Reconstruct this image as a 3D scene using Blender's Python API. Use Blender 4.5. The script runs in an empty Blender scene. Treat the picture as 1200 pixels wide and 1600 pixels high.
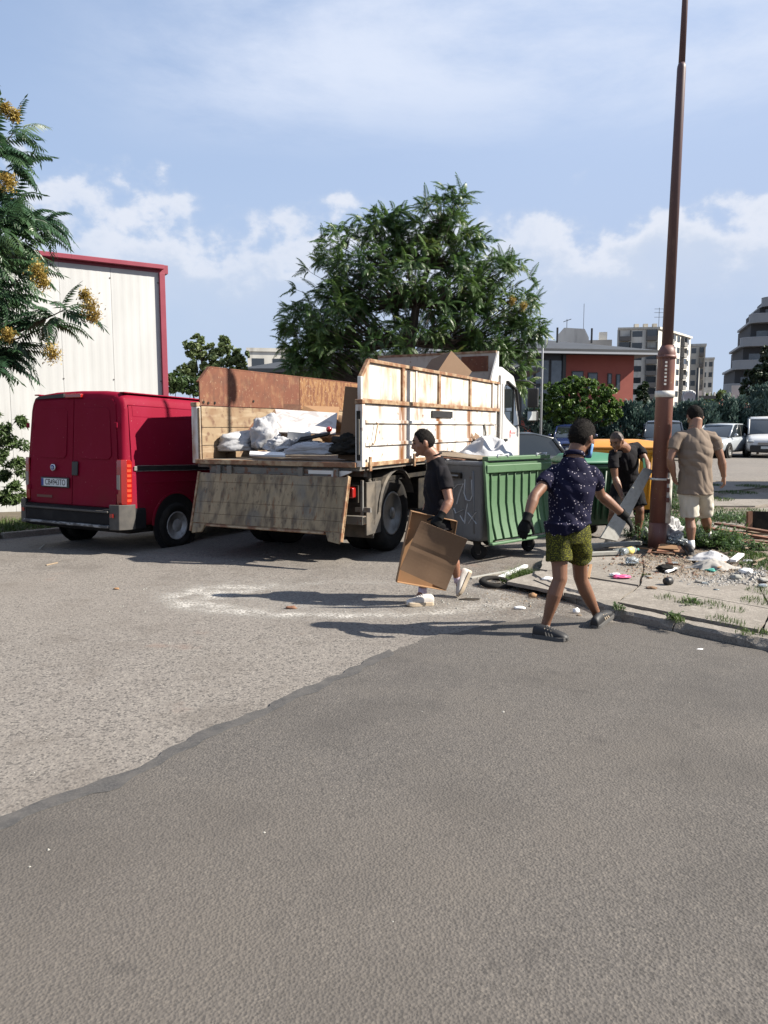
import bpy, bmesh, math, random
import numpy as np
from mathutils import Vector as V, Matrix, noise as mn
R = math.radians
rnd = random.Random(7)
S = bpy.context.scene
COL = S.collection

# ---------------- camera, world, sun, exposure ----------------
PITCH = R(6.383); FPX = 1180.0; CH = 1.65
cam = bpy.data.cameras.new('camera'); camo = bpy.data.objects.new('camera', cam); COL.objects.link(camo)
cam.sensor_fit = 'VERTICAL'; cam.sensor_height = 36; cam.lens = 36*FPX/1600
cam.clip_start = .05; cam.clip_end = 4000
camo.location = (0, 0, CH); camo.rotation_euler = (math.pi/2-PITCH, 0, 0)
S.camera = camo
SUN_EL = 38.5; SUN_DIR = V((.992, -.125, 0)).normalized()      # towards the sun, seen from above
SUN_DIR = (SUN_DIR*math.cos(R(SUN_EL))+V((0, 0, math.sin(R(SUN_EL))))).normalized()
sl = bpy.data.lights.new('sun', 'SUN'); sl.energy = 5.0; sl.angle = R(.5); sl.color = (1, .93, .82)
so = bpy.data.objects.new('sun', sl); COL.objects.link(so); so.location = (20, -3, 20)
so.rotation_euler = SUN_DIR.to_track_quat('Z', 'Y').to_euler()
S.view_settings.view_transform = 'Standard'; S.view_settings.look = 'None'
S.view_settings.gamma = 1; S.view_settings.exposure = 1.34; S.view_settings.use_curve_mapping = False
S.cycles.use_denoising = True; S.cycles.max_bounces = 6; S.cycles.transparent_max_bounces = 12
S.cycles.caustics_reflective = False; S.cycles.caustics_refractive = False

W = bpy.data.worlds.new('World'); S.world = W; W.use_nodes = True
nt = W.node_tree; N = nt.nodes; L = nt.links; N.clear()
def nd(t, **k):
    n = N.new(t)
    for a, b in k.items(): setattr(n, a, b)
    return n
def mth(op, a, b=None, clamp=False):
    n = N.new('ShaderNodeMath'); n.operation = op; n.use_clamp = clamp
    for i, v in enumerate((a, b)):
        if v is None: continue
        if isinstance(v, (int, float)): n.inputs[i].default_value = v
        else: L.new(v, n.inputs[i])
    return n.outputs[0]
def sstep(v, a, b, lo=0., hi=1.):
    n = N.new('ShaderNodeMapRange'); n.interpolation_type = 'SMOOTHSTEP'
    n.inputs['To Min'].default_value = lo; n.inputs['To Max'].default_value = hi
    for key, x in (('Value', v), ('From Min', a), ('From Max', b)):
        if isinstance(x, (int, float)): n.inputs[key].default_value = x
        else: L.new(x, n.inputs[key])
    return n.outputs[0]
sky = nd('ShaderNodeTexSky', sky_type='NISHITA'); sky.sun_disc = False
sky.sun_elevation = R(SUN_EL); sky.sun_rotation = math.atan2(SUN_DIR.x, SUN_DIR.y)
sky.air_density = 1.0; sky.dust_density = 0.3; sky.ozone_density = 2.5
geo = nd('ShaderNodeTexCoord'); sep = nd('ShaderNodeSeparateXYZ'); L.new(geo.outputs['Generated'], sep.inputs[0])
X, Y, Z = sep.outputs
hor = mth('SQRT', mth('ADD', mth('MULTIPLY', X, X), mth('MULTIPLY', Y, Y)))
el = mth('ARCTAN2', Z, hor); az = mth('ARCTAN2', X, Y)
def wnoise(sx, sy, scale, detail, off=0., rough=.55, dist=0.):
    c = nd('ShaderNodeCombineXYZ')
    L.new(mth('MULTIPLY', az, sx), c.inputs[0]); L.new(mth('MULTIPLY', el, sy), c.inputs[1]); c.inputs[2].default_value = off
    n = nd('ShaderNodeTexNoise'); L.new(c.outputs[0], n.inputs['Vector'])
    n.inputs['Scale'].default_value = scale; n.inputs['Detail'].default_value = detail
    n.inputs['Roughness'].default_value = rough; n.inputs['Distortion'].default_value = dist
    return n.outputs['Fac']
# cumulus bank: tops between 12 and 19 degrees above the horizon, fading to thin haze below
n1 = wnoise(1, 1.6, 6.5, 2, 2.7); n2 = wnoise(1, 1.3, 26, 6, 1.3, .55)
top = mth('ADD', mth('ADD', .145, mth('MULTIPLY', n1, .23)), mth('MULTIPLY', mth('SUBTRACT', n2, .5), .13))
below = sstep(mth('SUBTRACT', top, el), -.016, .05)
fade = sstep(el, .03, .26, .34, 1.)
puff = sstep(mth('SUBTRACT', top, el), .0, .16, 1.0, .50)
patch = sstep(wnoise(1, 1, 4.2, 3, 9.1), .30, .62)
cum = mth('MULTIPLY', mth('MULTIPLY', below, fade), mth('MULTIPLY', mth('ADD', .62, mth('MULTIPLY', patch, .38)), puff))
# high thin cirrus
ci = mth('MULTIPLY', sstep(wnoise(.8, 2.6, 2.3, 8, 4.4, .62, .35), .36, .66), sstep(el, .30, .42))
ci = mth('MULTIPLY', ci, sstep(el, .56, .95, 1.0, .3))
ci = mth('MULTIPLY', ci, sstep(az, -.48, -.12))
def over(base, colr, fac):
    x = nd('ShaderNodeMix', data_type='RGBA'); L.new(fac, x.inputs['Factor']); L.new(base, x.inputs['A']); x.inputs['B'].default_value = (*colr, 1); return x.outputs['Result']
c0 = over(sky.outputs[0], (2.95, 3.75, 5.35), mth('MULTIPLY', sstep(az, -.6, .45, .45, 1.), sstep(el, -.1, .2)))
c1 = over(c0, (2.9, 3.55, 4.75), sstep(el, -.02, .50, .95, .15))
c2 = over(c1, (3.95, 4.35, 5.1), mth('MULTIPLY', cum, .88))
bright = mth('MULTIPLY', mth('MULTIPLY', sstep(cum, .1, .8), sstep(mth('SUBTRACT', top, el), .075, .01)), .85)
c3 = over(c2, (5.2, 5.35, 5.8), bright)
c4 = over(c3, (4.4, 4.85, 5.8), mth('MULTIPLY', ci, .95))
bg = nd('ShaderNodeBackground'); L.new(c4, bg.inputs[0]); bg.inputs[1].default_value = .067
wo = nd('ShaderNodeOutputWorld'); L.new(bg.outputs[0], wo.inputs[0])

# ---------------- helpers ----------------
def gnd(px, py, z=0.):
    a = (px-600)/FPX; b = (800-py)/FPX
    dy = b*math.sin(PITCH)+math.cos(PITCH); dz = b*math.cos(PITCH)-math.sin(PITCH)
    t = (z-CH)/dz
    return V((a*t, dy*t, z))
def at(px, py, D):
    a = (px-600)/FPX; b = (800-py)/FPX
    dy = b*math.sin(PITCH)+math.cos(PITCH); dz = b*math.cos(PITCH)-math.sin(PITCH)
    t = D/dy
    return V((a*t, D, CH+dz*t))
def sm(a, b, x):
    t = max(0., min(1., (x-a)/(b-a))); return t*t*(3-2*t)
def gz(x, y):
    z = .32*sm(19, 34, y)*sm(-3, 3, x)
    z -= .035*max(0, min(y, 18)-9.8)*sm(-2.3, -3.6, x)
    return z
def tag(o, label=None, cat=None, group=None, kind=None):
    if label: o['label'] = label
    if cat: o['category'] = cat
    if group: o['group'] = group
    if kind: o['kind'] = kind
    return o
def empty(name, loc=(0, 0, 0), rz=0, label=None, cat=None, group=None, kind=None):
    o = bpy.data.objects.new(name, None); COL.objects.link(o); o.location = loc; o.rotation_euler = (0, 0, rz)
    o.empty_display_size = .2
    return tag(o, label, cat, group, kind)
def link(name, me, parent=None, loc=None, rot=None):
    o = bpy.data.objects.new(name, me); COL.objects.link(o)
    if parent: o.parent = parent
    if loc is not None: o.location = loc
    if rot is not None: o.rotation_euler = rot
    return o
def copy_tree(o, parent=None):
    c = o.copy(); COL.objects.link(c); c.parent = parent
    for ch in list(o.children): copy_tree(ch, c)
    return c
def frame(t, ref):
    t = t.normalized(); s = ref-t*ref.dot(t)
    if s.length < 1e-4: s = V((1, 0, 0))-t*t.x
    if s.length < 1e-4: s = V((0, 1, 0))-t*t.y
    s.normalize(); return s, t.cross(s)
class MB:
    def __init__(s): s.v = []; s.f = []; s.mi = []; s.cur = 0
    def add(s, vs, fs):
        b = len(s.v); s.v += [tuple(v) for v in vs]
        for f in fs: s.f.append([i+b for i in f]); s.mi.append(s.cur)
        return s
    def box(s, x0, x1, y0, y1, z0, z1, M=None):
        vs = [V((x, y, z)) for z in (z0, z1) for y in (y0, y1) for x in (x0, x1)]
        if M: vs = [M @ v for v in vs]
        return s.add(vs, [(0, 2, 3, 1), (4, 5, 7, 6), (0, 1, 5, 4), (2, 6, 7, 3), (0, 4, 6, 2), (1, 3, 7, 5)])
    def beam(s, p, q, w, h, ref=V((0, 0, 1))):
        p = V(p); q = V(q); u, n = frame(q-p, V(ref))
        vs = [c+u*a*h/2+n*b*w/2 for c in (p, q) for a, b in ((-1, -1), (1, -1), (1, 1), (-1, 1))]
        return s.add(vs, [(0, 1, 2, 3), (7, 6, 5, 4), (0, 4, 5, 1), (1, 5, 6, 2), (2, 6, 7, 3), (3, 7, 4, 0)])
    def tube(s, pts, r, n=8, ref=V((1, 0, 0)), cap=True):
        pts = [V(p) for p in pts]; rings = []; refs = ref if isinstance(ref, list) else [ref]*len(pts)
        for i, p in enumerate(pts):
            t = pts[min(i+1, len(pts)-1)]-pts[max(i-1, 0)]
            u, w = frame(t, V(refs[i]))
            rr = r[i] if isinstance(r, (list, tuple)) else r
            a, b = rr if isinstance(rr, (list, tuple)) else (rr, rr)
            rings.append([p+u*math.cos(2*math.pi*k/n)*a+w*math.sin(2*math.pi*k/n)*b for k in range(n)])
        return s.loft(rings, cap)
    def loft(s, rings, cap=True, closed=True):
        n = len(rings[0]); vs = [v for r_ in rings for v in r_]; fs = []
        for i in range(len(rings)-1):
            for k in range(n if closed else n-1):
                k2 = (k+1) % n
                fs.append((i*n+k, i*n+k2, (i+1)*n+k2, (i+1)*n+k))
        if cap:
            fs.append(tuple(range(n))[::-1]); fs.append(tuple((len(rings)-1)*n+k for k in range(n)))
        return s.add(vs, fs)
    def prism(s, poly, f0, f1):
        """poly of 2-tuples; f0/f1 map a 2-tuple to a point of each face"""
        n = len(poly); vs = [f0(p) for p in poly]+[f1(p) for p in poly]
        fs = [tuple(range(n))[::-1], tuple(range(n, 2*n))]+[(k, (k+1) % n, n+(k+1) % n, n+k) for k in range(n)]
        return s.add(vs, fs)
    def lathe(s, prof, n=20, M=None, axis='Z'):
        rings = []
        for r_, z in prof:
            ring = []
            for k in range(n):
                a = 2*math.pi*k/n; c, d = math.cos(a)*r_, math.sin(a)*r_
                p = V((c, d, z)) if axis == 'Z' else (V((z, c, d)) if axis == 'X' else V((c, z, d)))
                ring.append(M @ p if M else p)
            rings.append(ring)
        return s.loft(rings, True)
    def quad(s, a, b, c, d): return s.add([a, b, c, d], [(0, 1, 2, 3)])
    def blob(s, c, r, n=10, m=7, M=None):
        c = V(c); r = (r, r, r) if isinstance(r, (int, float)) else r; rings = []
        for i in range(m+1):
            ph = math.pi*(i+.02)/(m+.04)
            ring = []
            for k in range(n):
                a = 2*math.pi*k/n; p = V((math.cos(a)*math.sin(ph)*r[0], math.sin(a)*math.sin(ph)*r[1], -math.cos(ph)*r[2]))
                ring.append(c+(M @ p if M else p))
            rings.append(ring)
        return s.loft(rings, True)
    def mesh(s, name='mesh', off=None, mat=None, smooth=False, fix=True):
        me = bpy.data.meshes.new(name)
        vs = s.v if off is None else [(a-off[0], b-off[1], c-off[2]) for a, b, c in s.v]
        me.from_pydata(vs, [], s.f)
        if mat:
            for m in (mat if isinstance(mat, (list, tuple)) else [mat]): me.materials.append(m)
        if fix:
            bm = bmesh.new(); bm.from_mesh(me); bmesh.ops.recalc_face_normals(bm, faces=bm.faces); bm.to_mesh(me); bm.free()
        if any(s.mi): me.polygons.foreach_set('material_index', s.mi)
        if smooth: me.polygons.foreach_set('use_smooth', [True]*len(me.polygons))
        me.update(); return me
    def build(s, name, mat, parent=None, off=None, smooth=False, bevel=0, sub=0, loc=None, rot=None, fix=True, seg=2):
        o = link(name, s.mesh(name, off, mat, smooth, fix), parent, loc, rot)
        if bevel:
            m = o.modifiers.new('bevel', 'BEVEL'); m.width = bevel; m.segments = seg; m.limit_method = 'ANGLE'; m.angle_limit = R(35)
            if not smooth:
                o.data.polygons.foreach_set('use_smooth', [True]*len(o.data.polygons)); m.harden_normals = True
        if sub:
            m = o.modifiers.new('subdivision', 'SUBSURF'); m.levels = m.render_levels = sub
        return o
def remesh(mb, name, mat, parent, off, vox=.008, smooth_it=4, disp=None, fac=.5):
    me = mb.mesh('temporary'); o = link('temporary', me)
    m = o.modifiers.new('r', 'REMESH'); m.mode = 'VOXEL'; m.voxel_size = vox; m.adaptivity = 0
    m2 = o.modifiers.new('s', 'SMOOTH'); m2.factor = fac; m2.iterations = smooth_it
    dg = bpy.context.evaluated_depsgraph_get(); ev = o.evaluated_get(dg)
    me2 = bpy.data.meshes.new_from_object(ev); bpy.data.objects.remove(o); bpy.data.meshes.remove(me)
    me2.name = name
    n = len(me2.vertices); co = np.empty(n*3, 'f'); me2.vertices.foreach_get('co', co); co = co.reshape(-1, 3)
    if disp:
        no = np.empty(n*3, 'f'); me2.vertices.foreach_get('normal', no); no = no.reshape(-1, 3)
        co = co+no*disp(co)[:, None]
    co = co-np.array(off, 'f'); me2.vertices.foreach_set('co', co.astype('f').ravel())
    me2.materials.clear(); me2.materials.append(mat)
    me2.polygons.foreach_set('use_smooth', [True]*len(me2.polygons)); me2.update()
    return link(name, me2, parent)

# ---------------- material kit ----------------
def mat(name, col, rough=.6, metal=0., layers=(), bump=(), spec=.5, coat=0., sss=0., trans=0., alpha=None, emit=None, scale=True, randcol=0.):
    m = bpy.data.materials.new(name); m.use_nodes = True; nt = m.node_tree; N = nt.nodes; L = nt.links
    p = N['Principled BSDF']
    tc = N.new('ShaderNodeTexCoord')
    def mp(sc, off=0.):
        g = N.new('ShaderNodeMapping'); g.inputs['Scale'].default_value = sc; g.inputs['Location'].default_value = (off, off*.7, off*1.3)
        L.new(tc.outputs['Object'], g.inputs[0]); return g.outputs[0]
    def tex(d):
        sc = d.get('s', 5); sc3 = sc if isinstance(sc, tuple) else (sc, sc, sc)
        k = d.get('t', 'noise'); v = mp(sc3, d.get('off', 0.))
        if k == 'noise':
            n = N.new('ShaderNodeTexNoise'); n.inputs['Detail'].default_value = d.get('det', 4); n.inputs['Roughness'].default_value = d.get('r', .55)
            n.inputs['Distortion'].default_value = d.get('dist', 0.)
            o = n.outputs['Fac']
        elif k == 'vor':
            n = N.new('ShaderNodeTexVoronoi'); o = n.outputs['Distance']; n.feature = d.get('feat', 'F1')
        elif k == 'cell':
            n = N.new('ShaderNodeTexVoronoi'); o = n.outputs['Color']
        elif k == 'wave':
            n = N.new('ShaderNodeTexWave'); o = n.outputs['Fac']; n.bands_direction = d.get('dir', 'X'); n.inputs['Distortion'].default_value = d.get('dist', 0.)
            n.inputs['Detail'].default_value = 2
        n.inputs['Scale'].default_value = 1.0
        L.new(v, n.inputs['Vector'])
        if k == 'cell':
            sx = N.new('ShaderNodeSeparateXYZ'); L.new(o, sx.inputs[0]); o = sx.outputs[0]
        return o
    def mr(v, a, b, lo=0., hi=1.):
        n = N.new('ShaderNodeMapRange'); n.inputs['From Min'].default_value = a; n.inputs['From Max'].default_value = b
        n.inputs['To Min'].default_value = lo; n.inputs['To Max'].default_value = hi; L.new(v, n.inputs['Value']); return n.outputs[0]
    def mul(a, b):
        n = N.new('ShaderNodeMath'); n.operation = 'MULTIPLY'
        L.new(a, n.inputs[0])
        if isinstance(b, (int, float)): n.inputs[1].default_value = b
        else: L.new(b, n.inputs[1])
        return n.outputs[0]
    kk = lambda c: tuple(v*(.54+.34*sm(.30, .75, max(c))) for v in c) if scale else tuple(c)
    cur = None; c0 = kk(col)+(1,)
    for d in layers:
        f = mr(tex(d), d.get('lo', .45), d.get('hi', .6))
        if 'band' in d:                           # (axis, a, b, c, e): ramps up a-b and down c-e along a local axis
            ax, a, b, c, e = d['band']; sp = N.new('ShaderNodeSeparateXYZ'); L.new(tc.outputs['Object'], sp.inputs[0]); o = sp.outputs['XYZ'.index(ax)]
            f = mul(mul(f, mr(o, a, b)), mr(o, c, e, 1., 0.))
        if 'attr' in d:
            at_ = N.new('ShaderNodeAttribute'); at_.attribute_name = d['attr']; f = mul(f, at_.outputs['Fac'])
        f = mul(f, d.get('f', 1.))
        x = N.new('ShaderNodeMix'); x.data_type = 'RGBA'; L.new(f, x.inputs['Factor'])
        if cur is None: x.inputs['A'].default_value = c0
        else: L.new(cur, x.inputs['A'])
        x.inputs['B'].default_value = kk(d['c'])+(1,); cur = x.outputs['Result']
    if randcol:
        oi = N.new('ShaderNodeObjectInfo'); h = N.new('ShaderNodeHueSaturation')
        L.new(mr(oi.outputs['Random'], 0, 1, 1-randcol, 1+randcol), h.inputs['Value'])
        if cur is None: h.inputs['Color'].default_value = c0
        else: L.new(cur, h.inputs['Color'])
        cur = h.outputs[0]
    if cur is None: p.inputs['Base Color'].default_value = c0
    else: L.new(cur, p.inputs['Base Color'])
    p.inputs['Roughness'].default_value = rough; p.inputs['Metallic'].default_value = metal
    p.inputs['Specular IOR Level'].default_value = spec; p.inputs['Coat Weight'].default_value = coat; p.inputs['Coat Roughness'].default_value = .08
    if sss: p.inputs['Subsurface Weight'].default_value = sss; p.inputs['Subsurface Radius'].default_value = (.02, .008, .004)
    if trans: p.inputs['Transmission Weight'].default_value = trans
    if alpha is not None: p.inputs['Alpha'].default_value = alpha
    prev = None
    for d in bump:
        b = N.new('ShaderNodeBump'); b.inputs['Strength'].default_value = d.get('k', .3); b.inputs['Distance'].default_value = d.get('d', .01)
        L.new(tex(d), b.inputs['Height'])
        if prev: L.new(prev, b.inputs['Normal'])
        prev = b.outputs[0]
    if prev: L.new(prev, p.inputs['Normal'])
    return m
def leafmat(name, c1, c2, c3=None, tr=.35, rough=.45):
    """leaf: variation per leaf position, thin and slightly translucent"""
    m = bpy.data.materials.new(name); m.use_nodes = True; nt = m.node_tree; N = nt.nodes; L = nt.links
    p = N['Principled BSDF']; out = N['Material Output']
    tc = N.new('ShaderNodeTexCoord'); g = N.new('ShaderNodeNewGeometry')
    n = N.new('ShaderNodeTexNoise'); n.inputs['Scale'].default_value = 1.1; n.inputs['Detail'].default_value = 3; L.new(g.outputs['Position'], n.inputs['Vector'])
    c1, c2 = (tuple(v*.85 for v in c) for c in (c1, c2)); c3 = tuple(v*.85 for v in c3) if c3 else None
    r = N.new('ShaderNodeValToRGB'); L.new(n.outputs['Fac'], r.inputs[0])
    r.color_ramp.elements[0].position = .36; r.color_ramp.elements[0].color = (*c1, 1)
    r.color_ramp.elements[1].position = .62; r.color_ramp.elements[1].color = (*c2, 1)
    if c3:
        e = r.color_ramp.elements.new(.74); e.color = (*c3, 1)
    L.new(r.outputs[0], p.inputs['Base Color']); p.inputs['Roughness'].default_value = rough
    t = N.new('ShaderNodeBsdfTranslucent'); L.new(r.outputs[0], t.inputs[0])
    mx = N.new('ShaderNodeMixShader'); mx.inputs[0].default_value = tr; L.new(p.outputs[0], mx.inputs[1]); L.new(t.outputs[0], mx.inputs[2])
    L.new(mx.outputs[0], out.inputs[0]); return m

RUST = (.22, .075, .025); RUST2 = (.36, .14, .04)
M = {}
M['asphalt_old'] = mat('old_asphalt', (.250, .224, .200), .92, layers=[
    dict(t='cell', s=95, lo=.2, hi=.9, c=(.305, .274, .243), f=.55), dict(t='cell', s=60, off=3., lo=.74, hi=.82, c=(.36, .325, .285), f=.65),
    dict(t='cell', s=75, off=8., lo=.76, hi=.84, c=(.065, .060, .056), f=.7),
    dict(s=1.1, lo=.5, hi=.72, c=(.18, .155, .132), f=.45), dict(s=.35, off=5, lo=.50, hi=.68, c=(.29, .255, .22), f=.35),
    dict(s=3.3, off=11, lo=.56, hi=.70, c=(.16, .135, .112), f=.35), dict(s=.8, off=51, lo=.58, hi=.68, c=(.15, .13, .112), f=.45, r=.7), dict(s=1.2, off=61, lo=.66, hi=.74, c=(.36, .20, .14), f=.3)],
    bump=[dict(t='vor', s=70, k=.5, d=.006), dict(s=6, k=.3, d=.01)])
M['asphalt_new'] = mat('new_asphalt', (.132, .119, .108), .9, layers=[
    dict(t='cell', s=120, lo=.2, hi=.95, c=(.150, .134, .119), f=.55), dict(t='cell', s=95, off=3., lo=.80, hi=.86, c=(.22, .195, .168), f=.6),
    dict(t='cell', s=105, off=9., lo=.72, hi=.80, c=(.045, .041, .037), f=.5),
    dict(s=.9, lo=.48, hi=.72, c=(.070, .062, .055), f=.7), dict(s=2.6, off=4, lo=.54, hi=.72, c=(.152, .134, .115), f=.4),
    dict(s=.28, off=14, lo=.46, hi=.68, c=(.165, .142, .120), f=.45), dict(s=.6, off=31, lo=.54, hi=.66, c=(.078, .070, .064), f=.5, r=.7), dict(s=5, off=41, lo=.64, hi=.72, c=(.07, .062, .056), f=.4)],
    bump=[dict(t='vor', s=90, k=.7, d=.005)])
M['tar'] = mat('tar_joint', (.075, .072, .07), .75, layers=[dict(s=9, lo=.4, hi=.7, c=(.13, .12, .11)), dict(t='cell', s=130, lo=.6, hi=.9, c=(.16, .15, .14), f=.5)], bump=[dict(s=80, k=.4, d=.004)])
M['concrete'] = mat('weathered_concrete', (.36, .32, .275), .93, layers=[
    dict(s=2.2, lo=.42, hi=.66, c=(.25, .22, .185), f=.7), dict(s=14, off=3, lo=.5, hi=.75, c=(.45, .41, .36), f=.6),
    dict(t='cell', s=110, lo=.7, hi=.8, c=(.16, .14, .12), f=.5)], bump=[dict(s=22, k=.5, d=.01), dict(t='vor', s=80, k=.35, d=.004)], randcol=.10)
M['dirt'] = mat('dry_dirt', (.20, .155, .115), .96, layers=[dict(s=5, lo=.4, hi=.65, c=(.30, .25, .195), f=.8), dict(t='cell', s=55, lo=.72, hi=.8, c=(.42, .38, .32), f=.7),
    dict(t='cell', s=38, off=4, lo=.78, hi=.84, c=(.08, .055, .035), f=.8)], bump=[dict(s=18, k=.8, d=.02), dict(t='vor', s=50, k=.5, d=.008)])
M['soil'] = mat('verge_soil', (.11, .085, .055), .97, layers=[dict(s=4, lo=.4, hi=.65, c=(.17, .14, .09))], bump=[dict(s=18, k=.8, d=.02)])
M['grass'] = leafmat('grass_blade', (.045, .085, .018), (.09, .14, .03), (.19, .17, .06), .3, .6)
M['weed'] = leafmat('weed_leaf', (.03, .075, .018), (.075, .135, .03), None, .3, .5)

# ---------------- the ground ----------------
def axis(lo, hi, dense0, dense1, step, grow=1.28):
    xs = list(np.arange(dense0, dense1+1e-6, step)); d = step
    while xs[-1] < hi: d *= grow; xs.append(xs[-1]+d)
    d = step
    while xs[0] > lo: d *= grow; xs.insert(0, xs[0]-d)
    return xs
xs = axis(-1500, 1500, -8, 10, .6); ys = axis(-300, 2500, -2, 36, .6)
g = MB(); g.v = [(x, y, gz(x, y)) for y in ys for x in xs]; nx = len(xs)
for j in range(len(ys)-1):
    for i in range(nx-1): g.f.append([j*nx+i, j*nx+i+1, (j+1)*nx+i+1, (j+1)*nx+i]); g.mi.append(0)
tag(g.build('ground', M['asphalt_old'], smooth=True, fix=False), kind='structure')

def sheet(name, poly, z, m, parent=None, kind='structure', thick=0., skirt=True):
    """polygon sheet with a real edge"""
    bm = bmesh.new(); vs = [bm.verts.new((p[0], p[1], z-thick)) for p in poly]
    f = bm.faces.new(vs)
    f.normal_update()
    if f.normal.z < 0: f.normal_flip()
    if thick:
        r_ = bmesh.ops.extrude_face_region(bm, geom=[f]); ev = [e for e in r_['geom'] if isinstance(e, bmesh.types.BMVert)]
        for v in ev: v.co.z += thick
    bmesh.ops.triangulate(bm, faces=[f_ for f_ in bm.faces if len(f_.verts) > 4]); bmesh.ops.recalc_face_normals(bm, faces=bm.faces)
    me = bpy.data.meshes.new(name); bm.to_mesh(me); bm.free(); me.materials.append(m)
    o = link(name, me, parent); 
    if kind: o['kind'] = kind
    return o
def ragged(pts, step=.06, amp=.03, seed=0, fr=6.):
    out = []
    for i in range(len(pts)-1):
        a, b = V(pts[i][:2]), V(pts[i+1][:2]); n = max(1, int((b-a).length/step)); d = (b-a).normalized(); nn = V((-d.y, d.x))
        for k in range(n):
            p = a.lerp(b, k/n); w = mn.noise(V((p.x*fr, p.y*fr, seed)))*amp+mn.noise(V((p.x*fr*4, p.y*fr*4, seed+5)))*amp*.4
            out.append(p+nn*w)
    out.append(V(pts[-1][:2])); return out
seam = [gnd(*p) for p in ((-420, 1420), (-160, 1345), (0, 1283), (90, 1250), (200, 1212), (280, 1168), (340, 1140), (400, 1117), (470, 1082), (560, 1045), (610, 1018), (660, 1000), (760, 980), (870, 962), (960, 974))]
sl_ = ragged(seam, .04, .06, 1)
tail = [(6, 5.2), (9, -1.5), (-7, -1.5), (-7, sl_[0].y)]
sheet('newer_asphalt', [tuple(p) for p in sl_]+tail, .010, M['asphalt_new'], thick=.02)
jt = ragged([(p.x-.01, p.y+.02) for p in seam[:11]], .05, .045, 3); lo_ = ragged([(p.x+.03, p.y-.085) for p in seam[:11]], .05, .05, 9)
sheet('tar_joint', [tuple(p) for p in jt]+[tuple(p) for p in lo_[::-1]], .0135, M['tar'], thick=.01)

# raised pavement: base body, kerbstones and slabs
PZ = .10
kp = [gnd(*p) for p in ((1640, 1160), (1420, 1086), (1310, 1050), (1200, 1019), (1050, 988), (955, 966), (900, 943), (850, 925), (826, 908))]
back = [gnd(*p, PZ) for p in ((822, 893), (866, 872), (955, 846), (1010, 818), (1040, 775), (1058, 748))]+[V((30, 20.6, PZ)), V((30, 0.3, PZ))]
pave = [(p.x, p.y) for p in kp]+[(p.x, p.y) for p in back]
def inset(poly, d):
    out = []; n = len(poly)
    for i in range(n):
        a, b, c = V(poly[i-1]), V(poly[i]), V(poly[(i+1) % n]); e1 = (b-a).normalized(); e2 = (c-b).normalized()
        nn = V((-e1.y-e2.y, e1.x+e2.x)); nn = nn.normalized() if nn.length > 1e-6 else V((0, 0)); out.append(tuple(b-nn*d))
    return out
area = sum(pave[i][0]*pave[(i+1) % len(pave)][1]-pave[(i+1) % len(pave)][0]*pave[i][1] for i in range(len(pave)))
ins = inset(pave, .05 if area < 0 else -.05)
pavement = sheet('pavement', ins, PZ-.035, M['dirt'], thick=.2)
# kerbstones
KW = .16
def kerb_piece(a, b, w, h, seed, parent):
    rr = random.Random(seed); a = V(a[:2]).to_3d(); b = V(b[:2]).to_3d(); d = (b-a).normalized(); n = V((-d.y, d.x, 0))
    if n.y < 0: n = -n
    mb = MB(); rings = []
    k = 9
    for i in range(k+1):
        t = i/k; p = a.lerp(b, t); e = .5+.5*min(1, min(t, 1-t)*8)
        j = lambda s_: mn.noise(V((p.x*7, p.y*7, seed+s_)))*.016
        ch = .02+.02*abs(mn.noise(V((p.x*3, p.y*3, seed))))+(.03 if e < 1 else 0)
        rings.append([p+n*(j(1))+V((0, 0, -.05)), p+n*(.008+j(2))+V((0, 0, (h-ch)*1.0)), p+n*(ch*1.1+j(3)*.5)+V((0, 0, h+j(4)*.4)), p+n*(w+j(5))+V((0, 0, h+j(6)*.4)), p+n*w+V((0, 0, -.05))])
    mb.loft(rings, True)
    o = mb.build('kerbstone', M['concrete'], parent); return o
kl = []
for i in range(1, len(kp)-1): kl.append((kp[i], kp[i+1]))
seed = 0
for a, b in kl:
    Ln = (b-a).length; m_ = max(1, round(Ln/.95))
    for k in range(m_):
        p = a.lerp(b, k/m_+.012); q = a.lerp(b, (k+1)/m_-.012); seed += 1
        kerb_piece(p+V((0, rnd.uniform(-.015, .015), 0)), q+V((0, rnd.uniform(-.02, .02), 0)), KW, PZ+rnd.uniform(-.015, .012), seed, pavement)
# slabs of cracked concrete behind the kerb
def slab(poly, z, m, th=.035, name='slab', seed=0):
    rr = ragged([V(p) for p in poly]+[V(poly[0])], .12, .02, seed, 4.)[:-1]
    o = sheet(name, [tuple(p) for p in rr], z, m, pavement, None, thick=th); return o
def inpoly(x, y, P):
    c = False; j = len(P)-1
    for i in range(len(P)):
        if (P[i][1] > y) != (P[j][1] > y) and x < (P[j][0]-P[i][0])*(y-P[i][1])/(P[j][1]-P[i][1])+P[i][0]: c = not c
        j = i
    return c
d0 = (kp[3]-kp[5]).normalized(); n0 = V((-d0.y, d0.x, 0)); n0 = n0 if n0.y > 0 else -n0
o0 = V((kp[5].x, kp[5].y, 0))+n0*(KW+.04)
grid = {}
for i in range(-1, 8):
    for j in range(0, 4):
        grid[i, j] = o0+d0*(i*1.25-.35*j+rnd.uniform(-.12, .12))+n0*(j*.78+rnd.uniform(-.08, .08) if j else 0)
for i in range(-1, 7):
    for j in range(0, 3):
        q = [grid[i, j], grid[i+1, j], grid[i+1, j+1], grid[i, j+1]]; c = sum(q, V((0, 0, 0)))/4
        if not inpoly(c.x, c.y, ins) or rnd.random() < .05: continue
        q = [c+(p-c)*.975 for p in q]
        slab([(p.x, p.y) for p in q], PZ-.004+rnd.uniform(-.012, .008), M['concrete'], seed=i*7+j)
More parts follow.
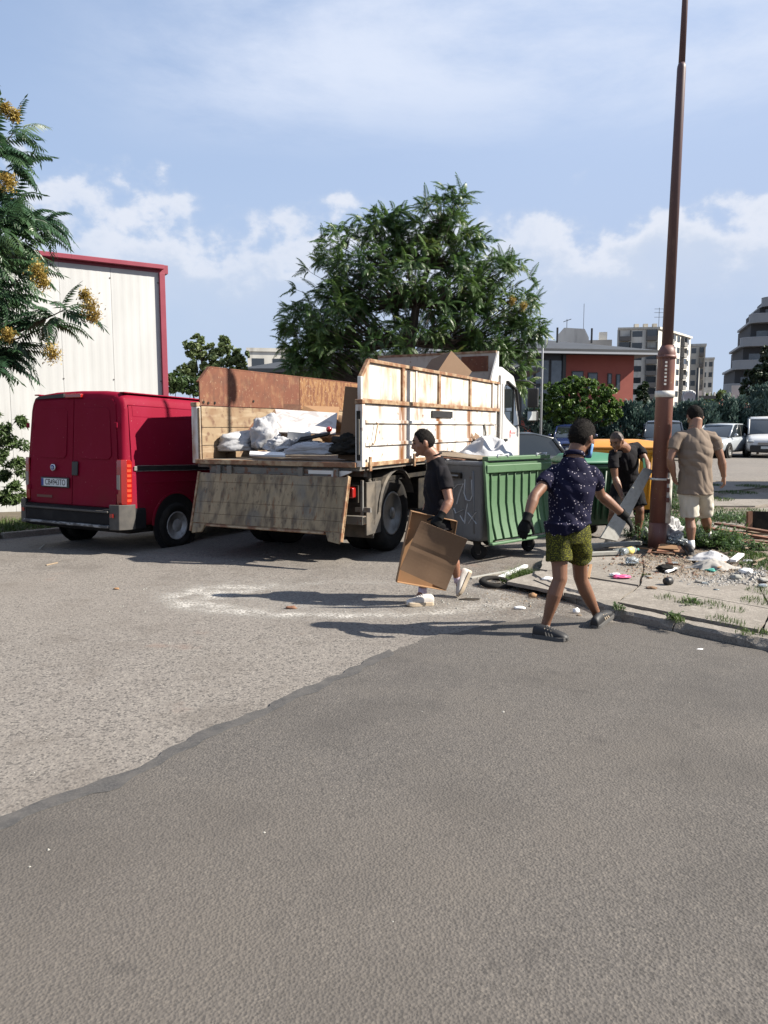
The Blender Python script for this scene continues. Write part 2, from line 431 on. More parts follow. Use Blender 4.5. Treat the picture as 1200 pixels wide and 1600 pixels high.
for pts in (((834, 905), (880, 878), (925, 893), (880, 925)), ((885, 874), (955, 858), (990, 880), (930, 893)),
            ((1035, 822), (1105, 806), (1180, 812), (1120, 836)), ((1120, 800), (1215, 792), (1260, 815), (1190, 816)), ((1085, 790), (1150, 768), (1280, 772), (1180, 790)), ((1075, 768), (1120, 752), (1260, 752), (1150, 766))):
    q = [gnd(*p, PZ) for p in pts]; slab([(p.x, p.y) for p in q], PZ+rnd.uniform(-.008, .004), M['concrete'], seed=rnd.random()*50)

# left verge
vp = [(-14, 6.5), (-8.2, 8.2), (-5.95, 11.6), (-5.3, 12.6), (-4.2, 14.6), (-3.6, 17.8), (-6, 20), (-22, 12)]
vmb = MB(); vmb.v = [(x, y, gz(x, y)+.07) for x, y in vp]+[(x, y, gz(x, y)-.2) for x, y in vp]; n_ = len(vp)
vmb.f = [list(range(n_))]+[[k, (k+1) % n_, n_+(k+1) % n_, n_+k] for k in range(n_)]; vmb.mi = [0]*len(vmb.f)
verge = vmb.build('verge', M['soil']); tag(verge, kind='structure')
for a, b in (((-8.2, 8.2), (-5.95, 11.6)), ((-5.95, 11.6), (-5.3, 12.6)), ((-5.3, 12.6), (-4.2, 14.6))):
    a = V((*a, 0)); b = V((*b, 0)); m_ = max(1, round((b-a).length/1.0))
    for k in range(m_):
        p = a.lerp(b, k/m_+.01); q = a.lerp(b, (k+1)/m_-.01)
        mb = MB(); mb.beam(p+V((.03, -.03, gz(p.x, p.y)+.03)), q+V((.03, -.03, gz(q.x, q.y)+.03)), .10, .13); mb.build('kerbstone', M['concrete'], verge, bevel=.012)

# grass
def blades(name, spots, m, label, cat, h=.12, w=.008, lean=.5, parent=None):
    mb = MB()
    for (x, y, z, r_, n) in spots:
        for _ in range(n):
            a = rnd.uniform(0, 6.28); rr = r_*math.sqrt(rnd.random()); px, py = x+math.cos(a)*rr, y+math.sin(a)*rr
            hh = h*rnd.uniform(.4, 1.25)*(1.15-.6*rr/max(r_, .01)); b = rnd.uniform(0, 6.28); dx, dy = math.cos(b), math.sin(b); ln = lean*rnd.random()*hh
            ww = w*rnd.uniform(.7, 1.4)
            p0 = V((px-dy*ww, py+dx*ww, z)); p1 = V((px+dy*ww, py-dx*ww, z))
            p2 = V((px+dx*ln*.4+dy*ww*.8, py+dy*ln*.4-dx*ww*.8, z+hh*.6)); p3 = V((px+dx*ln*.4-dy*ww*.8, py+dy*ln*.4+dx*ww*.8, z+hh*.6))
            tip = V((px+dx*ln*1.3, py+dy*ln*1.3, z+hh*.95))
            mb.add([p0, p1, p2, p3, tip], [(0, 1, 2, 3), (3, 2, 4)])
    o = mb.build(name, m, parent, fix=False); tag(o, label, cat, kind='stuff'); return o
# ======================= tipper truck =======================
M['twhite'] = mat('chalky_white_paint', (.68, .66, .62), .5, layers=[
    dict(s=(3, 3, 2), lo=.45, hi=.75, c=(.56, .50, .42), f=.45), dict(s=(5, 5, 1.0), off=2, lo=.58, hi=.72, c=(.38, .15, .045), f=.8, band=('Z', 1.1, 1.2, 1.98, 2.3)),
    dict(s=(14, 14, 9), off=7, lo=.64, hi=.70, c=RUST, f=.85)]+[dict(s=(7, 12, 1.1), off=q, lo=.22, hi=.48, c=(.26, .095, .018), f=min(1, k_*1.2), band=('Y', a_-.04, a_+.08, a_+.14, a_+w_+.06)) for q, a_, w_, k_ in ((1, 1.14, .34, .85), (2, 2.48, .26, .9), (3, 3.88, .30, .8), (4, .5, .16, .3), (5, 1.75, .2, .35), (6, 5.0, .25, .5), (7, 3.2, .2, .3))], bump=[dict(s=12, k=.08, d=.004)])
M['tpanel'] = mat('rust_weeping_panel', (.64, .60, .53), .55, layers=[
    dict(s=(3, 3, 1.2), lo=.48, hi=.70, c=(.42, .20, .07), f=.85), dict(s=(14, 14, 1.6), off=2, lo=.58, hi=.70, c=(.36, .13, .035), f=.7), dict(s=(6, 6, 6), off=22, lo=.35, hi=.65, c=(.34, .12, .03), f=.9, band=('Z', 1.9, 1.95, 1.98, 2.10)),
    dict(s=(30, 30, 30), off=7, lo=.66, hi=.70, c=RUST, f=.9)], bump=[dict(s=20, k=.1, d=.004)])
M['tbar'] = mat('rust_edged_frame', (.48, .36, .22), .6, layers=[dict(s=(7, 7, 7), lo=.38, hi=.58, c=(.26, .09, .03), f=.85), dict(s=22, off=4, lo=.58, hi=.66, c=RUST, f=.8)], bump=[dict(s=30, k=.2, d=.003)])
M['rustwall'] = mat('rusted_sheet', (.20, .062, .03), .82, layers=[dict(s=(2.5, 2.5, 2.5), lo=.4, hi=.65, c=(.27, .105, .05), f=.8), dict(s=(9, 9, 6), off=3, lo=.54, hi=.70, c=(.36, .20, .10), f=.6), dict(s=(5, 5, 5), off=13, lo=.5, hi=.66, c=(.15, .055, .03), f=.7),
    dict(s=26, off=5, lo=.63, hi=.68, c=(.42, .30, .19), f=.6), dict(s=(9, 9, 1.2), off=8, lo=.55, hi=.75, c=(.09, .04, .025), f=.6)], bump=[dict(s=25, k=.3, d=.004)])
M['rustwall2'] = mat('flaking_rust_sheet', (.36, .18, .07), .82, layers=[dict(s=(16, 16, 7), off=3, lo=.42, hi=.58, c=(.19, .06, .025), f=.9), dict(s=26, off=5, lo=.60, hi=.66, c=(.48, .36, .22), f=.7)], bump=[dict(s=25, k=.3, d=.004)])
M['board'] = mat('scuffed_side_board', (.38, .275, .165), .8, layers=[dict(s=(2.5, 2.5, 4), lo=.42, hi=.66, c=(.28, .155, .08), f=.8), dict(s=(9, 9, 8), off=3, lo=.54, hi=.68, c=(.16, .07, .04), f=.8),
    dict(s=(2, 2, 12), off=6, lo=.5, hi=.62, c=(.48, .38, .26), f=.5)], bump=[dict(s=20, k=.25, d=.004)])
M['tailwood'] = mat('grimy_tailgate_board', (.36, .275, .165), .82, layers=[dict(s=(6, 6, .7), lo=.38, hi=.66, c=(.47, .365, .225), f=.8), dict(s=(13, 13, 1.1), off=4, lo=.46, hi=.66, c=(.13, .095, .065), f=.85), dict(s=(22, 22, 9), off=24, lo=.60, hi=.68, c=(.09, .06, .04), f=.7),
    dict(s=(3, 3, 2), off=7, lo=.54, hi=.72, c=(.20, .20, .185), f=.7), dict(s=(24, 24, 1.6), off=12, lo=.6, hi=.7, c=(.30, .13, .05), f=.8)], bump=[dict(s=(40, 40, 4), k=.25, d=.003)], randcol=.06)
M['dirtsteel'] = mat('grimy_steel', (.20, .185, .16), .7, layers=[dict(s=6, lo=.45, hi=.65, c=(.30, .27, .22), f=.8), dict(s=(14, 14, 10), off=3, lo=.56, hi=.64, c=RUST, f=.8)], bump=[dict(s=20, k=.3, d=.004)])
M['chassis'] = mat('dark_chassis', (.03, .028, .026), .8, spec=.15, layers=[dict(s=8, lo=.4, hi=.7, c=(.09, .075, .055), f=.7)], bump=[dict(s=20, k=.3, d=.004)])
M['dust'] = mat('dusty_mudguard', (.09, .08, .07), .85, layers=[dict(s=5, lo=.35, hi=.65, c=(.24, .20, .155), f=.8)], bump=[dict(s=30, k=.2, d=.003)])
M['rubber'] = mat('tyre_rubber', (.022, .021, .02), .85, spec=.15, layers=[dict(s=6, lo=.45, hi=.7, c=(.06, .052, .045), f=.6)], bump=[dict(s=60, k=.2, d=.002)])
M['cabwhite'] = mat('cab_white_paint', (.60, .595, .58), .3, coat=.3, layers=[dict(s=(3, 3, 1), lo=.5, hi=.75, c=(.52, .49, .44), f=.5)])
M['glass'] = mat('tinted_glass', (.025, .032, .034), .04, spec=.9, coat=.4)
M['black'] = mat('black_plastic', (.02, .02, .021), .5, layers=[dict(s=9, lo=.5, hi=.7, c=(.05, .048, .045), f=.5)])
M['redlens'] = mat('red_lens', (.42, .016, .012), .2, coat=.5, spec=.7)
M['steel'] = mat('bare_steel', (.45, .44, .42), .45, metal=.6, layers=[dict(s=20, lo=.5, hi=.65, c=(.3, .17, .09), f=.5)])
M['rim'] = mat('painted_rim', (.30, .30, .29), .45, metal=.3, layers=[dict(s=12, lo=.45, hi=.7, c=(.16, .14, .12), f=.7)])
M['vanrim'] = mat('light_grey_rim', (.50, .50, .50), .45, metal=.2, layers=[dict(s=12, lo=.5, hi=.7, c=(.2, .18, .16), f=.6)])
M['redlogo'] = mat('red_print', (.6, .03, .05), .5)

TA = math.atan2(.435, .90)
TL = empty('tipper_truck', (-1.33, 9.73, 0), -TA, 'large white tipper truck with rust-streaked sides and its tailgate hanging open, loaded with rubbish', 'truck')
rearR = V((-.30, 9.22, 0)); HW = 1.245
fw = V((math.sin(TA), math.cos(TA), 0)); rt = V((math.cos(TA), -math.sin(TA), 0))
TS = .96; rearR = V((-.288, 8.85, .066)); TL.location = rearR-rt*HW*TS; TL.scale = (TS,)*3
def T(mb, name, m, p=None, **k): return mb.build(name, M[m] if isinstance(m, str) else m, p or TL, **k)
LEN = 5.6; ZF = 1.22; ZM = 1.95; ZT = 2.47
T(MB().box(-.40, -.30, .35, 8.0, .72, .98), 'chassis_rail', 'chassis'); T(MB().box(.30, .40, .35, 8.0, .72, .98), 'chassis_rail', 'chassis')
mb = MB()
for y in (.4, 1.5, 2.6, 3.7, 4.8): mb.box(-1.1, 1.1, y, y+.10, 1.02, 1.118)
mb.box(-.42, -.26, .1, 5.5, .985, 1.10).box(.26, .42, .1, 5.5, .985, 1.10); T(mb, 'subframe', 'dirtsteel')
fl = T(MB().box(-HW+.01, HW-.01, .0, LEN, 1.12, ZF), 'bed_floor', 'dirtsteel')
# rear sill: pressed channel, brackets
sl0 = T(MB().box(-HW+.02, HW-.02, -.075, -.005, ZF-.055, ZF+.006), 'rear_sill', 'tbar', bevel=.006)
mb = MB(); mb.box(-1.0, .95, -.05, -.008, 1.03, 1.135); mb.box(-.92, .88, -.062, -.052, 1.05, 1.075); T(mb, 'rear_channel', 'dirtsteel', bevel=.004)
for x in (-.86, -.68, .42, .93): T(MB().box(x, x+.07, -.10, -.064, .99, 1.15), 'hinge_bracket', 'dirtsteel', bevel=.006)
mb = MB(); mb.prism([(-1.0, 1.12), (-.83, .98), (-.80, .98), (-.80, 1.12)], lambda p: V((p[0], -.045, p[1])), lambda p: V((p[0], -.01, p[1]))); T(mb, 'gusset', 'tbar')
mb = MB(); mb.prism([(.55, 1.12), (.55, .97), (.78, .97), (1.15, 1.10), (1.15, 1.12)], lambda p: V((p[0], -.055, p[1])), lambda p: V((p[0], -.012, p[1]))); T(mb, 'gusset', 'twhite')
# side walls
def side(sg):
    name = 'side_wall'; x0 = sg*HW; outm = 'twhite' if sg > 0 else 'board'
    # lower drop side
    w = MB(); a, b = sorted((x0-sg*.005, x0-sg*.045))
    if sg > 0:
        w.box(a, b, .09, LEN-.12, ZF-.04, ZM-.012)
        lo = T(w, 'drop_side', 'twhite', bevel=.004)
        for z, h in ((1.42, .05), (1.70, .045)):
            T(MB().box(x0-.004, x0+.022, .14, LEN-.2, z, z+h), 'pressed_rib', 'twhite', lo, bevel=.009)
        T(MB().box(x0-.004, x0+.03, .09, LEN-.12, ZF-.055, ZF+.0), 'bottom_rail', 'tbar', lo, bevel=.005)
        for y in (.18, 1.55, 3.05, 4.6):
            h = MB(); h.box(x0+.032, x0+.055, y, y+.06, ZF-.11, ZF+.07); T(h, 'hinge_lug', 'tbar', lo, bevel=.004)
        for y, tp in ((.33, .09), (LEN-.33, .07)):
            h = MB(); h.tube([(x0+.0, y+tp, 1.72), (x0+.045, y+tp, 1.70), (x0+.05, y, 1.48), (x0+.045, y-.03, 1.44), (x0+.0, y-.03, 1.45)], .011, 6); T(h, 'latch_handle', 'steel' if y > 1 else 'tbar', lo, smooth=True)
        h = MB(); h.tube([(x0+.012, 4.75, 1.74), (x0+.03, 4.78, 1.55), (x0+.035, 4.72, 1.40), (x0+.02, 4.79, 1.33)], .022, 6); T(h, 'hanging_strap', 'dirtsteel', lo, smooth=True)
        pl = T(MB().box(x0+.002, x0+.02, 2.30, 3.15, 1.80, 1.90), 'dark_plate', 'black', lo, bevel=.006)
    else:
        zs = [ZF+.002, 1.41, 1.655, ZM-.004]
        for i in range(3):
            w = MB(); w.box(a, b, .06, LEN-.1, zs[i], zs[i+1]-.008); T(w, 'side_board', 'board', bevel=.003)
        w = MB(); w.box(x0, x0+.012, .06, LEN-.1, ZF-.04, ZM); T(w, 'side_backing', 'twhite')
    # upper board
    zu = ZM+.0; pts = [(.03, zu), (.03, 2.26), (.25, ZT), (LEN-.04, ZT), (LEN-.04, zu)]
    if sg > 0:
        fr = MB(); X0, X1 = x0-.03, x0+.02
        T(MB().prism(pts, lambda p: V((x0-.022, p[0], p[1]-.002 if p[1] > zu else p[1]+.002)), lambda p: V((x0-.038, p[0], p[1]-.002 if p[1] > zu else p[1]+.002))), 'upper_backing', 'rustwall')
        fr = MB(); fr.beam((x0, .25, ZT), (x0, LEN-.0, ZT), .055, .045); T(fr, 'top_rail', 'tbar', bevel=.005)
        fr = MB(); fr.beam((x0, .03, 2.255), (x0, .245, ZT+.004), .05, .045); T(fr, 'corner_rail', 'tbar', bevel=.005)
        fr = MB(); fr.box(x0-.024, x0+.026, .0, .05, zu, 2.265); T(fr, 'end_post', 'twhite', bevel=.005)
        fr = MB(); fr.box(x0-.024, x0+.03, .05, LEN-.0, zu-.005, zu+.05); T(fr, 'middle_rail', 'tbar', bevel=.006)
        for y in (1.22, 2.55, 3.95, 5.18, LEN-.06):
            T(MB().box(x0-.021, x0+.024, y, y+.085, zu+.052, ZT-.026), 'upright', 'tbar' if y < 5 else 'twhite', bevel=.005)
        for y in (1.72, ): T(MB().box(x0-.021, x0+.008, y, y+.04, zu+.052, ZT-.026), 'upright', 'twhite', bevel=.004)
        ys_ = [.05, 1.22, 1.72, 2.55, 3.95, 5.18, LEN-.06]
        for i in range(6):
            y0, y1 = ys_[i]+(.088 if i else .002)-(.043 if i == 2 else 0), ys_[i+1]-.003
            pp = [(y0, zu+.053), (y0, ZT-.028 if i else 2.27), ] + ([(.26, ZT-.028)] if i == 0 else []) + [(y1, ZT-.028), (y1, zu+.053)]
            T(MB().prism(pp, lambda p: V((x0-.020, p[0], p[1])), lambda p: V((x0-.006, p[0], p[1]))), 'panel', 'tpanel', bevel=.003)
    else:
        cut = 2.55
        p1 = [(.03, zu), (.03, 2.26), (.27, ZT), (cut, ZT), (cut, zu)]; p2 = [(cut+.012, zu), (cut+.012, ZT), (LEN-.04, ZT), (LEN-.04, zu)]
        for pp, mm in ((p1, 'rustwall'), (p2, 'rustwall2')):
            T(MB().prism(pp, lambda p: V((x0+.045, p[0], p[1])), lambda p: V((x0+.028, p[0], p[1]))), 'upper_sheet', mm)
        fr = MB(); fr.beam((x0+.02, .27, ZT+.005), (x0+.02, LEN, ZT+.005), .05, .02); fr.beam((x0+.02, .03, 2.262), (x0+.02, .27, ZT+.006), .05, .02); T(fr, 'top_rail', 'rustwall')
        for y in (.3, 1.5, 2.8, 4.1, 5.4): T(MB().box(x0-.02, x0+.027, y, y+.06, zu, ZT-.01), 'outer_upright', 'twhite')
        for y, z in ((.10, 1.995), (.20, 1.985), (1.25, 2.04), (.34, 1.99)):
            T(MB().lathe([(.018, 0), (.018, .012)], 8, Matrix.Translation((x0+.046, y, z)), 'X'), 'bolt_hole', 'chassis')
    # rear corner post
    cx = x0+sg*.01
    pmb = MB(); pmb.box(min(cx-.05, cx+.05), max(cx-.05, cx+.05), -.03, .045, ZF-.05, ZM-.02)
    po = T(pmb, 'corner_post', 'twhite', bevel=.008)
    if sg > 0:
        T(MB().box(cx-.028, cx+.022, -.040, -.031, ZF+.03, ZM-.10), 'post_recess', 'chassis', po); T(MB().box(cx-.006, cx+.018, -.055, -.041, ZF+.1, ZM-.2), 'tie_strap', 'dirtsteel', po, bevel=.004)
    T(MB().box(cx-.055, cx+.055, -.04, .04, ZM-.018, ZM+.04), 'post_cap', 'tbar', po, bevel=.01)
side(1); side(-1)
T(MB().box(-.0-HW-.04, -HW+.07, -.02, .0, ZF-.05, ZM-.03), 'post_flange', 'board')
# headboard
hb = T(MB().box(-HW, HW-.045, LEN-.035, LEN-.005, ZF, 3.03), 'headboard', mat('scraped_headboard', (.52, .49, .43), .7, layers=[dict(s=(4, 4, 1), lo=.5, hi=.7, c=(.30, .19, .12), f=.8), dict(s=14, off=3, lo=.6, hi=.66, c=RUST, f=.8)]))
T(MB().box(.52, 1.05, LEN-.05, LEN-.036, 2.70, 2.98), 'rust_patch_plate', 'rustwall', hb); T(MB().box(-HW, HW-.046, LEN-.05, LEN+.02, 3.032, 3.07), 'cap_rail', 'tbar', hb)
mb = MB(); mb.prism([(LEN-.42, ZT+.03), (LEN-.40, ZT+.06), (LEN-.0, 3.06), (LEN+.03, 3.06), (LEN+.03, ZT+.03)], lambda p: V((HW-.043, p[0], p[1])), lambda p: V((HW-.012, p[0], p[1]))); T(mb, 'side_gusset', 'twhite', hb)
T(MB().box(HW-.04, HW+.02, LEN+.035, LEN+.10, 1.15, 2.62), 'headboard_post', 'steel', hb)
# hanging tailgate
tgm = Matrix.Translation((0, -.085, 1.05)) @ Matrix.Rotation(R(-15), 4, 'X')
GX = 1.155
tg = MB(); tg.box(-GX, GX, -.0, .028, -.69, -.0, tgm); tgo = T(tg, 'tailgate', 'tbar')
zz = [-.008, -.125, -.395, -.555, -.682]
for i in range(4): T(MB().box(-GX+.03, GX-.035, -.012, -.001, zz[i+1]+.003, zz[i], tgm), 'board', 'tailwood', tgo, bevel=.003)
for s_ in (-1, 1):
    T(MB().box(min(s_*GX, s_*(GX-.028)), max(s_*GX, s_*(GX-.028)), -.03, .04, -.80, .01, tgm), 'edge_rail', 'tbar', tgo, bevel=.006)
    xa, xb = sorted((s_*(GX-.03), s_*(GX-.20)))
    q = MB(); q.prism([(s_*(GX-.032), -.692), (s_*(GX-.24), -.692), (s_*(GX-.19), -.80), (s_*(GX-.032), -.825)], lambda p: tgm @ V((p[0], -.01, p[1])), lambda p: tgm @ V((p[0], .022, p[1]))); T(q, 'corner_foot', 'tailwood', tgo, bevel=.004)
T(MB().box(-GX+.25, GX-.25, -.02, .03, -.72, -.694, tgm), 'bottom_rail', 'tbar', tgo, bevel=.004)
# underrun, lamps, mudguards, wheels
T(MB().box(-1.08, 1.16, .25, .35, .42, .53), 'underrun_bar', 'dirtsteel', bevel=.008)
T(MB().box(1.161, 1.170, .262, .295, .432, .518).box(1.161, 1.17, .305, .338, .432, .518), 'bar_end', 'chassis')
for s_ in (-1, 1):
    T(MB().box(*sorted((s_*.60, s_*1.06)), .18, .27, .76, .90), 'tail_lamp', 'redlens', bevel=.025)
    T(MB().box(*sorted((s_*.50, s_*1.08)), .272, .30, .70, .92), 'lamp_bracket', 'chassis')
    T(MB().box(*sorted((s_*.98, s_*1.20)), .38, .42, .57, .63), 'step_bracket', 'steel')
    q = MB(); q.box(*sorted((s_*1.07, s_*1.10)), .36, .395, .45, .98); T(q, 'lamp_stay', 'steel')
    T(MB().box(*sorted((s_*.55, s_*1.12)), .62, .66, .20, .86), 'mud_flap', 'dust', bevel=.01)
def wheel(parent, x, y, r, w, sg, name='wheel', dz=0., rimr=.58, rimm='rim', tm='rubber', holes=8, dish=.40):
    wo_ = empty(name, (x, y, r+dz)); wo_.parent = parent
    ty = MB(); h = w/2
    prof = [(r*rimr, -h*.8), (r*.80, -h), (r*.93, -h*.95), (r*.985, -h*.72), (r, -h*.35), (r, h*.35), (r*.985, h*.72), (r*.93, h*.95), (r*.80, h), (r*rimr, h*.8), (r*rimr*.9, h*.3), (r*rimr*.9, -h*.3)]
    rings = []
    n = 36
    for k in range(n+0):
        a = 2*math.pi*k/n
        rings.append([V((p[1], math.cos(a)*p[0], math.sin(a)*p[0])) for p in prof])
    rings.append(rings[0]); ty.loft(rings, False); ty.build('tyre', M[tm], wo_, smooth=True)
    rb = MB(); q = sg*h
    rb.lathe([(r*rimr*1.01, q*.78), (r*rimr*.97, q*.86), (r*rimr*.90, q*.80), (r*rimr*.86, q*dish), (r*rimr*.62, q*dish*.9), (r*rimr*.55, q*(dish+.1)), (r*rimr*.30, q*(dish+.15)), (r*rimr*.26, q*.85), (.001, q*.88)], 28, None, 'X')
    rb.build('rim', M[rimm], wo_, smooth=True)
    hme = None
    for k in range(holes):
        hm = MB(); a = 2*math.pi*k/holes; c = V((0, math.cos(a)*r*rimr*.73, math.sin(a)*r*rimr*.73))
        hm.lathe([(r*rimr*.10, q*dish*.8), (r*rimr*.10, q*dish+.004)], 8, None, 'X')
        hme = hme or hm.mesh('rim_hole', None, M['chassis']); link('rim_hole', hme, wo_, c)
    return wo_
for s_ in (-1, 1):
    wheel(TL, s_*.96, 1.32, .53, .27, s_, dz=-.069); wheel(TL, s_*.65, 1.32, .53, .26, s_, holes=0, dz=-.069)
    wheel(TL, s_*.98, 6.35, .53, .29, s_, dz=-.069)
    q = MB(); rings = []
    for k in range(13):
        a = math.pi*(.02+.86*k/12); c, d = math.cos(a), math.sin(a); R1, R2 = .60, .575
        rings.append([V((s_*x, 1.32-c*rr, .50+d*rr)) for x, rr in ((.78, R1), (1.15, R1), (1.17, R1-.03), (1.15, R2), (.78, R2))])
    q.loft(rings, True); T(q, 'mudguard', 'dust', smooth=False)
    q = MB(); q.prism([(.70, .99), (.50, .70), (.50, .40), (.66, .36), (.70, .58)], lambda p: V((s_*.62, p[0], p[1])), lambda p: V((s_*1.13, p[0], p[1]))); T(q, 'mudguard_skirt', 'dust', bevel=.01)
T(MB().tube([(-.9, 1.32, .5), (.9, 1.32, .5)], .09, 10), 'axle', 'chassis'); T(MB().box(.45, 1.05, 2.3, 3.5, .42, .92), 'tool_box', 'chassis', bevel=.02); T(MB().box(-1.05, -.45, 2.3, 3.6, .42, .92), 'fuel_tank', 'chassis', bevel=.04)
T(MB().box(1.10, 1.13, .42, .84, .26, .95), 'shade_skirt', 'dust', bevel=.01)  # added skirt panel, blocks the sun to deepen shade under the bed
T(MB().box(-1.1, 1.1, .66, 5.2, .93, .99), 'body_support', 'chassis')
T(MB().box(-.5, .5, .40, .62, .30, .75), 'rear_crossmember', 'chassis')
q = MB(); q.tube([(1.02, .62, 1.14), (1.05, .66, 1.0), (1.0, .60, .93)], .02, 6); q.blob((1.04, .63, 1.02), (.05, .05, .09)); q.blob((1.08, .60, .93), (.035, .04, .05)); T(q, 'torn_hose_clump', 'dust', smooth=True)
# cab
cy0, cy1 = 5.78, 7.62; cb = MB(); CW = 1.12
prof = [(cy0, .95), (cy0, 2.66), (cy0+.16, 2.80), (cy0+.55, 2.84), (cy0+1.30, 2.72), (cy0+1.46, 2.56), (cy0+1.72, 1.72), (cy0+1.80, 1.62), (cy0+1.84, .78), (cy0+1.4, .62), (cy0+.95, .70), (cy0+.85, .95)]
rings = []
for x, dz, sc in ((-CW, 0, .93), (-CW+.03, 0, .985), (-CW+.12, 0, 1), (CW-.12, 0, 1), (CW-.03, 0, .985), (CW, 0, .93)):
    rings.append([V((x, (cy0+.9)+(p[0]-cy0-.9)*sc, 1.7+(p[1]-1.7)*(sc if p[1] > 2.4 else 1))) for p in prof])
cb.loft(rings, True); cabo = T(cb, 'cab', 'cabwhite', bevel=.02, seg=3)
for s_ in (1, -1):
    xx = s_*(CW+.003); xo = s_*(CW+.018)
    door = MB(); dp = [(cy0+.48, 1.05), (cy0+.46, 2.5), (cy0+.60, 2.62), (cy0+1.18, 2.58), (cy0+1.34, 2.38), (cy0+1.60, 1.68), (cy0+1.62, 1.05)]
    door.prism(dp, lambda p: V((xx, p[0], p[1])), lambda p: V((xo, p[0], p[1]))); do = T(door, 'door', 'cabwhite', bevel=.008)
    wn = MB(); wp = [(cy0+.56, 1.93), (cy0+.54, 2.44), (cy0+.62, 2.50), (cy0+1.16, 2.46), (cy0+1.28, 2.32), (cy0+1.50, 1.74), (cy0+1.50, 1.62), (cy0+1.12, 1.72), (cy0+.72, 1.84)]
    wn.prism(wp, lambda p: V((s_*(CW+.0185), p[0], p[1])), lambda p: V((s_*(CW+.024), p[0], p[1]))); T(wn, 'window', 'glass', do)
    T(MB().beam((s_*(CW+.03), cy0+1.13, 1.72), (s_*(CW+.03), cy0+1.13, 2.46), .02, .03), 'window_bar', 'black', do)
    T(MB().box(*sorted((s_*(CW+.019), s_*(CW+.05))), cy0+.56, cy0+.74, 1.38, 1.43), 'handle', 'black', do, bevel=.01)
    T(MB().beam((s_*(CW+.04), cy0+.66, 2.55), (s_*(CW+.04), cy0+1.30, 2.42), .06, .03).beam((s_*(CW+.04), cy0+1.30, 2.42), (s_*(CW+.04), cy0+1.50, 2.0), .05, .03), 'wind_deflector', 'black', do)
    ml = MB(); lg = []
    tl_ = [(0, .12), (.05, .13), (.09, .10), (.10, .02), (.06, -.04), (.01, -.10), (-.03, -.02), (-.05, .06)]
    ml.prism(tl_, lambda p: V((s_*(CW+.0190), cy0+.98+p[0]*.6, 1.50+p[1]*.8)), lambda p: V((s_*(CW+.0225), cy0+.98+p[0]*.6, 1.50+p[1]*.8))); em = T(ml, 'door_emblem', 'redlogo', do)
    ml = MB(); xq = s_*(CW+.0230)
    for st in (((.02, .03), (-.01, .06), (-.02, .0), (.01, -.04)),): ml.beam((xq, cy0+.96, 1.54), (xq, cy0+1.02, 1.50), .003, .02)
    T(ml, 'emblem_mark', 'cabwhite', em)
    for i in range(6):
        ml = MB(); yy = cy0+1.09+i*.052
        ml.box(*sorted((s_*(CW+.0190), s_*(CW+.0215))), yy, yy+.009, 1.515, 1.56)
        ml.box(*sorted((s_*(CW+.0190), s_*(CW+.0213))), yy+.0091, yy+.03, 1.515+(i % 3)*.018, 1.524+(i % 3)*.018); T(ml, 'door_lettering', 'redlogo', do)
    # mirrors on arms
    mm = empty('mirror', (0, 0, 0)); mm.parent = TL
    q = MB(); q.tube([(s_*(CW), cy0+1.42, 2.62), (s_*(CW+.22), cy0+1.62, 2.60), (s_*(CW+.34), cy0+1.66, 2.52)], .014, 6); q.tube([(s_*CW, cy0+1.6, 1.70), (s_*(CW+.18), cy0+1.66, 1.66), (s_*(CW+.32), cy0+1.66, 1.72)], .018, 6)
    q.tube([(s_*(CW+.33), cy0+1.66, 2.5), (s_*(CW+.33), cy0+1.66, 1.74)], .012, 6); T(q, 'mirror_arm', 'black', mm, smooth=True)
    T(MB().box(*sorted((s_*(CW+.19), s_*(CW+.42))), cy0+1.60, cy0+1.68, 2.06, 2.46), 'mirror_head', 'black', mm, bevel=.03)
    T(MB().box(*sorted((s_*(CW+.19), s_*(CW+.42))), cy0+1.60, cy0+1.68, 1.78, 2.0), 'mirror_head', 'black', mm, bevel=.03)
    T(MB().box(*sorted((s_*(CW+.21), s_*(CW+.40))), cy0+1.590, cy0+1.598, 1.80, 1.98), 'mirror_glass', mat('mirror', (.7, .75, .78), .03, metal=1), mm)
T(MB().box(-.9, .9, cy0-.05, cy0-.004, 1.1, 2.5), 'cab_back_panel', 'dirtsteel'); T(MB().box(-.75, .75, cy0+1.50, cy0+1.62, 1.72, 2.4, Matrix.Translation((0, 12.9, -1.9)) @ Matrix.Rotation(0, 4, 'X') @ Matrix.Translation((0, -12.9, 1.9))), 'windscreen', 'glass')
T(MB().box(-.85, .85, cy0+1.3, cy0+1.55, 2.74, 2.86), 'sun_visor', 'black', bevel=.02)
T(MB().box(-1.14, 1.14, cy0+1.6, cy0+1.95, .38, .76), 'front_bumper', 'cabwhite', bevel=.04)
T(MB().box(.30, .55, cy0-.6, cy0-.2, .9, 2.3), 'exhaust_stack', 'chassis', bevel=.03)

